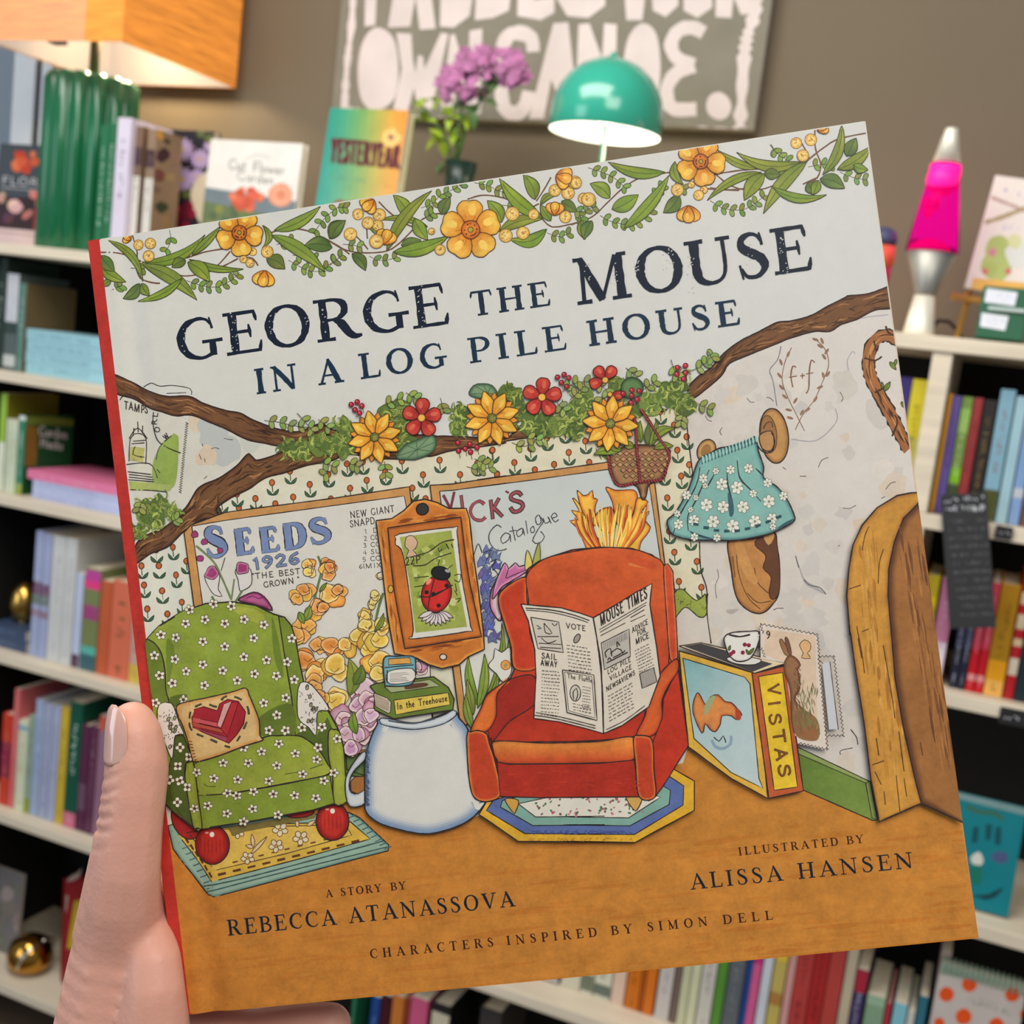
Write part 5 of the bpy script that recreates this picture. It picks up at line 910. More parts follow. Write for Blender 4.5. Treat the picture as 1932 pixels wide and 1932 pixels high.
lz(M4, '1010,390 960,500 940,640 985,770 1050,900 1110,1020', 1.6, BRW); lz(M4, '1180,320 1260,400 1290,520 1240,660 1180,790 1100,890 1040,1010', 1.6, BRW)
for a, b, an in ((985, 440, -1.2), (930, 500, 1.2), (920, 600, .9), (935, 690, .8), (960, 760, .7), (990, 860, .2), (1000, 920, .3), (1040, 790, -1), (1190, 330, .3), (1240, 340, 1.2), (1225, 380, .6), (1275, 420, -1), (1255, 460, 1), (1285, 590, -1), (1250, 600, 1.3), (1225, 690, -.4), (1190, 780, -1), (1090, 880, -1), (1130, 860, -.6)): oval(M4[0] + a / 4, M4[1] + b / 4, 6.5, 2.6, an, (140, 106, 84), 8)

# ---- the two branches
def bark(top, bot, n=60, seed=0):
    A.fill(top + bot[::-1], BR, smooth=True, edge=(78, 48, 30), ew=6, ink=(46, 30, 24), w=2.4)
    Tt, Bt = catmull(top, step=5), catmull(bot, step=5)
    f = lambda P, u: P[min(len(P) - 1, int(u * (len(P) - 1)))]
    for i in range(n):
        u = rd.uniform(0, .93); du = rd.uniform(.03, .09); v = rd.uniform(.12, .88); dv = rd.uniform(-.12, .12); P = []
        for k in range(4):
            a, b = f(Tt, min(1, u + du * k / 3)), f(Bt, min(1, u + du * k / 3)); vv = min(.92, max(.08, v + dv * k / 3 + rd.uniform(-.05, .05))); P.append(mix(a, b, vv))
        A.line(P, rd.uniform(1.4, 3.6), rd.choice([(70, 44, 28), (84, 54, 34), (146, 100, 60), (160, 112, 66), (92, 58, 36), (60, 38, 26)]), taper=True)
bark(Z(*M1, '40,100 180,150 300,215 450,262 620,262 740,320 900,370 1010,390 1080,430 1200,480 1330,520 1450,530 1600,475 1660,490 1750,530') + Z(*M2, '1000,560 1380,572'), Z(*M1, '40,225 200,280 320,350 420,380 520,410 640,405 780,460 900,510 1060,590 1200,620 1300,640 1500,650 1700,640 1800,690') + Z(*M2, '1000,740 1300,715'), 90)
bark(Z(*M1, '215,1395 300,1310 450,1240 600,1100 700,950 850,880 980,790 1075,695 1125,745 1250,715 1400,650 1550,590 1750,600'), Z(*M1, '215,1525 330,1450 470,1390 600,1270 740,1190 870,1225 885,1185 830,1115 940,1030 1080,960 1200,880 1350,840 1500,790 1750,730'), 100)
bark(Z(*M2, '1250,590 1380,570 1480,570 1700,580 1900,585') + Z(*M3, '350,560 600,560 900,500 1240,460 1410,450'), Z(*M2, '1250,700 1330,720 1480,680 1700,650 1900,620') + Z(*M3, '200,690 500,645 720,600 1000,540 1300,480 1420,465'), 50)
bark(Z(*M4, '225,700 300,610 400,540 500,430 620,340 760,270 900,200 1000,190 1150,150 1280,80 1420,10') + Z(*T4, '1200,1360 1350,1345 1560,1285'), Z(*M4, '265,770 380,690 490,590 540,510 700,440 900,360 1000,320 1180,270 1300,270 1380,220 1500,180 1640,110 1800,82'), 90)

# stamp on the left plaster
fz(M1, '470,570 540,560 530,870 480,960 360,960 340,780 400,640', (140, 160, 72)); fz(M1, '170,900 500,930 480,975 180,970', (160, 170, 90), smooth=False); fz(M1, '185,640 280,650 270,760 170,740', (176, 170, 96), smooth=False)
text(A, 'TAMPS', (233, 769), (276, 778), 15, INKB, hand=.12, up=(.0, -1), jit=.05); P = Z(*M1, '350,380 345,470 380,590 460,650 560,690'); A.line(P, 2, INKB)
for ch, (x, y), d in (('W', (312, 829), (8, -7)), ('O', (298, 815), (4, -10)), ('R', (294, 800), (1, -11)), ('L', (296, 786), (1, -10))): text(A, ch, (x, y), (x + d[0], y + d[1]), 11, INKB, hand=.14, up=(d[1], -d[0]))
for s in ('170,750 180,580 230,540 290,580 290,770', '170,580 230,500 300,580', '230,450 235,530', '265,480 265,540', '205,500 200,560', '200,600 290,590', '190,620 280,610', '215,640 200,700 280,720', '150,775 320,770 380,880', '160,830 330,850', '170,850 340,870', '170,870 350,890', '165,890 350,905', '180,965 330,970 460,985', '205,740 260,720', '370,740 385,670 420,620 490,560', '375,810 400,840'): lz(M1, s, 1.6)
x, y = 352, 795; z_ = []
for i in range(60): z_.append((x - i * .22 + (2.4 if i % 2 else -2.4), y + i * 2.25))
A.line(z_, 1.6, INKB, smooth=False); lz(M1, '270,190 330,160 400,185 500,180 630,205 640,250', 1.3); lz(M1, '450,240 520,238 600,235', 1.2); lz(M1, '100,290 130,255 200,280', 1.5)

# ---- vines, leaves and flowers along the top edge
VN = (124, 92, 72)
for t, ss in ((T1, ('60,937 260,942 430,1010 580,1080 740,1115 880,1095 990,1040 1090,930', '345,800 385,940 375,1040 410,1130 500,1165 560,1170', '760,980 900,935 1040,912', '1370,800 1500,765 1640,770 1760,815 1900,890 1990,955', '880,1095 1000,1060 1150,985', '1180,975 1260,985 1300,1040')), (T2, ('0,855 110,920 250,945 420,935 520,880 640,760', '370,560 450,640 560,720 650,755 740,750', '690,700 780,655 850,655', '1040,545 1150,515 1290,530 1420,580 1560,650 1650,740 1720,755 1900,715', '1560,560 1620,470 1670,380', '1480,640 1540,600 1580,580', '280,760 285,840', '200,820 250,870 290,920')), (T3, ('-20,860 140,800 260,690 380,580 520,500 700,470 780,465', '1000,430 1080,490 1180,565 1300,600 1450,590 1600,520 1720,430 1800,350 1930,255', '1110,475 1250,455 1400,445 1450,455', '1000,590 1060,595 1250,605')), (T4, ('940,95 945,250 985,370 960,470 880,520', '900,330 1000,250 1120,180 1360,130', '850,520 960,470', '150,545 300,560 500,540', '840,210 880,280 900,330'))):
    for s in ss: lz(t, s, 3, VN); lz(t, s, 1.1, (88, 60, 48))
def leaves(t, L, c=None):
    for b in L:
        dk = rd.random(); big = b[4] > 75 and abs(b[2] - b[0]) + abs(b[3] - b[1]) < 260
        c1, c2 = ((116, 132, 58), (80, 102, 48)) if big else ((152, 162, 58), (108, 128, 44))
        leaf((t[0] + b[0] / 4, t[1] + b[1] / 4), (t[0] + b[2] / 4, t[1] + b[3] / 4), b[4] / 4, b[5], jit(c1, 8), jit(c2, 8))
for t, ch in ((T1, ((630, 770), (640, 850), (600, 940))), (T1, ((760, 1150), (880, 1190), (970, 1200), (1040, 1180), (1110, 1140), (1160, 1090))), (T1, ((330, 1050), (450, 1060))), (T1, ((190, 1225), (230, 1200), (270, 1180))), (T1, ((1440, 880), (1500, 870), (1560, 850))), (T1, ((1530, 1000), (1620, 1050), (1690, 1080), (1780, 1080), (1840, 1030), (1890, 990))), (T1, ((1920, 590), (1840, 650), (1780, 710), (1720, 800))), (T1, ((1560, 960), (1740, 990))), (T2, ((60, 600), (110, 600))), (T2, ((100, 880), (190, 890), (250, 910))), (T2, ((300, 970), (360, 1000), (440, 1000), (500, 980))), (T2, ((0, 1040), (50, 1000), (100, 950))), (T2, ((690, 610), (780, 570), (840, 510), (920, 475), (1000, 430))), (T2, ((1090, 420), (1190, 440), (1270, 480), (1340, 500))), (T2, ((1640, 800), (1740, 830), (1820, 790))), (T2, ((690, 700), (790, 640))), (T2, ((1300, 590), (1420, 600))), (T2, ((1870, 640), (1900, 690))), (T3, ((110, 430), (230, 470), (310, 510), (400, 590))), (T3, ((200, 790), (270, 830), (350, 850), (430, 860), (510, 830), (570, 780), (600, 710), (630, 630), (680, 560))), (T3, ((1030, 680), (1110, 730), (1190, 750), (1280, 750), (1360, 710), (1450, 640))), (T3, ((1480, 260), (1540, 330), (1620, 380))), (T3, ((-20, 720), (60, 770), (110, 740), (180, 720))), (T3, ((740, 570), (840, 590))), (T4, ((610, 220), (650, 280), (700, 320))), (T4, ((1130, 430), (1230, 470), (1340, 490))), (T4, ((670, 480), (740, 430))), (T4, ((890, 390), (1000, 370), (1080, 380)))): sprig([(t[0] + a / 4, t[1] + b / 4) for a, b in ch], 7.2)
leaves(T1, ((430, 1010, 900, 805, 80, .14), (800, 960, 1015, 745, 60, .02), (430, 1030, 840, 1298, 105, -.08), (170, 845, 430, 1155, 62, -.14), (730, 1130, 390, 1303, 62, -.1), (105, 1035, 295, 1155, 80, .08), (115, 960, 215, 1080, 95, .05), (405, 1170, 278, 1282, 85, -.12), (420, 1170, 480, 1262, 70, .1), (190, 1150, 115, 1185, 50, 0), (780, 990, 1190, 1065, 55, .08), (755, 1000, 650, 1050, 80, .1), (770, 1010, 935, 1160, 110, -.1), (1420, 775, 1770, 595, 85, .08), (1335, 735, 1330, 910, 50, -.3), (1400, 810, 1810, 1088, 100, -.06), (1365, 985, 1503, 1065, 110, -.12), (1860, 905, 1650, 890, 115, .1), (1930, 700, 1840, 840, 90, .1)))
leaves(T2, ((10, 840, 120, 700, 95, -.1), (170, 950, 272, 1080, 85, -.12), (600, 690, 480, 510, 100, .1), (740, 750, 370, 700, 50, .1), (540, 890, 690, 850, 80, 0), (640, 690, 740, 850, 100, .05), (430, 935, 770, 480, 90, -.08), (480, 940, 900, 820, 105, .08), (845, 660, 910, 530, 90, -.1), (1300, 720, 1190, 555, 105, .1), (1640, 770, 1350, 840, 100, -.2), (1280, 790, 1610, 695, 90, -.1), (1550, 550, 1460, 360, 105, .12), (1610, 690, 1280, 385, 105, -.08), (1590, 590, 1720, 515, 50, -.2), (1750, 560, 1865, 640, 85, 0), (1670, 710, 1590, 590, 70, 0), (1900, 700, 1930, 850, 60, .1), (430, 850, 300, 760, 60, .1)))
leaves(T3, ((275, 660, 125, 550, 105, .12), (290, 745, 490, 635, 115, .06), (140, 830, 80, 970, 90, .1), (690, 465, 260, 385, 85, -.1), (380, 890, 720, 490, 95, .06), (800, 640, 680, 770, 105, -.1), (765, 385, 830, 560, 70, .2), (1390, 440, 1085, 300, 62, -.08), (1720, 390, 1230, 318, 85, -.14), (1420, 470, 1010, 680, 65, .1), (1440, 480, 1290, 680, 115, .08), (1440, 475, 1560, 490, 85, 0), (1760, 390, 1435, 780, 105, .07), (1500, 580, 1910, 640, 70, .14), (1770, 545, 1820, 635, 80, .05)))
leaves(T4, ((980, 480, 1165, 552, 110, -.1), (1000, 450, 1140, 60, 78, .12), (1180, 310, 1250, 175, 100, 0), (1110, 410, 1370, 235, 92, .08), (1230, 375, 1340, 415, 70, .1), (965, 490, 920, 600, 75, -.05)))
for t, L in ((T1, ((395, 880, 38), (487, 870, 40), (475, 965, 42), (1260, 935, 30), (1190, 990, 28), (1240, 1020, 32), (1370, 935, 45))), (T2, ((215, 655, 42), (375, 660, 48), (365, 740, 42), (290, 720, 45), (158, 805, 48), (770, 785, 25), (835, 925, 40), (1380, 655, 52), (1540, 660, 40), (1330, 820, 50), (1460, 800, 48), (1700, 480, 45), (1800, 500, 48), (1850, 420, 48), (1780, 680, 45), (1915, 540, 40), (1015, 900, 30))), (T3, ((20, 545, 42), (115, 670, 52), (890, 560, 25), (985, 600, 28), (945, 640, 38), (785, 600, 46), (1680, 250, 42), (1790, 225, 45), (1730, 345, 45)))):
    for a, b, r in L: pom(t[0] + a / 4, t[1] + b / 4, r / 4)
bud(160 + 1345 / 4, 240 + 1130 / 4, 17, 1.75); bud(620 + 300 / 4, 240 + 580 / 4, 15, 2.4); bud(620 + 425 / 4, 240 + 835 / 4, 16, -1.2); pom(620 + 355 / 4, 240 + 860 / 4, 13); bud(620 + 1700 / 4, 240 + 625 / 4, 14, -1.5); bud(620 + 1760 / 4, 240 + 385 / 4, 17, .3); bud(1080 + 870 / 4, 210 + 775 / 4, 18, 1.6); bud(1080 + 1870 / 4, 210 + 140 / 4, 11, -.7); bud(160 + 310 / 4, 240 + 825 / 4, 9, -2.6)
buttercup(160 + 1160 / 4, 240 + 792 / 4, 45, 1.45, 14); buttercup(620 + 1065 / 4, 240 + 775 / 4, 57, -1.62, 17.5); buttercup(1080 + 960 / 4, 210 + 388 / 4, 47, 1.35, 14)

# ---- title
NAVY = (16, 26, 44); TEAL = (18, 42, 64)
def up_at(x): return (-(.119 + (x - 162) / 1469 * .023), -1)
def line_text(words, xa, ya, sl, h, col, wm=1.0, track=.1, **k):
    for s, x0, x1 in words: text(A, s, (x0, ya + sl * (x0 - xa)), (x1, ya + sl * (x1 - xa)), h, col, up=up_at((x0 + x1) / 2), track=track, wmul=wm, **k)
line_text((('GEORGE', 334, 846),), 334, 682.5, -.1405, 79, NAVY, 1.22, track=.07, rough=.12); line_text((('THE', 889, 1037),), 889, 597, -.139, 46, (20, 38, 58), 1.3, track=.16, rough=.12); line_text((('MOUSE', 1086, 1531),), 1086, 576, -.148, 86, NAVY, 1.22, track=.05, rough=.12)
line_text((('IN', 482, 562), ('A', 600, 646), ('LOG', 679, 842), ('PILE', 885, 1068), ('HOUSE', 1110, 1395)), 484, 742, -.1415, 47, TEAL, 1.28, track=.2, rough=.12)
for x, y, n in ((347, 640, 9), (436, 600, 9), (440, 652, 9), (512, 610, 8), (574, 590, 8), (611, 605, 8), (663, 585, 10), (696, 602, 10), (698, 560, 8), (789, 550, 12), (794, 600, 10), (1104, 510, 8), (1157, 520, 8), (1197, 512, 9), (1264, 490, 9), (1300, 500, 9), (1302, 540, 6), (1413, 480, 8), (1473, 460, 12), (1480, 500, 8), (1253, 500, 6)):
    for k in range(n): a, b = x + rd.uniform(-6, 6), y + rd.uniform(-22, 22); A.line([(a, b), (a + rd.uniform(1, 3), b - rd.uniform(.5, 2.5))], 1.3, (196, 195, 188))
AUT = (18, 30, 42); BRN = (52, 22, 20)
line_text((('A', 617, 630), ('STORY', 645, 722), ('BY', 739, 768)), 617, 1692, -.1035, 15, BRN, 1.2, track=.24)
line_text((('REBECCA', 432, 637), ('ATANASSOVA', 661, 974)), 432, 1763.5, -.1, 30, AUT, 1.02, track=.2)
line_text((('CHARACTERS', 701, 934), ('INSPIRED', 959, 1129), ('BY', 1156, 1196), ('SIMON', 1225, 1338), ('DELL', 1367, 1461)), 701, 1807, -.094, 17.5, BRN, 1.15, track=.55)
line_text((('ILLUSTRATED', 1396, 1584), ('BY', 1600, 1632)), 1396, 1615, -.1, 15.5, BRN, 1.15, track=.3)
line_text((('ALISSA', 1306, 1480), ('HANSEN', 1509, 1726)), 1306, 1679, -.096, 30, AUT, 1.02, track=.22)

# ---- garland on the beam
MG = [(150, 162, 74), (120, 138, 56), (92, 112, 48), (166, 176, 86)]
def moss(x, y, r, n=10):
    blob(A, x, y, r * .75, rd.choice([(86, 106, 46), (104, 124, 54), (76, 94, 44)]), n=11, wob=.35)
    for k in range(n):
        a = rd.uniform(0, 2 * PI); d = rd.uniform(.1, .8) * r; cx, cy = x + d * math.cos(a), y + d * math.sin(a); l = rd.uniform(.35, .8) * r; b = rd.uniform(0, 2 * PI); cv = rd.choice([-1, 1])
        P = [(cx + l * f * math.cos(b + cv * f * 1.6), cy + l * f * math.sin(b + cv * f * 1.6)) for f in (0, .35, .7, 1)]
        A.line(P, rd.uniform(2.6, 5), rd.choice(MG), taper=True)
        if k % 2: A.line(P, 1.2, (62, 74, 36))
for x, y, r in ((545, 845, 24), (570, 848, 26), (600, 838, 28), (628, 835, 26), (650, 840, 28), (650, 805, 26), (735, 775, 28), (760, 800, 30), (766, 840, 30), (760, 768, 24), (865, 805, 26), (868, 780, 22), (965, 745, 30), (975, 775, 32), (1000, 800, 32), (1030, 805, 32), (1060, 800, 28), (1090, 780, 32), (1100, 755, 26), (1085, 812, 22), (1170, 735, 26), (1190, 775, 28), (1230, 762, 30), (1262, 745, 30), (1280, 725, 26), (1290, 765, 26), (1150, 845, 24), (1165, 725, 22), (272, 960, 26), (300, 950, 24), (290, 975, 26), (325, 965, 20), (262, 1000, 18)): moss(x, y, r, 20)
for ch in (((498, 792), (525, 795), (555, 802), (590, 806)), ((560, 778), (580, 800), (592, 815)), ((600, 790), (620, 805)), ((720, 765), (745, 755), (760, 750)), ((765, 740), (785, 752)), ((830, 750), (838, 780)), ((600, 870), (630, 880), (612, 895)), ((650, 870), (680, 880)), ((725, 870), (728, 895)), ((880, 880), (905, 885), (930, 880)), ((895, 865), (915, 875)), ((1060, 740), (1080, 725), (1110, 720)), ((1075, 755), (1100, 730)), ((1120, 720), (1145, 740), (1130, 760)), ((1180, 695), (1200, 710)), ((1215, 735), (1235, 720)), ((1265, 680), (1270, 695), (1280, 715)), ((1305, 700), (1325, 690), (1345, 670)), ((1335, 665), (1345, 680)), ((1310, 760), (1330, 770), (1345, 775)), ((1290, 780), (1285, 800)), ((965, 835), (985, 842), (1005, 838)), ((270, 940), (262, 960)), ((320, 985), (335, 975)), ((1050, 760), (1065, 775)), ((985, 825), (1020, 830))): sprig(ch, 8, col=(136, 150, 76))
for t, s in ((M2, '1070,730 1130,640 1220,600 1340,560 1370,620 1340,690 1230,740 1150,745'), (M2, '1620,260 1650,190 1720,175 1790,190 1830,260 1740,290')):
    fz(t, s, (116, 142, 104), edge=(70, 104, 74), ew=7, ink=(56, 74, 56)); P = Z(*t, s); cx, cy = P[4]
    for q in P: A.line([mix(P[-1], P[3], .4), mix(q, P[2], .1)], 1.3, (70, 96, 70))
def bloom8(x, y, r, rot=0):
    for k in range(8): petal(x, y, rot + PI / 8 + 2 * PI * k / 8, r * .92, r * .2, (222, 140, 36), (196, 104, 26), (96, 56, 22), 1.6, .1, fan=False, pt=True)
    for k in range(8): petal(x, y, rot + 2 * PI * k / 8, r, r * .24, (236, 178, 56), (216, 138, 32), (92, 56, 22), 1.8, .1, fan=True, pt=True)
    oval(x, y, r * .17, r * .17, 0, (134, 132, 56), 12, edge=(92, 96, 40), ew=2.5, ink=(62, 60, 30), w=1.5)
    for k in range(12): a = rd.uniform(0, 6.28); oval(x + r * .1 * math.cos(a), y + r * .1 * math.sin(a), 1.2, 1.2, 0, (90, 90, 40), 5)
def bloom5(x, y, r, rot=0, ks=range(5)):
    for k in ks: petal(x, y, rot + 2 * PI * k / 5, r, r * .36, (198, 66, 50), (166, 40, 36), (78, 26, 24), 1.9, .12)
    oval(x, y, r * .19, r * .19, 0, (222, 170, 64), 10, ink=(110, 60, 30), w=1.5)
bloom8(707, 824, 49, -.25); bloom5(795, 788, 37, -1.5); bloom8(928, 789, 51, -.3); bloom5(1022, 750, 37, -1.5); bloom5(1141, 718, 30, -2.2, (0, 1, 4)); bloom5(1150, 745, 24, -2.4, (2, 3))
oval(1192, 733, 21, 20, 0, (92, 122, 72), 14, edge=(54, 84, 50), ew=7, ink=(44, 60, 40))
for t, L in ((M2, ((730, 330), (775, 310), (810, 340), (760, 370), (795, 395), (1535, 620), (1590, 665), (1625, 630), (1630, 690), (1540, 680), (1680, 655))), (M3, ((605, 210), (655, 190), (690, 215), (635, 250), (675, 280), (1510, 140), (1570, 125), (1505, 190), (1570, 180), (1555, 225), (1100, 335), (1165, 310), (1220, 315), (1165, 350), (1205, 380), (1160, 405)))):
    for a, b in L: A.line([(t[0] + a / 4, t[1] + b / 4), (t[0] + a / 4 + 3, t[1] + b / 4 + 14)], 1, (90, 70, 50)); oval(t[0] + a / 4, t[1] + b / 4, 4.8, 4.8, 0, (176, 32, 52), 10, edge=(130, 20, 40), ew=1.6, ink=(80, 20, 28), w=1.1); oval(t[0] + a / 4 - 1, t[1] + b / 4 - 1.4, 1.2, 1.2, 0, (222, 130, 130), 6)
# ---- hanging cone basket
CB = Z(*M3, '1000,810 1050,760 1200,720 1430,740 1455,800 1430,900 1390,980 1300,1020 1280,1090 1262,1135 1238,1120 1220,1060 1180,1020 1070,1030 1010,930')
# ---- framed seed posters on the wallpaper
FR = (190, 136, 76)
fz(M1, '640,1240 870,1150', FR) if 0 else None
A.fill(Z(*M1, '590,1290 640,1235 900,1140') + Z(*M2, '0,1110 600,1035 1170,950 1190,1110') + [(800, 1250), (830, 1420), (400, 1420)] + Z(*M1, '665,1835'), FR, smooth=False, ink=INKB)
POST = (204, 198, 186)
A.fill(Z(*M1, '648,1242 900,1200') + Z(*M2, '0,1170 600,1090 1130,1020 1150,1115') + [(812, 1250), (818, 1400), (640, 1418), (400, 1420)] + Z(*M1, '730,1820'), POST, smooth=False, ink=INKB, w=1.8)
A.fill(Z(*M2, '1325,940 1500,930 1900,870') + Z(*M3, '0,980 400,930 985,850 1310,1010 1340,1010 1418,1615') + [(1260, 1100), (1230, 1330), (885, 1366)] + Z(*B2, '1240,1310 1180,870'), FR, smooth=False, ink=INKB)
VP = (186, 190, 184)
A.fill(Z(*M2, '1398,985 1500,978 1900,925') + Z(*M3, '0,1035 400,985 985,905 1300,1030 1388,1600') + [(1255, 1100), (1225, 1330), (900, 1362)] + Z(*B2, '1290,1305 1240,900'), VP, smooth=False, ink=INKB, w=1.8, grad=((204, 200, 188), (1000, 1000), (960, 1300)))
BL = (112, 128, 164)
def bubble(s, p0, p1, h, col, hand, ink=INKB, up=(-.12, -1), **k):
    text(A, s, p0, p1, h, ink, up=up, hand=hand + .07, **k); text(A, s, p0, p1, h, col, up=up, hand=hand - .02, **k)
def bubs(s, p0, p1, h, col, up=(-.12, -1)):
    text(A, s, p0, p1, h, INKB, up=up, wmul=2.25); text(A, s, p0, p1, h, col, up=up, wmul=1.75, rough=.03)
for s, x0, x1, y0, y1, h in (('S', 391, 430, 1051, 1046, 58), ('E', 446, 479, 1046, 1041, 48), ('E', 493, 527, 1041, 1037, 46), ('D', 538, 578, 1036, 1030, 48), ('S', 586, 627, 1027, 1020, 48)): bubs(s, (x0, y0), (x1, y1), h, BL)
bubble('1926', (479, 1073), (568, 1061), 22, BL, .2)
text(A, '"THE BEST', (477, 1091), (568, 1081), 11, INKB, hand=.13, up=(-.12, -1)); text(A, 'GROWN "', (498, 1107), (566, 1097), 11, INKB, hand=.13, up=(-.12, -1))
text(A, 'NEW GIANT', (661, 977), (745, 965), 13, INKB, hand=.12, up=(-.12, -1)); text(A, 'SNAPD', (661, 994), (708, 987), 13, INKB, hand=.12, up=(-.12, -1))
for k, s in enumerate(('1 D', '2 CO', '3 CC', '4 SU', '5 CO', '6(MIX')): text(A, s, (688 - k * .8 - (6 if k == 5 else 0), 1006 + k * 13.2), (716 + k, 1003 + k * 13.2), 9, INKB, hand=.12, up=(-.12, -1))
# snapdragons and pinks
ORG, YEL, PNK, PUR = (214, 132, 50), (226, 186, 80), (196, 150, 162), (150, 56, 104)
def puff(x, y, r, c, c2, n=3):
    for k in range(n):
        a = rd.uniform(0, 6.28); blob(A, x + r * .35 * math.cos(a), y + r * .35 * math.sin(a), r * .75, jit(mix(c, c2, rd.random() * .6), 8), n=10, wob=.22, edge=c2 if k % 2 else mix(c, (255, 245, 220), .35), ew=r * .35, ink=INKB if k == n - 1 else (90, 60, 40), w=1.3)
    A.line([(x - r * .3, y), (x, y + r * .25), (x + r * .35, y - r * .05)], 1.3, (110, 60, 30))
for s in ('160,30 190,120 165,240 120,390 40,520', '655,310 620,420 590,560'): lz(B2, s, 5, (92, 116, 66))
lz(M1, '680,1390 740,1440 820,1520 880,1640 950,1800', 4, (110, 124, 84)); lz(M1, '900,1480 870,1580', 2, (90, 90, 70)); lz(M1, '970,1640 950,1790', 3, (110, 124, 84))
for x, y, w_ in ((670, 1305, 26), (745, 1360, 24), (710, 1485, 26), (862, 1425, 22)): blob(A, M1[0] + x / 4, M1[1] + y / 4, w_ / 4, PUR, ink=INKB, w=1.2)
for x, y, a in ((800, 1610, 1), (1030, 1570, -1)):
    A.fill(V(*M1, (x - 50, y), (x + 55, y - 10), (x + 60 - a * 10, y + 110), (x + 40 * a + 40, y + 160), (x + 20 * a, y + 150), (x - 30, y + 80)), (206, 200, 192), ink=INKB, w=1.5); blob(A, M1[0] + x / 4, M1[1] + (y - 10) / 4, 13, PUR, ink=INKB, w=1.4, edge=(190, 120, 150), ew=4); A.line(V(*M1, (x, y + 160), (x + 60 * a, y + 260)), 4, (96, 118, 76))
fz(M1, '1000,1800 1080,1750 1150,1745 1220,1800 1260,1880 1200,1860 1100,1830', (172, 86, 128), ink=INKB, edge=(120, 36, 84), ew=6); lz(M1, '1060,1790 1110,1770 1160,1790 1200,1770', 2, (110, 30, 74))
for x, y, r, c, c2 in ((95, 95, 40, YEL, ORG), (100, 150, 34, YEL, (206, 196, 150)), (205, 85, 34, ORG, (196, 110, 40)), (230, 150, 50, ORG, YEL), (270, 110, 40, ORG, (196, 110, 40)), (70, 290, 56, ORG, YEL), (10, 330, 46, ORG, YEL), (290, 320, 74, YEL, ORG), (330, 290, 40, ORG, YEL), (150, 440, 66, ORG, YEL), (220, 420, 44, ORG, (196, 110, 40)), (60, 560, 60, ORG, YEL), (20, 640, 60, ORG, YEL), (175, 700, 50, ORG, YEL), (285, 700, 66, ORG, (196, 110, 40)), (390, 715, 56, YEL, (206, 150, 50)), (490, 640, 60, YEL, (206, 160, 60)), (530, 720, 74, YEL, (206, 150, 50)), (600, 660, 66, YEL, (206, 170, 60)), (500, 480, 48, YEL, (214, 170, 80)), (540, 560, 48, YEL, (206, 160, 60)), (640, 560, 48, YEL, (206, 160, 60)), (575, 390, 30, YEL, (206, 196, 130)), (600, 325, 30, YEL, (206, 196, 130)), (635, 190, 26, (210, 204, 180), YEL), (90, 800, 80, ORG, (206, 130, 50)), (180, 920, 80, YEL, ORG), (290, 880, 80, YEL, (206, 150, 50)), (590, 830, 80, YEL, ORG), (640, 900, 60, YEL, (214, 190, 120)), (130, 1000, 60, ORG, YEL), (270, 1110, 80, YEL, (214, 160, 60)), (200, 1080, 50, ORG, YEL)): puff(B2[0] + x / 4, B2[1] + y / 4, r / 3.1, c, c2)
for x, y, r in ((500, 1060, 80), (450, 1150, 70), (560, 1140, 70), (350, 1240, 70), (420, 1290, 60), (520, 1270, 70), (560, 1200, 60), (370, 1360, 70), (480, 1400, 60), (420, 1450, 60), (930, 880, 46)): puff(B2[0] + x / 4, B2[1] + y / 4, r / 3.2, (206, 172, 180), (176, 116, 144))
leaves(B2, ((410, 1080, 400, 800, 110, .12), (440, 1000, 500, 850, 90, .1), (460, 1370, 440, 1200, 70, -.1), (60, 520, 100, 400, 60, .1), (20, 450, 60, 540, 50, 0), (590, 600, 660, 460, 40, .1), (175, 300, 230, 230, 30, 0)))
# Vick's page
text(A, 'V', (836, 965), (864, 957), 30, (120, 52, 62), hand=.18, up=(-.12, -1)); bubble('I', (868, 960), (878, 958), 24, (150, 74, 80), .2)
for w_, c in ((6.5, (92, 40, 50)), (4, (150, 74, 80))): lz(M2, '1735,1085 1700,1060 1650,1085 1630,1140 1660,1195 1715,1205 1745,1180', w_, c)
bubble('K', (924, 979), (950, 973), 34, (150, 74, 80), .15); lz(M3, '215,1065 240,1080', 4, (110, 46, 56)); bubble('S', (961, 969), (993, 962), 38, (150, 74, 80), .15)
for s in ('185,1340 150,1320 100,1370 90,1430 120,1490 170,1515 225,1500', '250,1395 215,1380 180,1420 195,1460 240,1430 250,1395 255,1450', '265,1330 290,1440', '245,1370 300,1360', '340,1345 300,1370 310,1410 345,1385 345,1345 360,1400', '368,1288 383,1388', '425,1330 404,1350 412,1380 436,1366 425,1330', '465,1245 440,1270 455,1320 485,1300 470,1245', '480,1260 500,1300 470,1340 420,1440 470,1460 510,1410 480,1370', '500,1270 515,1310 550,1290 535,1260 560,1310', '570,1270 605,1255 585,1230 560,1260 590,1300 615,1280'): lz(M3, s, 2, (70, 64, 70))
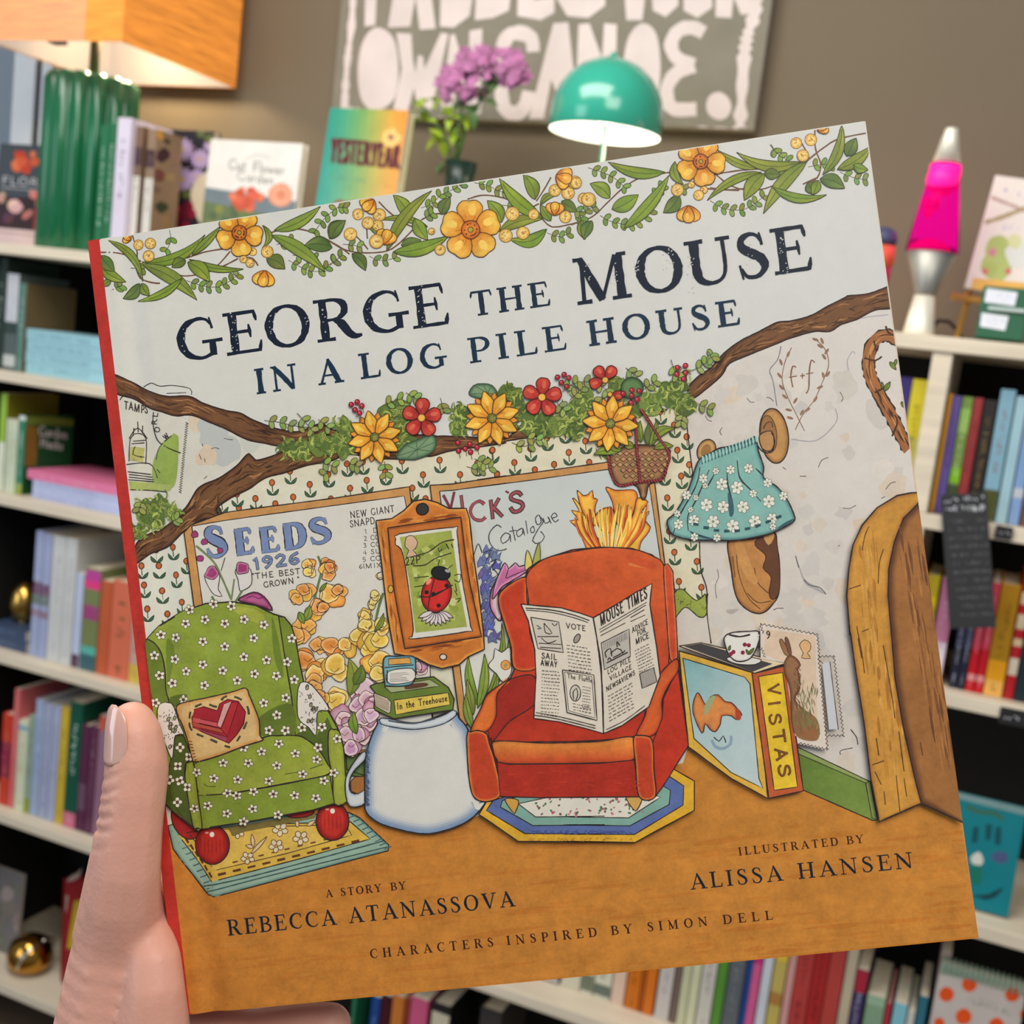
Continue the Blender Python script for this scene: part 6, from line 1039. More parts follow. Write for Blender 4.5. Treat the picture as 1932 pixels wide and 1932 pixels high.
for s in ('720,1120 760,1150 830,1260 880,1380 960,1480 960,1560 860,1560 800,1440 760,1350 700,1290 760,1280 710,1210 770,1220', '755,1060 800,1100 840,1090 870,1060 880,1120 910,1130 890,1200 900,1330 830,1280 780,1180', '960,1380 900,1300 890,1260 930,1210 1010,1190 1040,1260 1040,1360', '970,1040 1040,1060 1100,1060 1180,1060 1210,1100 1190,1200 1120,1350 1060,1330 1020,1150', '1210,1120 1290,1150 1240,1230 1300,1220 1270,1290 1310,1340 1280,1400 1240,1450 1200,1560 1050,1560 1120,1370 1180,1240'):
    fz(M3, s, rd.choice([(226, 172, 58), (222, 150, 50)]), ink=INKB, w=1.5, edge=(206, 104, 40), ew=6)
for k in range(46):
    a = rd.uniform(-.9, .9); x0, y0 = 1000 + 190 * math.sin(a * .8), 1530; l = rd.uniform(250, 420); P = [(x0, y0 - 20), (x0 + a * l * .4, y0 - l * .5), (x0 + a * l * .55 + rd.uniform(-20, 20), y0 - l * .9)]; A.line(V(*M3, *P), rd.uniform(2, 5), rd.choice([(206, 96, 40), (232, 190, 70), (226, 140, 46), (196, 80, 36), (236, 200, 90)]), taper=True)
    if k % 3 == 0: A.line(V(*M3, *[(p[0] + 8, p[1]) for p in P]), 1.2, (80, 44, 30))
# hyacinth, tulip, narcissus, leaves
for k in range(30):
    x, y = 920 + rd.uniform(-12, 18), 1035 + k * 5.7; 
    A.fill([(x - 9, y + 3), (x - 3, y - 9), (x + 2, y + 1), (x + 10, y - 6), (x + 6, y + 6), (x + 9, y + 12), (x - 1, y + 8), (x - 8, y + 12)], jit((98, 104, 150), 16), smooth=False, ink=(56, 58, 96), w=1.3)
for s in ('60,180 90,100 120,170', '130,170 190,150 150,230', '180,240 230,220 190,280', '200,290 240,330 200,360'): lz(B3, s, 1.6)
fz(B3, '265,680 200,620 180,540 200,430 270,330 330,290 450,320 460,350 330,410 260,490', (206, 186, 180), ink=INKB, edge=(190, 110, 150), ew=9); fz(B3, '200,520 220,400 290,245 320,290 370,245 400,275 440,265 455,310 330,390 270,430', (186, 100, 146), ink=INKB, edge=(206, 150, 176), ew=6); lz(B3, '320,290 300,360 330,350 450,300', 1.6)
fz(B3, '445,300 460,150 500,260', (196, 180, 90), ink=INKB, w=1.5); fz(B3, '500,260 550,90 555,250', (150, 156, 70), ink=INKB, w=1.5)
leaves(B3, ((100, 1330, 20, 950, 70, -.08), (120, 1330, 270, 700, 60, .1), (90, 1340, 140, 930, 70, .06), (60, 1390, 10, 1120, 60, 0), (60, 1500, 0, 1230, 60, -.06), (250, 1140, 330, 780, 70, .1), (110, 1350, 240, 1060, 50, .12)))
fz(B3, '170,1020 210,960 220,890 270,920 330,880 340,980 340,1080 280,1140 230,1080', (206, 202, 190), ink=INKB, w=1.6); oval(880 + 300 / 4, 1000 + 1015 / 4, 9, 9, 0, (216, 150, 70), 10, ink=(140, 70, 30), w=1.4); oval(880 + 300 / 4, 1000 + 1020 / 4, 3.4, 3.4, 0, (160, 140, 90), 8)

# ---- cone basket hanging before the posters
A.fill(CB, (156, 114, 74), edge=(96, 62, 40), ew=9, ink=INKB)
for r_ in range(6):
    for c_ in range(9):
        x, y = 1030 + c_ * 48 + (24 if r_ % 2 else 0), 785 + r_ * 42
        if abs(x - 1225) < 225 - max(0, y - 860) * 1.15 and y < 1010: A.fill(V(*M3, (x - 22, y), (x, y - 18), (x + 22, y - 2), (x + 2, y + 20)), jit((176, 132, 88), 14), smooth=False, ink=(84, 54, 36), w=1.4)
leaves(M3, ((1290, 720, 1290, 560, 90, .1), (1300, 730, 1350, 540, 60, .1), (1330, 690, 1490, 600, 70, -.2), (1240, 700, 1230, 540, 60, -.1), (1330, 750, 1480, 730, 55, -.1), (1080, 770, 880, 790, 70, .1), (1180, 740, 1100, 700, 60, 0), (1090, 760, 990, 730, 50, 0)))
for s in ('1235,455 1300,550 1380,680 1450,790 1430,890 1390,980 1230,1000 1070,1025 1010,930 990,810', '1185,500 1200,620 1205,760 1230,1000'):
    lz(M3, s, 5.5, (84, 30, 34)); P = catmull(Z(*M3, s), step=5)
    for a in P[::1]: A.line([(a[0] - 2, a[1] - 2), (a[0] + 2, a[1] + 2)], 2, (160, 64, 66))
bloom8(1151, 800, 51, .1)

# ---- stamp picture in an orange lacquer frame
A.fill(Z(*M2, '920,1205 1040,1190 1130,1130 1200,1060 1290,1045 1380,1070 1470,1115 1600,1115 1625,1190 1660,1500') + Z(*B2, '1370,260 1412,600 1420,735 1300,790 1230,850 1100,880 1000,850 910,800 742,765 690,480 640,60'), (192, 110, 38), smooth=False, edge=(216, 146, 62), ew=8, ink=INKB, w=2.6)
for k in range(60):
    u = rd.random(); side = rd.choice('lrtb')
    p = {'l': (718 + 34 * u + rd.uniform(-2, 6), 990 + 235 * u), 'r': (880 + 24 * u + rd.uniform(-4, 4), 985 + 200 * u), 't': (735 + 105 * u, 985 - 12 * u + rd.uniform(-4, 6)), 'b': (760 + 140 * u, 1222 - 14 * u + rd.uniform(-4, 10))}[side]; q = (p[0] + (4 if side in 'lr' else 26), p[1] + (28 if side in 'lr' else -4))
    A.line([p, q], rd.uniform(2.5, 6), rd.choice([(150, 76, 26), (170, 92, 30), (206, 130, 50), (130, 64, 26)]), taper=True)
A.fill(Z(*M2, '1010,1260 1560,1180 1600,1500') + Z(*B2, '1310,240 1400,640 820,730 740,300') + Z(*M2, '1030,1500'), (186, 104, 38), smooth=False, edge=(140, 70, 26), ew=7, ink=INKB, w=2.2)
A.fill(Z(*M2, '1070,1340 1100,1305 1500,1258 1530,1290') + Z(*B2, '1250,200 1315,560 1290,600 890,655 860,640 885,590 830,150') + Z(*M2, '1110,1420 1070,1390'), (206, 200, 184), ink=INKB, w=2)
A.fill(Z(*M2, '1100,1330 1490,1280') + Z(*B2, '1220,200 1290,565 900,610 850,200'), (150, 158, 70), smooth=False)
for k in range(60): x, y = rd.uniform(778, 852), rd.uniform(1022, 1172); x += (y - 1080) * .12; blob(A, x, y, rd.uniform(4, 8), rd.choice([(170, 176, 90), (120, 136, 52), (190, 190, 120), (140, 150, 60)]), n=9, wob=.4)
fz(M2, '1150,1330 1200,1320 1235,1370 1215,1420 1200,1430 1230,1465 1150,1480 1170,1430 1140,1400', (196, 160, 130), ink=INKB, w=1.4); text(A, '22P', (766, 1066), (795, 1061), 15, INKB, hand=.13, up=(-.1, -1))
for s in ('1240,1465 1320,1440 1420,1370 1510,1350', '1200,1545 1290,1540 1370,1490 1490,1450', '1390,1410 1400,1440 1420,1420', '1450,1380 1470,1420', '1490,1380 1500,1410'): lz(M2, s, 2)
for s in ('890,195 1000,185', '890,265 1020,245', '1190,180 1240,170 1230,230 1190,210', '1200,240 1210,300', '1195,290 1215,330', '1200,360 1240,350 1220,380', '1080,60 1070,110', '1140,130 1180,100'): lz(B2, s, 1.7)
oval(560 + 1058 / 4, 1040 + 318 / 4, 28, 35, .25, (190, 40, 34), 20, edge=(140, 24, 28), ew=8, ink=INKB, w=2); oval(560 + 1090 / 4, 1040 + 162 / 4, 18, 12.5, .25, (34, 32, 34), 14, ink=(20, 20, 22)); oval(560 + 1140 / 4, 1040 + 145 / 4, 5, 3, .4, (150, 150, 146), 8); oval(560 + 1000 / 4, 1040 + 225 / 4, 7, 4, -.9, (222, 130, 100), 8)
lz(B2, '1045,195 1010,330 990,450', 2); lz(B2, '930,335 1030,335 1180,250', 2.2); lz(B2, '1020,330 1110,290', 2)
for x, y in ((1135, 255), (985, 305), (1035, 318), (1075, 405)): oval(560 + x / 4, 1040 + y / 4, 4, 4, 0, (36, 28, 28), 8)
for a in range(9): an = .5 + a * .27; x, y = 1055, 440; leaf((560 + (x + 30 * math.cos(an)) / 4, 1040 + (y + 20 * math.sin(an)) / 4), (560 + (x + 150 * math.cos(an)) / 4, 1040 + (y + 120 * math.sin(an)) / 4), 9, 0, (208, 184, 190), (206, 196, 190), INKB, False, 1.3)
oval(560 + 713 / 4, 1040 + 280 / 4, 5, 7, 0, (196, 150, 50), 10, ink=INKB, w=1.6); oval(560 + 1110 / 4, 1040 + 792 / 4, 6.5, 5.5, 0, (206, 196, 176), 10, ink=INKB, w=2); oval(480 + 1270 / 4, 680 + 1120 / 4, 11.5, 11, 0, (52, 48, 48), 14, ink=(24, 22, 24), w=2)

# ---- green armchair with heart cushion on a yellow rug
RG = (150, 176, 150)
fz(D1, '110,430 180,400 400,380 1480,330 1560,370 1780,575 1775,620 1500,690 900,850 460,965 410,950 360,890 150,600', (138, 166, 146), smooth=False, ink=INKB, edge=(100, 130, 116), ew=5)
fz(D1, '185,490 700,420 1490,400 1640,530 1100,680 440,850', (206, 166, 60), smooth=False, ink=INKB, w=2)
fz(D1, '260,480 700,440 1450,420 1500,500 1000,640 480,760 440,735', (212, 174, 74), smooth=False, ink=INKB, w=1.5)
for k in range(11): a = (290 + (140 + 26 * k) / 4, 1449 + (470 + 44 * k) / 4); A.line([a, (a[0] + 13, a[1] - 5)], 2, (70, 90, 84))
for k in range(9): a = (290 + (1480 + 33 * k) / 4, 1449 + (350 + 30 * k) / 4); A.line([(a[0], a[1] + 5), (a[0] + 14, a[1] - 1)], 2, (70, 90, 84))
lz(D1, '370,890 700,820 1200,690 1740,545', 2.4, (60, 80, 76)); lz(D1, '400,930 900,800 1400,680 1770,590', 2.2, (60, 80, 76))
for k in range(10): A.line([(290 + (490 + 112 * k) / 4, 1449 + (798 - 27 * k) / 4), (290 + (550 + 112 * k) / 4, 1449 + (784 - 27 * k) / 4)], 4.5, (96, 54, 34))
for k in range(9): A.line([(290 + (600 + 98 * k) / 4, 1449 + (705 - 24 * k) / 4), (290 + (640 + 98 * k) / 4, 1449 + (695 - 24 * k) / 4)], 3.4, (110, 66, 40))
for k in range(6): A.line([(290 + (240 + 36 * k) / 4, 1449 + (520 + 52 * k) / 4), (290 + (262 + 36 * k) / 4, 1449 + (560 + 52 * k) / 4)], 4, (96, 54, 34))
for x, y, r in ((960, 455, 15), (1115, 520, 15), (930, 580, 14), (715, 670, 13), (640, 480, 12)):
    for k in range(5): a = k * 1.2566 + .4; oval(290 + x / 4 + r * .6 * math.cos(a), 1449 + y / 4 + r * .5 * math.sin(a), r * .42, r * .34, a, (216, 200, 160), 9, ink=(110, 70, 44), w=1.5)
    oval(290 + x / 4, 1449 + y / 4, 3, 2.6, 0, (206, 160, 60), 7, ink=(110, 70, 44), w=1.2)
for b in ((740, 640, 860, 510), (760, 590, 745, 490), (760, 590, 700, 575), (1160, 430, 1225, 390), (1090, 440, 1085, 380)): leaf((290 + b[0] / 4, 1449 + b[1] / 4), (290 + b[2] / 4, 1449 + b[3] / 4), 7, 0, (216, 200, 160), (206, 180, 130), (110, 70, 44), False)
A.fill(Z(*D1, '560,440 1230,330 1220,370 700,470 600,500'), (120, 104, 50), smooth=False)
for x, y, rx, ry, rt in ((240, 400, 22, 36, -.5), (1110, 335, 26, 8, -.1)): oval(290 + x / 4, 1449 + y / 4, rx, ry, rt, (150, 30, 28), 14, ink=INKB)
for x, y, rx, ry in ((445, 570, 33, 37), (1355, 395, 31, 36)):
    oval(290 + x / 4, 1449 + y / 4, rx, ry, 0, (186, 44, 30), 18, edge=(132, 22, 24), ew=11, ink=INKB, w=2.3)
    for k in range(7): xx = x - 90 + k * 30; A.line(V(*D1, (xx, y - 60), (xx + 4, y + 70)), 1.5, (150, 30, 26), taper=True)
    oval(290 + x / 4, 1449 + (y - 78) / 4, 4.5, 5, 0, (232, 214, 200), 9); oval(290 + (x - 40) / 4, 1449 + (y - 90) / 4, 4, 2, 0, (226, 150, 130), 7)
GR, GD_, GL_ = (126, 142, 44), (84, 100, 32), (156, 160, 56)
A.fill(Z(*B1, '130,430 160,410 250,310 420,205 600,145 800,132 980,160 1110,225 1195,250 1245,310 1280,420 1310,600 1340,735 1400,760 1480,880 1540,980 1600,1090 1640,1250 1650,1400 1670,1560 1670,1640 1575,1655 1410,1700 1200,1740 900,1790 575,1840 510,1840 430,1770 300,1650 250,1500 150,1000'), GR, smooth=False, ink=INKB, w=3, grad=((134, 148, 48), (400, 1400), (450, 1180)))
fz(B1, '130,440 200,430 260,510 290,640 300,800 320,890 250,930 180,800', (100, 116, 36), ink=INKB); fz(B1, '1150,240 1195,250 1245,310 1280,420 1310,600 1340,735 1300,790 1300,1000 1380,1080 1280,1140 1250,850 1190,500', (112, 128, 40), smooth=False, ink=INKB)
for t, c in (('330,850 460,830 420,900 340,920', GD_), ('1010,1000 1240,900 1270,1130 1030,1140', (94, 110, 36)), ('300,420 360,500 330,700 310,800', (104, 122, 38)), ('1100,250 1150,420 1190,700 1120,560', (104, 122, 38)), ('520,1330 700,1290 1000,1190 1000,1240 700,1350', (92, 108, 34)), ('800,170 1000,200 1050,300 900,260', GL_), ('600,400 800,380 860,600 640,640', (134, 150, 52))): fz(B1, t, c)
fz(B1, '1280,1140 1380,1080 1440,1140 1520,1000 1560,1090 1530,1150 1540,1420 1440,1260 1330,1160', (78, 94, 32), smooth=False); fz(B1, '1530,1110 1570,1095 1610,1110 1645,1250 1655,1400 1670,1560 1668,1640 1575,1655 1560,1450 1530,1300', (150, 158, 52), ink=INKB, w=2.4, edge=True)
fz(B1, '1290,1140 1150,1140 1020,1160 530,1345 545,1560 560,1590 800,1570 1200,1500 1530,1430 1520,1350 1440,1230 1350,1160', (128, 142, 44), ink=INKB, w=2.4, grad=(GL_, (520, 1400), (560, 1490)))
fz(B1, '545,1590 800,1575 1200,1505 1540,1435 1575,1650 1410,1700 900,1790 575,1835', (122, 138, 42), smooth=False, ink=INKB, w=2.2)
fz(B1, '300,1500 340,1320 370,1140 430,1140 510,1330 450,1350 440,1450 510,1840 430,1770 300,1650 240,1560', (72, 84, 30), smooth=False, ink=INKB); fz(B1, '450,1350 500,1330 520,1400 545,1600 575,1835 510,1840 480,1700 440,1450', (142, 152, 50), ink=INKB, w=2.4, edge=True)
lz(B1, '330,1500 350,1620 430,1760', 2, (60, 68, 30)); lz(B1, '590,1500 620,1520 680,1520', 1.8, (80, 90, 34)); lz(B1, '1200,1430 1330,1410', 1.8, (90, 96, 40)); lz(B1, '1390,1390 1490,1355', 1.8, (80, 90, 34))
def ditsy(x, y, r=9.5, sq=1.0, n=5):
    o = rd.uniform(0, 6.28)
    for k in range(n): a = o + 2 * PI * k / n; oval(x + r * .56 * math.cos(a), y + r * .56 * math.sin(a) * sq, r * .46, r * .36 * sq, a, (216, 208, 186), 8, ink=(72, 72, 36), w=1.0)
    oval(x, y, r * .34, r * .34 * sq, 0, (84, 56, 50), 8)
for x, y in ((450, 295), (595, 265), (745, 295), (890, 265), (1040, 305), (260, 380), (370, 400), (580, 430), (745, 470), (963, 405), (215, 535), (363, 565), (890, 548), (1060, 572), (255, 685), (453, 655), (580, 603), (730, 650), (970, 675), (1135, 690), (345, 745), (593, 760), (840, 725), (1040, 895), (1205, 855), (1140, 985), (1080, 1100), (1205, 1100), (795, 165), (480, 190), (660, 148), (1250, 410), (1215, 585), (1270, 720), (430, 870), (225, 890), (1330, 1080), (1480, 1075), (1595, 1165), (1450, 1230)): ditsy(B1[0] + x / 4, B1[1] + y / 4)
for x, y in ((1155, 1200), (1025, 1260), (735, 1345), (925, 1345), (1280, 1275), (1140, 1365), (1440, 1320), (665, 1460), (845, 1470), (1080, 1480), (1335, 1430), (535, 1415), (1495, 1480), (770, 1570), (965, 1560), (1115, 1580), (840, 1590), (1275, 1590), (1435, 1610), (620, 1665), (960, 1690), (765, 1725), (1570, 1420), (890, 1230), (515, 1690), (1150, 1735), (890, 1785)): ditsy(B1[0] + x / 4, B1[1] + y / 4, 10, .85)
for x, y in ((405, 1230), (470, 1300), (390, 1370), (405, 1480), (335, 1470), (460, 1530), (390, 1640)): ditsy(B1[0] + x / 4, B1[1] + y / 4, 8.5, 1.2, 4)
LACE = (212, 202, 190)
for s in ('240,940 270,895 340,895 370,960 400,1050 430,1130 370,1140 350,1310 300,1200 250,1080', '1300,780 1340,735 1400,760 1500,880 1530,950 1450,960 1440,1080 1430,1140 1380,1080 1300,1000'):
    fz(B1, s, LACE, ink=INKB, w=1.8); P = Z(*B1, s); cx, cy = sum(p[0] for p in P) / len(P), sum(p[1] for p in P) / len(P)
    for k in range(70):
        q = mix(rd.choice(P), (cx, cy), rd.uniform(.15, 1)); q = (q[0] + rd.uniform(-4, 4), q[1] + rd.uniform(-4, 4))
        if k % 9 == 0: oval(*q, 2.6, 4, .3, (150, 146, 110), 8, ink=INKB, w=1.3)
        else: A.line([q, (q[0] + rd.uniform(-2.5, 2.5), q[1] + 2.5)], 1.2, (70, 60, 56))
fz(B1, '375,925 480,880 600,855 800,810 905,780 930,830 960,900 1005,1020 1015,1140 1040,1165 1015,1180 900,1215 700,1290 530,1335 500,1310 470,1200 430,1080', (208, 172, 112), ink=INKB, w=2.2, edge=(196, 140, 74), ew=9)
HT = Z(*B1, '500,1000 520,940 590,920 690,950 710,900 770,865 850,880 905,960 890,1050 840,1130 780,1195 700,1160 510,1080')
A.fill(HT, (158, 34, 44), smooth=False, ink=(90, 20, 28), w=2.2)
for s, c in (('505,1000 700,1040 720,1080 500,1030', (190, 80, 84)), ('500,1035 740,1090 730,1120 505,1065', (170, 70, 50)), ('510,1075 770,1150 760,1185 560,1100', (150, 60, 84)), ('740,900 800,880 720,1080 690,1060', (206, 150, 140)), ('800,885 850,890 770,1140 720,1090', (172, 40, 46))): fz(B1, s, c, smooth=False, ink=(90, 20, 28), w=1.4)
P = Z(*B1, '480,1010 505,935 600,895 690,920 740,850 820,845 900,890 930,980 890,1090 840,1180 790,1225 640,1165 500,1100'); P = catmull(P, True, 6)
for k in range(0, len(P) - 2, 4): A.line(P[k:k + 3], 4, (70, 70, 48))
for k in range(7): A.line(V(*B1, (470 + 8 * k, 1180 + 24 * k), (500 + 6 * k, 1185 + 22 * k)), 1.6, (90, 60, 30))

# ---- upturned mug with two books on it
fz(B2, '380,1700 470,1540 525,1500 525,1560 440,1650 410,1720 410,1790 450,1820 525,1790 525,1890 440,1920 390,1880', (196, 196, 194), ink=INKB, w=2.2, edge=(150, 160, 170), ew=5)
fz(B2, '415,1730 450,1690 522,1690 522,1790 470,1820 420,1800', (150, 96, 44), smooth=False, ink=INKB, w=1.8)
MUG = Z(*B2, '640,1260 900,1290 1180,1200 1230,1250 1300,1340 1340,1500 1390,1700 1425,1880') + Z(*D2, '1040,240 990,310 900,390 750,455 560,485 300,430 180,370 130,310') + Z(*B2, '525,1880 525,1600 560,1420 620,1290')
A.fill(MUG, (203, 199, 190), ink=INKB, w=2.8, edge=(116, 140, 168), ew=22)
fz(B2, '640,1250 700,1255 900,1285 1100,1235 1190,1190 1210,1230 1100,1300 900,1335 720,1315 640,1290', (196, 198, 196), ink=INKB, w=1.8, edge=(150, 164, 176), ew=4); lz(B2, '700,1270 880,1290 1050,1255', 3, (70, 76, 84))
for k in range(60): y = 1450 + k * 7.6; A.line(V(*B2, (528, y), (528 + rd.uniform(14, 40), y + rd.uniform(10, 22))), 1.3, (66, 80, 98), taper=True)
for k in range(34): f = k / 34; x, y = 1350 + 70 * f, 1560 + 330 * f; A.line(V(*B2, (x, y), (x - rd.uniform(14, 44), y + rd.uniform(4, 20))), 1.5, (60, 66, 76), taper=True)
fz(B2, '560,1010 600,990 1040,940 1150,1020 1195,1110 1185,1190 740,1255 600,1190 590,1165 600,1060', (96, 116, 42), smooth=False, ink=INKB, w=2.3); fz(B2, '590,1060 690,1100 720,1130 715,1200 700,1215 600,1160', (200, 184, 160), smooth=False, ink=INKB, w=1.6)
fz(B2, '670,1015 1010,960 1090,1010 720,1060', (150, 156, 110), smooth=False, ink=INKB, w=1.4); fz(B2, '840,1000 980,985 990,1010 830,1035', (90, 60, 44)); fz(B2, '740,1115 1150,1060 1165,1150 755,1225', (206, 176, 70), smooth=False, ink=INKB, w=1.6)
for k in range(8): A.line(V(*B2, (600, 1075 + 11 * k), (705, 1125 + 10 * k)), 1, (120, 96, 70))
text(A, 'In the Treehouse', (751, 1337), (846, 1321), 13, INKB, hand=.13, up=(-.08, -1), track=.1)
fz(B2, '665,800 760,785 880,785 905,830 880,990 700,1010 670,980', (110, 160, 166), ink=INKB, w=2.3, edge=(70, 120, 132), ew=3); fz(B2, '700,805 860,795 870,840 700,850', (206, 150, 70), smooth=False, ink=INKB, w=1.5); fz(B2, '700,900 880,880 885,970 705,990', (212, 204, 190), ink=INKB, w=1.6); lz(B2, '670,870 890,850', 2); lz(B2, '690,890 690,985', 2)
for k in range(6): A.line(V(*B2, (710, 915 + 12 * k), (800 + 60 * rd.random(), 908 + 12 * k)), 1, (130, 120, 110))

# ---- octagonal rug
A.fill(Z(*D2, '1050,225 985,340 1280,543 1930,550') + Z(*D3, '100,820 640,830 1085,590 1085,370 930,280 500,200') , (206, 156, 36), smooth=False, ink=INKB, w=2.4)
A.fill(Z(*D2, '1090,235 1040,310 1330,485 1930,490') + Z(*D3, '100,765 635,770 1000,550 1005,405 890,330 500,240'), (84, 100, 150), smooth=False, ink=INKB, w=2)
A.fill(Z(*D2, '1160,235 1145,285 1390,425 1930,420') + Z(*D3, '100,695 600,705 895,545 905,440 850,405 500,300'), (118, 156, 140), smooth=False, ink=INKB, w=2)
A.fill(Z(*D2, '1280,260 1410,360 1930,355') + Z(*D3, '100,635 590,645 830,490 500,380'), (208, 200, 184), smooth=False, ink=INKB, w=1.8)
for k in range(75):
    x, y = rd.uniform(1010, 1225), rd.uniform(1500, 1537); c = rd.choice([(176, 80, 110), (72, 112, 70), (110, 90, 80), (190, 110, 130)]); oval(x, y, rd.uniform(1.5, 3.6), rd.uniform(1.3, 2.6), rd.random() * 3, c, 6)
for k in range(70): u = rd.random(); A.line([(1000 + 190 * u, 1569 + rd.uniform(-4, 4)), (1006 + 190 * u, 1567 + rd.uniform(-4, 4))], 1.5, (62, 76, 130))
for k in range(40): u = rd.random(); A.line([(995 + 200 * u, 1582 + rd.uniform(-3, 3)), (1000 + 200 * u, 1581 + rd.uniform(-3, 3))], 1.4, (176, 120, 30))
for x, y in ((1245, 270), ): fz(D2, '1180,225 1280,235 1260,320 1240,325', (190, 140, 60), ink=INKB, w=1.8)
fz(D3, '570,480 690,485 655,585 625,580', (190, 146, 76), ink=INKB, w=1.8)

# ---- green moulding right of the red chair
fz(B4, '140,1060 210,985 260,1010 320,1060 375,1050 405,1260 160,1290', PLS, smooth=False); fz(B4, '130,880 190,848 250,900 300,935 350,900 368,890 374,1040 320,1060 260,1010 210,985 150,1050 138,1062', (142, 152, 62), ink=INKB, w=2)
for k in range(26): u = rd.random(); x = 145 + 220 * u; y = 905 + 75 * u + rd.uniform(-10, 45); A.line(V(*B4, (x, y), (x + 9, y + 3)), 1.5, (80, 90, 40))
# ---- red armchair
RD, RDK, ROR = (184, 58, 28), (150, 38, 26), (206, 104, 38)
fz(B3, '250,520 245,470 330,400 450,350 470,290 550,235 640,200 800,150 1000,130 1250,140 1400,190 1490,265 1555,310 1565,420 1590,960 1610,1100 1680,1620 1640,1680 1480,1940 1430,2005 560,2010 250,2000 60,1990 10,1560 40,1510 120,1330 160,1230 340,1110 370,1040 340,860 290,700', RD, smooth=False, ink=INKB, w=2.8)
fz(B3, '245,520 300,430 450,355 460,520 530,900 530,1040 370,1040 340,860 290,700', (184, 56, 28), ink=INKB, w=2, edge=(204, 98, 40), ew=7); fz(B3, '460,340 560,235 700,185 1000,135 1250,145 1400,195 1490,270 1500,500 1530,960 1460,1100 1000,1000 540,900 470,500', (180, 54, 28), ink=INKB, w=2, grad=((196, 84, 36), (1000, 1250), (1060, 1050)))
for s, c in (('520,300 620,240 640,330 560,370', (196, 84, 36)), ('1230,250 1400,265 1390,290 1250,275', (206, 110, 50)), ('1200,190 1400,240 1420,300 1250,250', (192, 76, 34))): fz(B3, s, c)
fz(B3, '1490,270 1550,300 1565,420 1595,960 1540,970 1510,640', (192, 70, 36), ink=INKB, w=2, edge=(210, 110, 66), ew=4)
fz(B3, '210,1580 330,1430 560,1300 1000,1250 1300,1250 1350,1350 1290,1540 1000,1580 600,1590', (176, 50, 26), ink=INKB, w=2.2, grad=((158, 40, 26), (1100, 1390), (1100, 1320)))
fz(B3, '120,1330 170,1230 340,1120 500,1090 540,1180 520,1310 330,1440 200,1590 160,1500 40,1515', (150, 38, 26), ink=INKB, w=2); fz(B3, '40,1515 120,1330 170,1230 330,1120 240,1230 230,1400 160,1510', ROR, ink=INKB, w=2, edge=(180, 60, 30), ew=6)
fz(B3, '10,1560 40,1515 100,1505 160,1530 180,1600 230,1760 260,2000 60,1995', (184, 62, 30), ink=INKB, w=2.4, edge=(210, 120, 50), ew=6)
fz(B3, '215,1590 600,1600 1000,1590 1260,1560 1270,1720 1000,1750 330,1755 240,1725', (188, 66, 30), ink=INKB, w=2.2, grad=((214, 128, 52), (1000, 1440), (1000, 1395)), edge=True, ew=5)
fz(B3, '240,1740 330,1760 1000,1755 1270,1730 1310,2005 560,2010 265,2000', (164, 42, 26), smooth=False, ink=INKB, w=2); lz(B3, '190,1560 205,1650 235,1760', 4, (70, 24, 20))
fz(B3, '1590,970 1600,1060 1540,1150 1480,1280 1480,1420 1420,1540 1290,1545 1350,1400 1370,1300 1400,1180 1500,1040', (196, 86, 34), ink=INKB, w=2.3, edge=(180, 60, 30), ew=7); fz(B3, '1600,1060 1680,1620 1480,1940 1430,2005 1410,1600 1480,1420 1490,1270 1545,1150', (178, 48, 26), smooth=False, ink=INKB, w=2)
fz(B3, '1265,1570 1300,1545 1390,1560 1415,1640 1420,1800 1430,2005 1310,2005 1280,1750', (182, 60, 30), ink=INKB, w=2.4, edge=(206, 110, 50), ew=6)
for k in range(60): x, y = rd.uniform(945, 1200), rd.uniform(1452, 1492); A.line([(x, y), (x + rd.uniform(8, 24), y + rd.uniform(-2, 2))], rd.uniform(1, 3), rd.choice([(172, 48, 28), (156, 38, 26), (176, 54, 30)]), taper=True)
# ---- newspaper propped open on the seat
NP = (208, 196, 178)
fz(B3, '415,555 560,570 720,585 860,625 960,660 1020,1000 1040,1530 900,1490 700,1440 515,1415 530,1100 520,900 470,680', NP, smooth=False, ink=INKB, w=2.4); fz(B3, '960,660 1100,580 1280,470 1400,405 1385,560 1440,900 1465,1100 1380,1330 1180,1470 1040,1530 1020,1000', (204, 192, 174), smooth=False, ink=INKB, w=2.4)
lz(B3, '960,660 1000,900 1030,1200 1040,1530', 2.6); lz(B3, '450,585 640,600 800,635 930,680', 2); lz(B3, '455,600 640,618 800,655 920,695', 1.4)
text(A, 'MOUSE TIMES', (1134, 1181), (1222, 1128), 21, INKB, hand=.13, up=(-.12, -1), track=.1)
for s in ('1005,750 1180,650 1360,545', '1010,770 1180,672 1355,565', '1015,795 1200,700', '1240,660 1345,600', '1240,690 1350,640'): lz(B3, s, 1.5)
fz(B3, '490,655 700,690 735,920 545,890', (192, 182, 166), smooth=False, ink=INKB, w=1.8)
for s in ('590,700 600,770 650,775 590,700', '540,800 700,800', '570,810 620,850 680,830', '550,850 720,860', '560,880 720,890', '535,715 570,740 540,740', '650,700 670,720 690,700'): lz(B3, s, 1.7)
text(A, 'VOTE', (1068, 1184), (1106, 1190), 10, INKB, hand=.15, up=(-.04, -1)); oval(880 + 838 / 4, 1000 + 815 / 4, 5, 9, .5, (150, 140, 126), 10, ink=INKB, w=1.6)
text(A, 'SAIL', (1023, 1241), (1052, 1244), 11, INKB, hand=.15, up=(0, -1)); text(A, 'AWAY', (1021, 1254), (1053, 1258), 11, INKB, hand=.15, up=(0, -1))
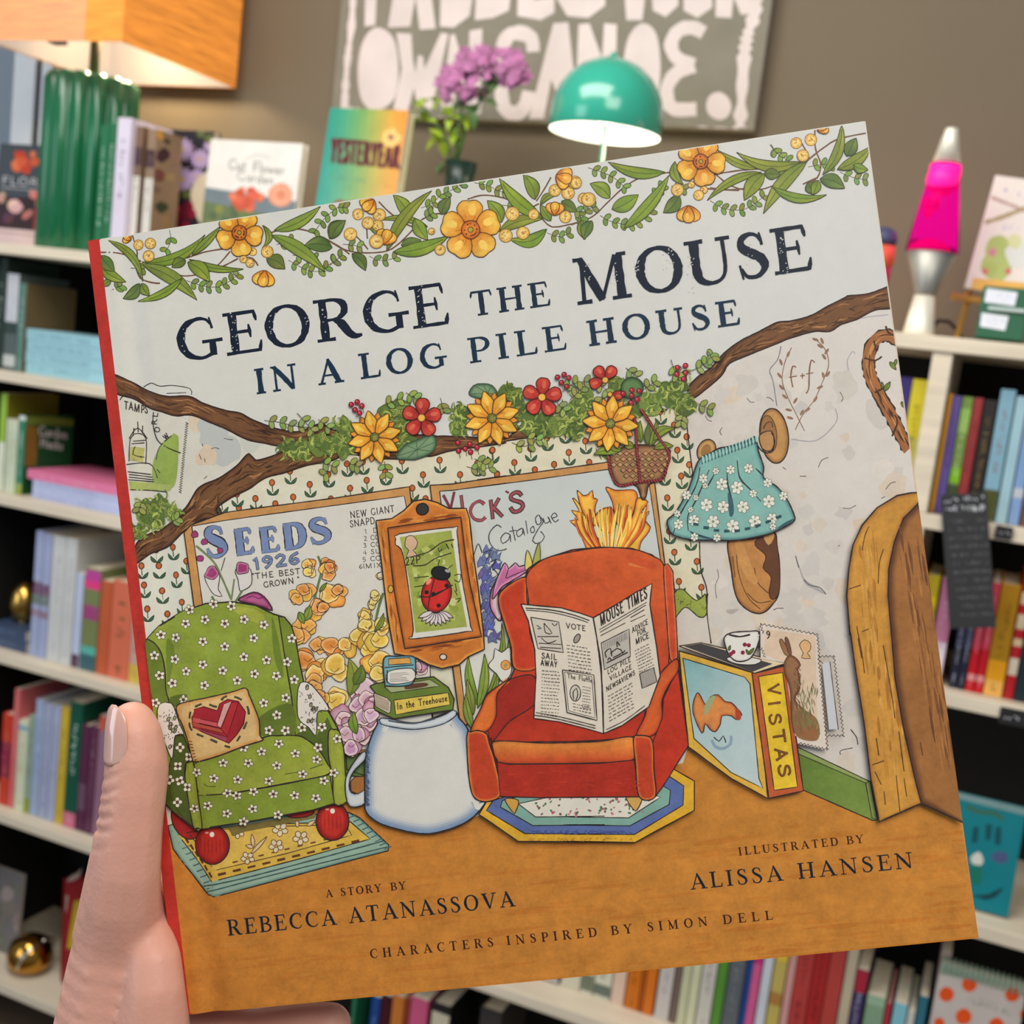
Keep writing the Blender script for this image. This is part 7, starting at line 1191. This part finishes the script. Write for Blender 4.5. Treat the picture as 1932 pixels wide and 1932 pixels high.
fz(B3, '1020,850 1230,745 1240,950 1045,1050', (176, 168, 156), smooth=False, ink=INKB, w=1.8)
for k in range(14): A.line(V(*B3, (1040 + 13 * k, 850 - 6 * k), (1044 + 13 * k, 900 - 6 * k)), 1, (96, 90, 86))
for s in ('1060,960 1050,920 1090,890 1100,950', '1090,930 1140,890 1180,920 1110,960', '1140,880 1140,840 1160,870', '1060,1000 1220,920', '1070,980 1080,960 1095,975', '1180,930 1200,905'): lz(B3, s, 2.2)
text(A, 'LOG PILE', (1147, 1272), (1191, 1247), 9, INKB, hand=.15, up=(-.1, -1)); text(A, 'VILLAGE', (1151, 1284), (1193, 1261), 9, INKB, hand=.15, up=(-.1, -1)); text(A, 'NEWS&VIEWS', (1145, 1304), (1199, 1272), 9, INKB, hand=.15, up=(-.1, -1))
text(A, 'ADVICE', (1193, 1194), (1223, 1177), 10, INKB, hand=.15, up=(-.1, -1)); text(A, 'FOR', (1203, 1200), (1219, 1192), 10, INKB, hand=.15, up=(-.1, -1)); text(A, 'MICE', (1200, 1216), (1225, 1203), 11, INKB, hand=.15, up=(-.1, -1))
def dashes(p, d, s_, n, m):
    for j in range(n):
        x, y = p[0] + s_[0] * j, p[1] + s_[1] * j; u = 0
        while u < 1 - .05:
            v = min(1, u + rd.uniform(.05, .16)); A.line([(x + d[0] * u, y + d[1] * u + rd.uniform(-.6, .6)), (x + d[0] * v, y + d[1] * v)], 1.5, (84, 74, 68)); u = v + rd.uniform(.03, .08)
dashes((1070, 1216), (44, 7), (.6, 6.6), 9, 0); dashes((1024, 1264), (34, 3), (-.2, 6.4), 14, 0); dashes((1198, 1228), (28, -14), (1.2, 5.6), 9, 0); dashes((1148, 1313), (46, -26), (.4, 6.6), 8, 0)
fz(B3, '730,1050 965,1090 990,1430 765,1370', NP, smooth=False, ink=INKB, w=2); fz(B3, '745,1065 950,1102 975,1412 778,1358', NP, smooth=False, ink=INKB, w=1.2); text(A, 'The Fluffle', (1071, 1278), (1119, 1287), 9, INKB, hand=.15, up=(-.02, -1)); oval(880 + 827 / 4, 1000 + 1225 / 4, 10, 15, 0, (190, 180, 164), 14, ink=INKB, w=1.8); lz(B3, '815,1270 810,1220 835,1190 845,1240 830,1280', 1.8); dashes((1100, 1294), (16, 3), (0, 5.5), 8, 0); dashes((1082, 1326), (34, 7), (.6, 5.5), 3, 0)
fz(B3, '1310,1080 1415,1035 1440,1140 1330,1190', (150, 142, 132), smooth=False, ink=INKB, w=1.6); lz(B3, '520,1390 700,1420 980,1490', 1.5); lz(B3, '530,1370 700,1400 980,1470', 1.3); lz(B3, '1060,1500 1200,1430 1350,1320', 1.4)
# ---- tall book with cup
A.fill(Z(*B4, '165,1310 735,1480 760,1500') + Z(*D4, '275,1300 0,1150') + [(1300, 1408)], (206, 160, 56), smooth=False, ink=INKB, w=2.4)
A.fill(Z(*B4, '195,1365 660,1510 700,1560') + Z(*D4, '210,1150 240,1225 0,1105') + [(1310, 1392)], (176, 190, 188), smooth=False, ink=INKB, w=1.8, grad=((112, 160, 160), (1400, 1350), (1300, 1260)))
fz(B4, '165,1275 330,1250 970,1405 735,1480', (206, 186, 150), smooth=False, ink=INKB, w=2); fz(B4, '200,1275 330,1255 870,1410 720,1470', (66, 62, 62), smooth=False)
A.fill(Z(*B4, '735,1480 965,1425') + Z(*D4, '410,310 545,1245 285,1300 155,360'), (176, 84, 44), smooth=False, ink=INKB, w=2.4); fz(D4, '205,385 385,355 500,1215 325,1240', (216, 178, 34), smooth=False, ink=INKB, w=1.8)
for s, (x, y), (dx, dy) in (('V', (1447, 1290), (5, 24)), ('I', (1449, 1323), (2, 10)), ('S', (1450, 1346), (4, 24)), ('T', (1457, 1377), (4, 26)), ('A', (1461, 1410), (5, 27)), ('S', (1467, 1441), (5, 27))): text(A, s, (x, y), (x + dx, y + dy), 22, (84, 48, 34), hand=.2, up=(1, -.14)); text(A, s, (x, y), (x + dx, y + dy), 22, (140, 84, 44), hand=.07, up=(1, -.14))
fz(B4, '305,1625 360,1710 380,1720 400,1660 460,1640 510,1690 560,1700 600,1740 640,1790 600,1830 560,1800 490,1800 480,1860 440,1920 400,1900 365,1860 340,1930 270,1760', (206, 128, 64), ink=INKB, w=1.8, edge=(180, 96, 50), ew=5); fz(B4, '590,1750 620,1755 635,1820 600,1830', (170, 66, 44)); fz(B4, '360,1720 400,1660 440,1650 400,1750 360,1800', (150, 156, 110)); lz(D3, '1215,60 1240,110 1300,125 1355,90 1360,30', 5, (130, 150, 166)); lz(D3, '1230,40 1270,70 1300,30 1320,80', 2)
fz(B4, '520,1370 600,1350 700,1360 785,1380 740,1415 600,1410', (208, 202, 192), ink=INKB, w=1.8); fz(B4, '505,1210 560,1175 700,1165 770,1170 760,1260 700,1370 600,1390 540,1340 510,1260', (214, 208, 198), ink=INKB, w=2.4, edge=True, ew=4); lz(B4, '760,1180 800,1190 800,1240 760,1290', 4); lz(B4, '760,1205 780,1215 765,1265', 1.6); lz(B4, '540,1190 620,1205 700,1190', 3.2)
for x, y in ((660, 1265), (690, 1270), (575, 1320), (645, 1325), (555, 1335)): oval(B4[0] + x / 4, B4[1] + y / 4, 4, 4, 0, (130, 36, 56), 8)
leaves(B4, ((690, 1340, 730, 1290, 22, 0), (690, 1340, 670, 1300, 18, 0), (540, 1310, 550, 1270, 18, 0)))
# hare stamp and its strip
A.fill(Z(*B4, '775,1110 1200,1185 1220,1330') + Z(*D4, '720,940 500,890') + Z(*B4, '960,1400 780,1370'), (206, 192, 178), smooth=False); A.fill(Z(*B4, '820,1150 1190,1200') + Z(*D4, '650,870 480,830') + Z(*B4, '960,1400 800,1340'), (204, 178, 152), smooth=False)
def zig(a, b, amp, n, w=1.7):
    dx, dy = (b[0] - a[0]) / n, (b[1] - a[1]) / n; l = math.hypot(dx, dy); A.line([(a[0] + dx * i - dy / l * amp * (1 if i % 2 else -1), a[1] + dy * i + dx / l * amp * (1 if i % 2 else -1)) for i in range(n + 1)], w, INKB, smooth=False)
q = lambda t, x, y: (t[0] + x / 4, t[1] + y / 4)
zig(q(B4, 775, 1110), q(B4, 1205, 1190), 1.8, 26); zig(q(B4, 1205, 1190), q(D4, 660, 240), 1.8, 12); zig(q(D4, 655, 240), q(D4, 725, 935), 1.9, 44); zig(q(D4, 725, 935), q(D4, 510, 885), 1.8, 16); zig(q(D4, 655, 235), q(D4, 770, 235), 1.8, 8); zig(q(D4, 770, 235), q(D4, 845, 840), 1.9, 40); zig(q(D4, 845, 830), q(D4, 725, 830), 1.8, 8); zig(q(B4, 775, 1115), q(B4, 800, 1180), 1.8, 5); zig(q(B4, 785, 1290), q(B4, 810, 1360), 1.8, 6)
fz(D4, '680,280 735,280 800,780 735,785', (188, 188, 190), smooth=False); lz(D4, '740,275 805,785', 1.4); lz(D4, '650,255 690,290', 1.2); text(A, '9', (1445, 1205), (1453, 1206), 15, INKB, hand=.14); fz(B4, '1070,1270 1110,1230 1155,1260 1150,1310 1130,1330 1155,1370 1085,1365 1100,1330', (204, 160, 110), ink=INKB, w=1.3)
HR = (140, 98, 66)
fz(B4, '920,1240 940,1225 980,1290 1000,1345 960,1340', HR, ink=(80, 52, 36), w=1.4); fz(B4, '960,1220 980,1215 1005,1290 1010,1350 985,1320', (110, 76, 54), ink=(80, 52, 36), w=1.4); fz(B4, '960,1390 1000,1345 1050,1370 1080,1420 1060,1450 1075,1520 1075,1600 1040,1680 1130,1780 1180,1850 1220,1950 1040,1930 1000,1600 960,1480', HR, ink=(90, 60, 40), w=1.5, edge=(104, 70, 48), ew=5); fz(D4, '470,620 640,700 650,860 490,830', (132, 100, 62)); fz(D4, '490,750 640,760 640,870 500,830', (140, 92, 58), smooth=False)
for k in range(60): x, y = rd.uniform(1506, 1540), rd.uniform(1280, 1370); A.line([(x, y + 14), (x + rd.uniform(-5, 5), y)], 1.5, rd.choice([(110, 124, 76), (84, 100, 60), (140, 146, 96), (120, 96, 60)]), taper=True)
for k in range(40): x, y = 1500 + rd.uniform(0, 12), rd.uniform(1255, 1340); A.line([(x - 3, y), (x, y + 5)], 1, rd.choice([(100, 66, 46), (166, 122, 84)]))

# ---- toadstool peg with the teal skirt, twig wreath and the log door
oval(M4[0] + 370 / 4, M4[1] + 1165 / 4, 17, 22, .4, (190, 146, 88), 14, edge=(150, 106, 60), ew=6, ink=INKB, w=2.2); oval(M4[0] + 365 / 4, M4[1] + 1165 / 4, 9, 13, .4, (150, 106, 60), 10)
fz(B4, '540,480 720,470 880,420 905,520 925,680 920,880 870,970 800,1030 720,1025 640,970 590,880 560,700', (178, 122, 66), ink=INKB, w=2.4, edge=(140, 90, 46), ew=7); fz(B4, '760,470 880,420 905,520 925,680 920,880 870,930 845,880 860,760 800,690 820,600 740,520', (96, 60, 40), ink=(60, 38, 28), w=1.6)
for s in ('600,500 610,700 680,900 780,1000', '735,690 760,800 840,880', '680,880 760,950 860,940', '570,600 590,760', '820,480 840,520 860,470'): lz(B4, s, 1.6, (84, 54, 34))
fz(B4, '590,500 640,490 700,640 760,800 700,800 620,660', (190, 136, 76)); fz(B4, '800,440 875,425 880,470 840,520', (190, 140, 84))
oval(M4[0] + 880 / 4, M4[1] + 1055 / 4, 27, 52, -.12, (188, 138, 78), 18, edge=(150, 104, 56), ew=8, ink=INKB, w=2.4); oval(M4[0] + 840 / 4, M4[1] + 1040 / 4, 15, 35, -.12, (150, 104, 60), 14, ink=(80, 54, 36), w=1.6); fz(M4, '770,1050 860,1020 880,1120 850,1170 790,1150', (176, 130, 80), ink=INKB, w=2); lz(M4, '860,1030 885,1090 860,1180 790,1170 740,1100 715,1070', 2.4); lz(M4, '800,1000 820,960 860,950 870,990', 1.8)
SK = (122, 168, 158); SKD = (78, 122, 122)
fz(M4, '310,1240 390,1190 460,1150 560,1130 690,1090 735,1060 760,1170 800,1290 800,1370 900,1440 980,1540 1030,1650 1035,1690 1000,1720 880,1780 780,1810 600,1840 430,1840 250,1835 120,1800 85,1750 75,1690 130,1640 180,1560 240,1440', SK, ink=INKB, w=2.6, edge=SKD, ew=8)
for s in ('320,1290 290,1430 170,1650 120,1790', '390,1310 300,1520 230,1660 235,1770', '600,1240 620,1370 700,1460 780,1550', '525,1290 530,1420 570,1580 550,1660', '740,1300 790,1350', '430,1340 370,1450'): lz(M4, s, 3, (50, 86, 92), taper=True); lz(M4, s, 1.6, INKB)
fz(M4, '240,1770 330,1800 430,1835 300,1810', (44, 70, 80)); fz(M4, '900,1760 960,1710 1030,1680 1000,1715', (54, 84, 92)); fz(M4, '530,1480 570,1560 575,1640 545,1660', (58, 92, 102))
for k in range(17): x = 330 + k * 25; y = 1235 - k * 9.5; lz(M4, '%d,%d %d,%d %d,%d' % (x, y - 24, x + 8, y + 4, x + 4, y + 34), 2, (44, 78, 84)); lz(M4, '%d,%d %d,%d' % (x + 10, y - 28, x + 16, y + 20), 3, (150, 190, 180))
for x, y, r in ((345, 1375, 9), (440, 1320, 7), (550, 1310, 9), (685, 1300, 9.5), (485, 1420, 12), (600, 1445, 12.5), (370, 1575, 12.5), (495, 1590, 12), (645, 1590, 12), (840, 1550, 12.5), (830, 1410, 9), (950, 1510, 9), (220, 1500, 9), (160, 1720, 10), (275, 1690, 11), (420, 1700, 12.5), (570, 1735, 13), (735, 1700, 12.5), (865, 1680, 11), (720, 1490, 8), (290, 1520, 6), (250, 1610, 6), (150, 1640, 7), (450, 1820, 8), (280, 1815, 8), (870, 1740, 7), (360, 1430, 6)):
    a0 = rd.uniform(0, 6); xx, yy = M4[0] + x / 4, M4[1] + y / 4
    for k in range(6): a = a0 + k * 1.047; oval(xx + r * .58 * math.cos(a), yy + r * .62 * math.sin(a), r * .4, r * .34, a, (214, 212, 198), 8, ink=(96, 96, 84), w=.9)
    oval(xx, yy, r * .4, r * .4, 0, (214, 210, 192), 7); oval(xx, yy, r * .17, r * .17, 0, (150, 146, 110), 6, ink=(96, 96, 84), w=.9)
for k in range(9): x, y = 270 + k * 78, 1795 - abs(k - 3.5) ** 1.6 * 9 + (8 if k < 3 else 0); A.line(V(*M4, (x, y - 20), (x + 40, y - 22 - (k - 3) * 3)), 5, (44, 76, 84))
WB = (150, 94, 52)
for s, w_ in (('1830,345 1740,300 1660,320 1610,390 1590,500 1610,620 1680,760 1760,900 1840,1060 1900,1170', 21), ): lz(M4, s, w_ + 4, INKB); lz(M4, s, w_, WB, wob=.1); P = catmull(Z(*M4, s), step=4)
for k in range(46):
    i = rd.randint(0, len(P) - 8); o = rd.uniform(-7, 7); A.line([(p[0] + o, p[1] + o * .4) for p in P[i:i + 7]], rd.uniform(1.4, 3.4), rd.choice([(96, 56, 34), (176, 120, 66), (70, 40, 28), (186, 130, 76)]), taper=True)
for s in ('1560,470 1640,490 1690,460', '1640,730 1720,690', '1790,900 1810,960 1770,1060', '1720,230 1740,280 1780,300', '1630,340 1650,420'): lz(M4, s, 3.2, (70, 44, 30))
leaves(M4, ((1750, 500, 1800, 560, 30, 0), (1800, 480, 1790, 530, 22, 0), (1710, 720, 1755, 650, 34, 0), (1700, 700, 1690, 650, 20, 0), (1840, 800, 1870, 850, 26, 0)))
OD, OD2 = (190, 134, 52), (150, 96, 40)
fz(B4, '2100,115 1900,130 1800,150 1650,240 1540,370 1470,520 1440,700 1430,900 1450,1200', OD) if 0 else None
A.fill(Z(*B4, '2150,110 1900,130 1800,150 1650,240 1540,370 1470,520 1440,700 1425,900 1450,1200') + Z(*D4, '885,0 935,350 1000,750 1050,1150 1115,1478 1430,1340 1380,1150 1290,750 1230,400 1200,0') + Z(*B4, '1735,900 1740,700 1780,500 1850,320 1950,220 2150,150'), OD, smooth=False, ink=INKB, w=2.8, edge=(160, 106, 44), ew=9)
A.fill(Z(*B4, '2150,150 1950,220 1850,320 1780,500 1740,700 1735,900') + Z(*D4, '1195,0 1230,400 1290,750 1380,1150 1430,1340 1900,1560') + [(1900, 1200), (1850, 1000)], (150, 98, 50), smooth=False, ink=INKB, w=2.6, edge=(88, 54, 36), ew=16)
for k in range(70): u = rd.random(); y = 1000 + 430 * u; x = 1604 + 80 * max(0, (u - .25)) + rd.uniform(4, 48); l = rd.uniform(20, 70); A.line([(x, y), (x + l * .1, y + l)], rd.uniform(1.5, 6), rd.choice([(182, 126, 48), (172, 116, 46), (196, 142, 60), (160, 104, 42), (198, 146, 66)]), taper=True)
for k in range(80): u = rd.random(); y = 990 + 420 * u; x = 1690 + 100 * max(0, (u - .2)) + rd.uniform(0, 60) * (1 - .2 * u); l = rd.uniform(24, 70); A.line([(x, y), (x + l * .16, y + l)], rd.uniform(1.5, 6), rd.choice([(130, 82, 44), (168, 112, 58), (118, 72, 42), (160, 106, 56), (106, 66, 40)]), taper=True)
for s in ('1590,380 1560,450 1540,560', '1700,550 1670,650 1660,810', '1440,850 1530,820', '1540,1170 1590,1150', '1500,1130 1540,1330 1560,1480'): lz(B4, s, 1.7, (84, 56, 34))
for s in ('950,100 980,250', '1140,150 1200,500 1230,700', '1260,800 1280,950 1300,1100', '1090,850 1110,980', '1060,1050 1150,1020', '1080,1100 1130,1200', '1240,1130 1270,1400', '1150,1250 1160,1350', '1300,1150 1320,1290', '1420,880 1440,980'): lz(D4, s, 1.8, (84, 56, 34))

cov = empty('front_cover'); cov.parent = hb
M_cov = wet_print('laminated_print', .42, .3, .72)
A.build('cover_illustration', M_cov, cov)
# board with its hinge groove, red cloth edge, spine, back board, pages
us = [0, .0005, STRIP, .005] + [.0065 + .0008 * i for i in range(16)] + [BW - .0006, BW]
def board(prof, name, m, colf, parent):
    V_ = []; F = []; nv = 2
    for v in (0, -BH):
        for u, z in prof: V_.append((u, v, z))
    n = len(prof)
    for i in range(n): F.append((i, (i + 1) % n, n + (i + 1) % n, n + i))
    F += [tuple(range(n))[::-1], tuple(range(n, 2 * n))]
    me = bpy.data.meshes.new(name); me.from_pydata(V_, [], F); me.update(); ca = me.color_attributes.new('ink', 'FLOAT_COLOR', 'POINT')
    for i, p in enumerate(V_): ca.data[i].color = tuple(min(1, v * 1.25) for v in lin(colf(*p))) + (1,)
    bm = bmesh.new(); bm.from_mesh(me); bmesh.ops.recalc_face_normals(bm, faces=bm.faces[:]); bm.to_mesh(me); bm.free()
    me.materials.append(m); o = bpy.data.objects.new(name, me); C.objects.link(o); o.parent = parent; return o
ztop = lambda u: groove(u) - (.0004 if u in (0, BW) else 0)
prof = [(u, ztop(u)) for u in us] + [(BW, -.0026), (.0, -.0026)]
board(prof, 'cover_board', M_cov, lambda u, v, z: ((178, 46, 36) if u <= STRIP else FLO if v < -.1 else PAPER), cov)
A2 = Cover(P4B, BW, BH, clip=(.0003, -BH + .0003, STRIP, -.0003), seed=3, dz=4e-6, z0=3e-5); A2.K = 1.25
A2.fill([(140, 430), (240, 430), (420, 1940), (300, 1940)], (178, 46, 36), smooth=False); A2.build('red_cloth_edge', M_cov, cov)
M_red = mat('red_cloth', (186, 48, 38), .6, noise=.08, scale=200)
bm = bmesh.new(); n_ = 8
R_ = [(-.0016 * math.sin(PI * i / n_), -.0026 - (BT - .0052) * i / n_) for i in range(n_ + 1)]; R2 = [(.0008, z) for x, z in R_]
vs = [[bm.verts.new((x, v, z)) for x, z in R_ + R2[::-1]] for v in (-.0002, -BH + .0002)]
m_ = len(vs[0])
for i in range(m_): bm.faces.new((vs[0][i], vs[0][(i + 1) % m_], vs[1][(i + 1) % m_], vs[1][i]))
bm.faces.new(vs[0][::-1]); bm.faces.new(vs[1]); obj('spine', bm, M_red, hb)
obj('back_cover', BX(0, -BH, -BT, BW, 0, -BT + .0026, .0004), mat('red_back_board', (170, 44, 36), .5), hb)
obj('page_block', BX(.001, -BH + .004, -BT + .0026, BW - .004, -.004, -.0026), M_pages, hb)

# ================================================================== left hand holding the book by its spine
# joints in book coordinates: photo column/row carried onto the cover plane, then lifted h above it (towards the viewer)
H8 = A.h
def bp(x, y, h):
    """point seen at photo (x,y) whose height above the cover plane is h metres"""
    r = ray(x, y); n = BZv; t = (BO + n * h - CAM).dot(n) / r.dot(n); return CAM + r * t
def chain(bm, pts, flat=1.0):
    """row of overlapping balls: photo x, y, lift h, radius (metres)"""
    P = [(bp(x, y, h), r) for x, y, h, r in pts]
    for (p, r), (q_, s_) in zip(P, P[1:]):
        k = max(2, int((q_ - p).length / (min(r, s_) * .28)))
        for i in range(k + 1):
            f = i / k; c = p.lerp(q_, f); rr = r + (s_ - r) * f; ball(bm, c, rr, sub=2)
bm = bmesh.new()
# thumb: tip, pad, interphalangeal joint, base
chain(bm, [(250, 1366, .0092, .0076), (255, 1392, .0098, .0090), (258, 1440, .0104, .0099), (254, 1500, .0108, .0101), (248, 1570, .0104, .0101), (241, 1640, .0088, .0108), (234, 1700, .005, .0122), (232, 1760, -.002, .0146)])
chain(bm, [(228, 1400, .0092, .0040), (222, 1440, .0096, .0042), (214, 1520, .0098, .0046), (205, 1600, .0090, .0056), (200, 1680, .004, .0078), (200, 1760, -.002, .0110)])
chain(bm, [(268, 1374, .0092, .0052), (276, 1410, .0092, .0064), (282, 1450, .0094, .0064), (276, 1520, .0096, .0062)])
# ball of the thumb, palm and wrist
chain(bm, [(232, 1720, -.000, .0140), (232, 1770, -.004, .0160), (232, 1830, -.008, .0190), (228, 1920, -.012, .0222), (222, 2020, -.016, .0235), (210, 2150, -.020, .0240), (196, 2330, -.024, .0250), (180, 2600, -.028, .0270)])
chain(bm, [(276, 1770, .000, .0092), (292, 1815, .0045, .0088), (293, 1870, .0062, .0098), (288, 1950, .004, .0125), (270, 2060, -.006, .0190), (240, 2200, -.018, .0220)])
chain(bm, [(262, 1800, -.010, .0120), (262, 1870, -.010, .0140), (262, 1960, -.012, .0170)])
# palm behind the book and the four fingers across the back cover
FH = -.0135
chain(bm, [(262, 1720, -.022, .0105), (268, 1790, -.024, .012), (280, 1860, -.026, .013), (290, 1950, -.026, .014)])
chain(bm, [(262, 1720, -.022, .0098), (330, 1660, -.0245, .0088), (440, 1622, -.0245, .0082), (560, 1610, -.0232, .0072), (610, 1612, -.0222, .0062)])
chain(bm, [(266, 1775, -.024, .0105), (350, 1735, -.0258, .0092), (480, 1710, -.0256, .0086), (610, 1708, -.0238, .0076), (660, 1712, -.0226, .0066)])
chain(bm, [(276, 1840, -.026, .0105), (370, 1818, -.0260, .0092), (490, 1806, -.0256, .0084), (600, 1812, -.0236, .0074), (645, 1818, -.0222, .0064)])
chain(bm, [(290, 1920, -.026, .0115), (380, 1945, -.0262, .0098), (480, 1958, -.026, .0096), (570, 1944, -.0245, .0094), (622, 1934, -.0235, .0078)])
me = bpy.data.meshes.new('hand'); bm.to_mesh(me); bm.free()
hd = bpy.data.objects.new('hand', me); C.objects.link(hd)
md = hd.modifiers.new('skin', 'REMESH'); md.mode = 'VOXEL'; md.voxel_size = .0011
ms = hd.modifiers.new('soft', 'SMOOTH'); ms.factor = .5; ms.iterations = 9
dg = bpy.context.evaluated_depsgraph_get(); dg.update()
m2 = bpy.data.meshes.new_from_object(hd.evaluated_get(dg), depsgraph=dg)
hd.modifiers.clear(); hd.data = m2; m2.name = 'hand'; bpy.data.meshes.remove(me)
# creases at the thumb joint: shallow furrows pressed into the skin from the outer side
for cx, cy, amp, wd, ang in ((208, 1490, .0007, 5, .35), (200, 1512, .0006, 5, .3), (192, 1538, .0009, 6, .25), (186, 1562, .0009, 6, .2), (214, 1462, .0005, 5, .4), (180, 1600, .0003, 6, .3)):
    o_ = bp(cx, cy, .010); d_ = (bp(cx + 60, cy + 60 * -ang, .010) - o_).normalized(); n_ = (BZv.cross(d_)).normalized()
    for v in m2.vertices:
        r = v.co - o_
        if r.length < .013 and r.dot(BZv) > -.012:
            a = r.dot(n_) / (wd * .000175 * .75); b = r.dot(d_) / .0085; f = math.exp(-a * a - b * b)
            if f > .01: v.co -= v.normal * amp * f
for p in m2.polygons: p.use_smooth = True
SKM = mat('skin', (228, 170, 150), .46, noise=.08, scale=34, bump=.10, bscale=600, sub=.3, spec=.35)
nt = SKM.node_tree; m2.materials.clear(); m2.materials.append(SKM)
tag(hd, 'left hand of a person gripping the picture book by its red spine', 'hand')
# thumb nail: a curved plate bedded in the outer side of the thumb tip
nb = bmesh.new(); c0 = bp(236, 1392, .0135); ax = (bp(240, 1345, .013) - bp(236, 1430, .0135)).normalized(); out = (-BXv * .56 + BZv * .83).normalized(); out = (out - ax * out.dot(ax)).normalized(); sd = ax.cross(out)
def nailpt(u, v, lift): 
    w_ = .0056 * (1 - .12 * max(0, v) ** 2) ; th = u * 1.05
    return bp(254, 1386, .0098) + ax * (v * .0090) + (out * math.cos(th) + sd * math.sin(th)) * (.0088 + lift - .0009 * max(0, v) ** 2)
gx_, gy_ = 12, 14; gr = []
for j in range(gy_ + 1):
    v = -1 + 2.12 * j / gy_; sh = 1.0 if v > -.35 else math.sqrt(max(0, 1 - ((v + .35) / .66) ** 2)); sh *= 1 if v < 0 else (1 - .3 * v * v) * math.sqrt(max(.03, 1 - (max(0, v - .62) / .52) ** 2))
    gr.append([nb.verts.new(nailpt((-1 + 2 * i / gx_) * .72 * sh, v, .00025)) for i in range(gx_ + 1)])
for a, b in zip(gr, gr[1:]):
    for i in range(gx_): nb.faces.new((a[i], a[i + 1], b[i + 1], b[i]))
bmesh.ops.recalc_face_normals(nb, faces=nb.faces[:]); g_ = bmesh.ops.extrude_face_region(nb, geom=nb.faces[:])
for v in [e for e in g_['geom'] if isinstance(e, bmesh.types.BMVert)]: v.co += out * .0003
nail = obj('thumb_nail', nb, mat('nail_polish', (232, 176, 160), .14, noise=.03, coat=1.0, sub=.2), hd, True)
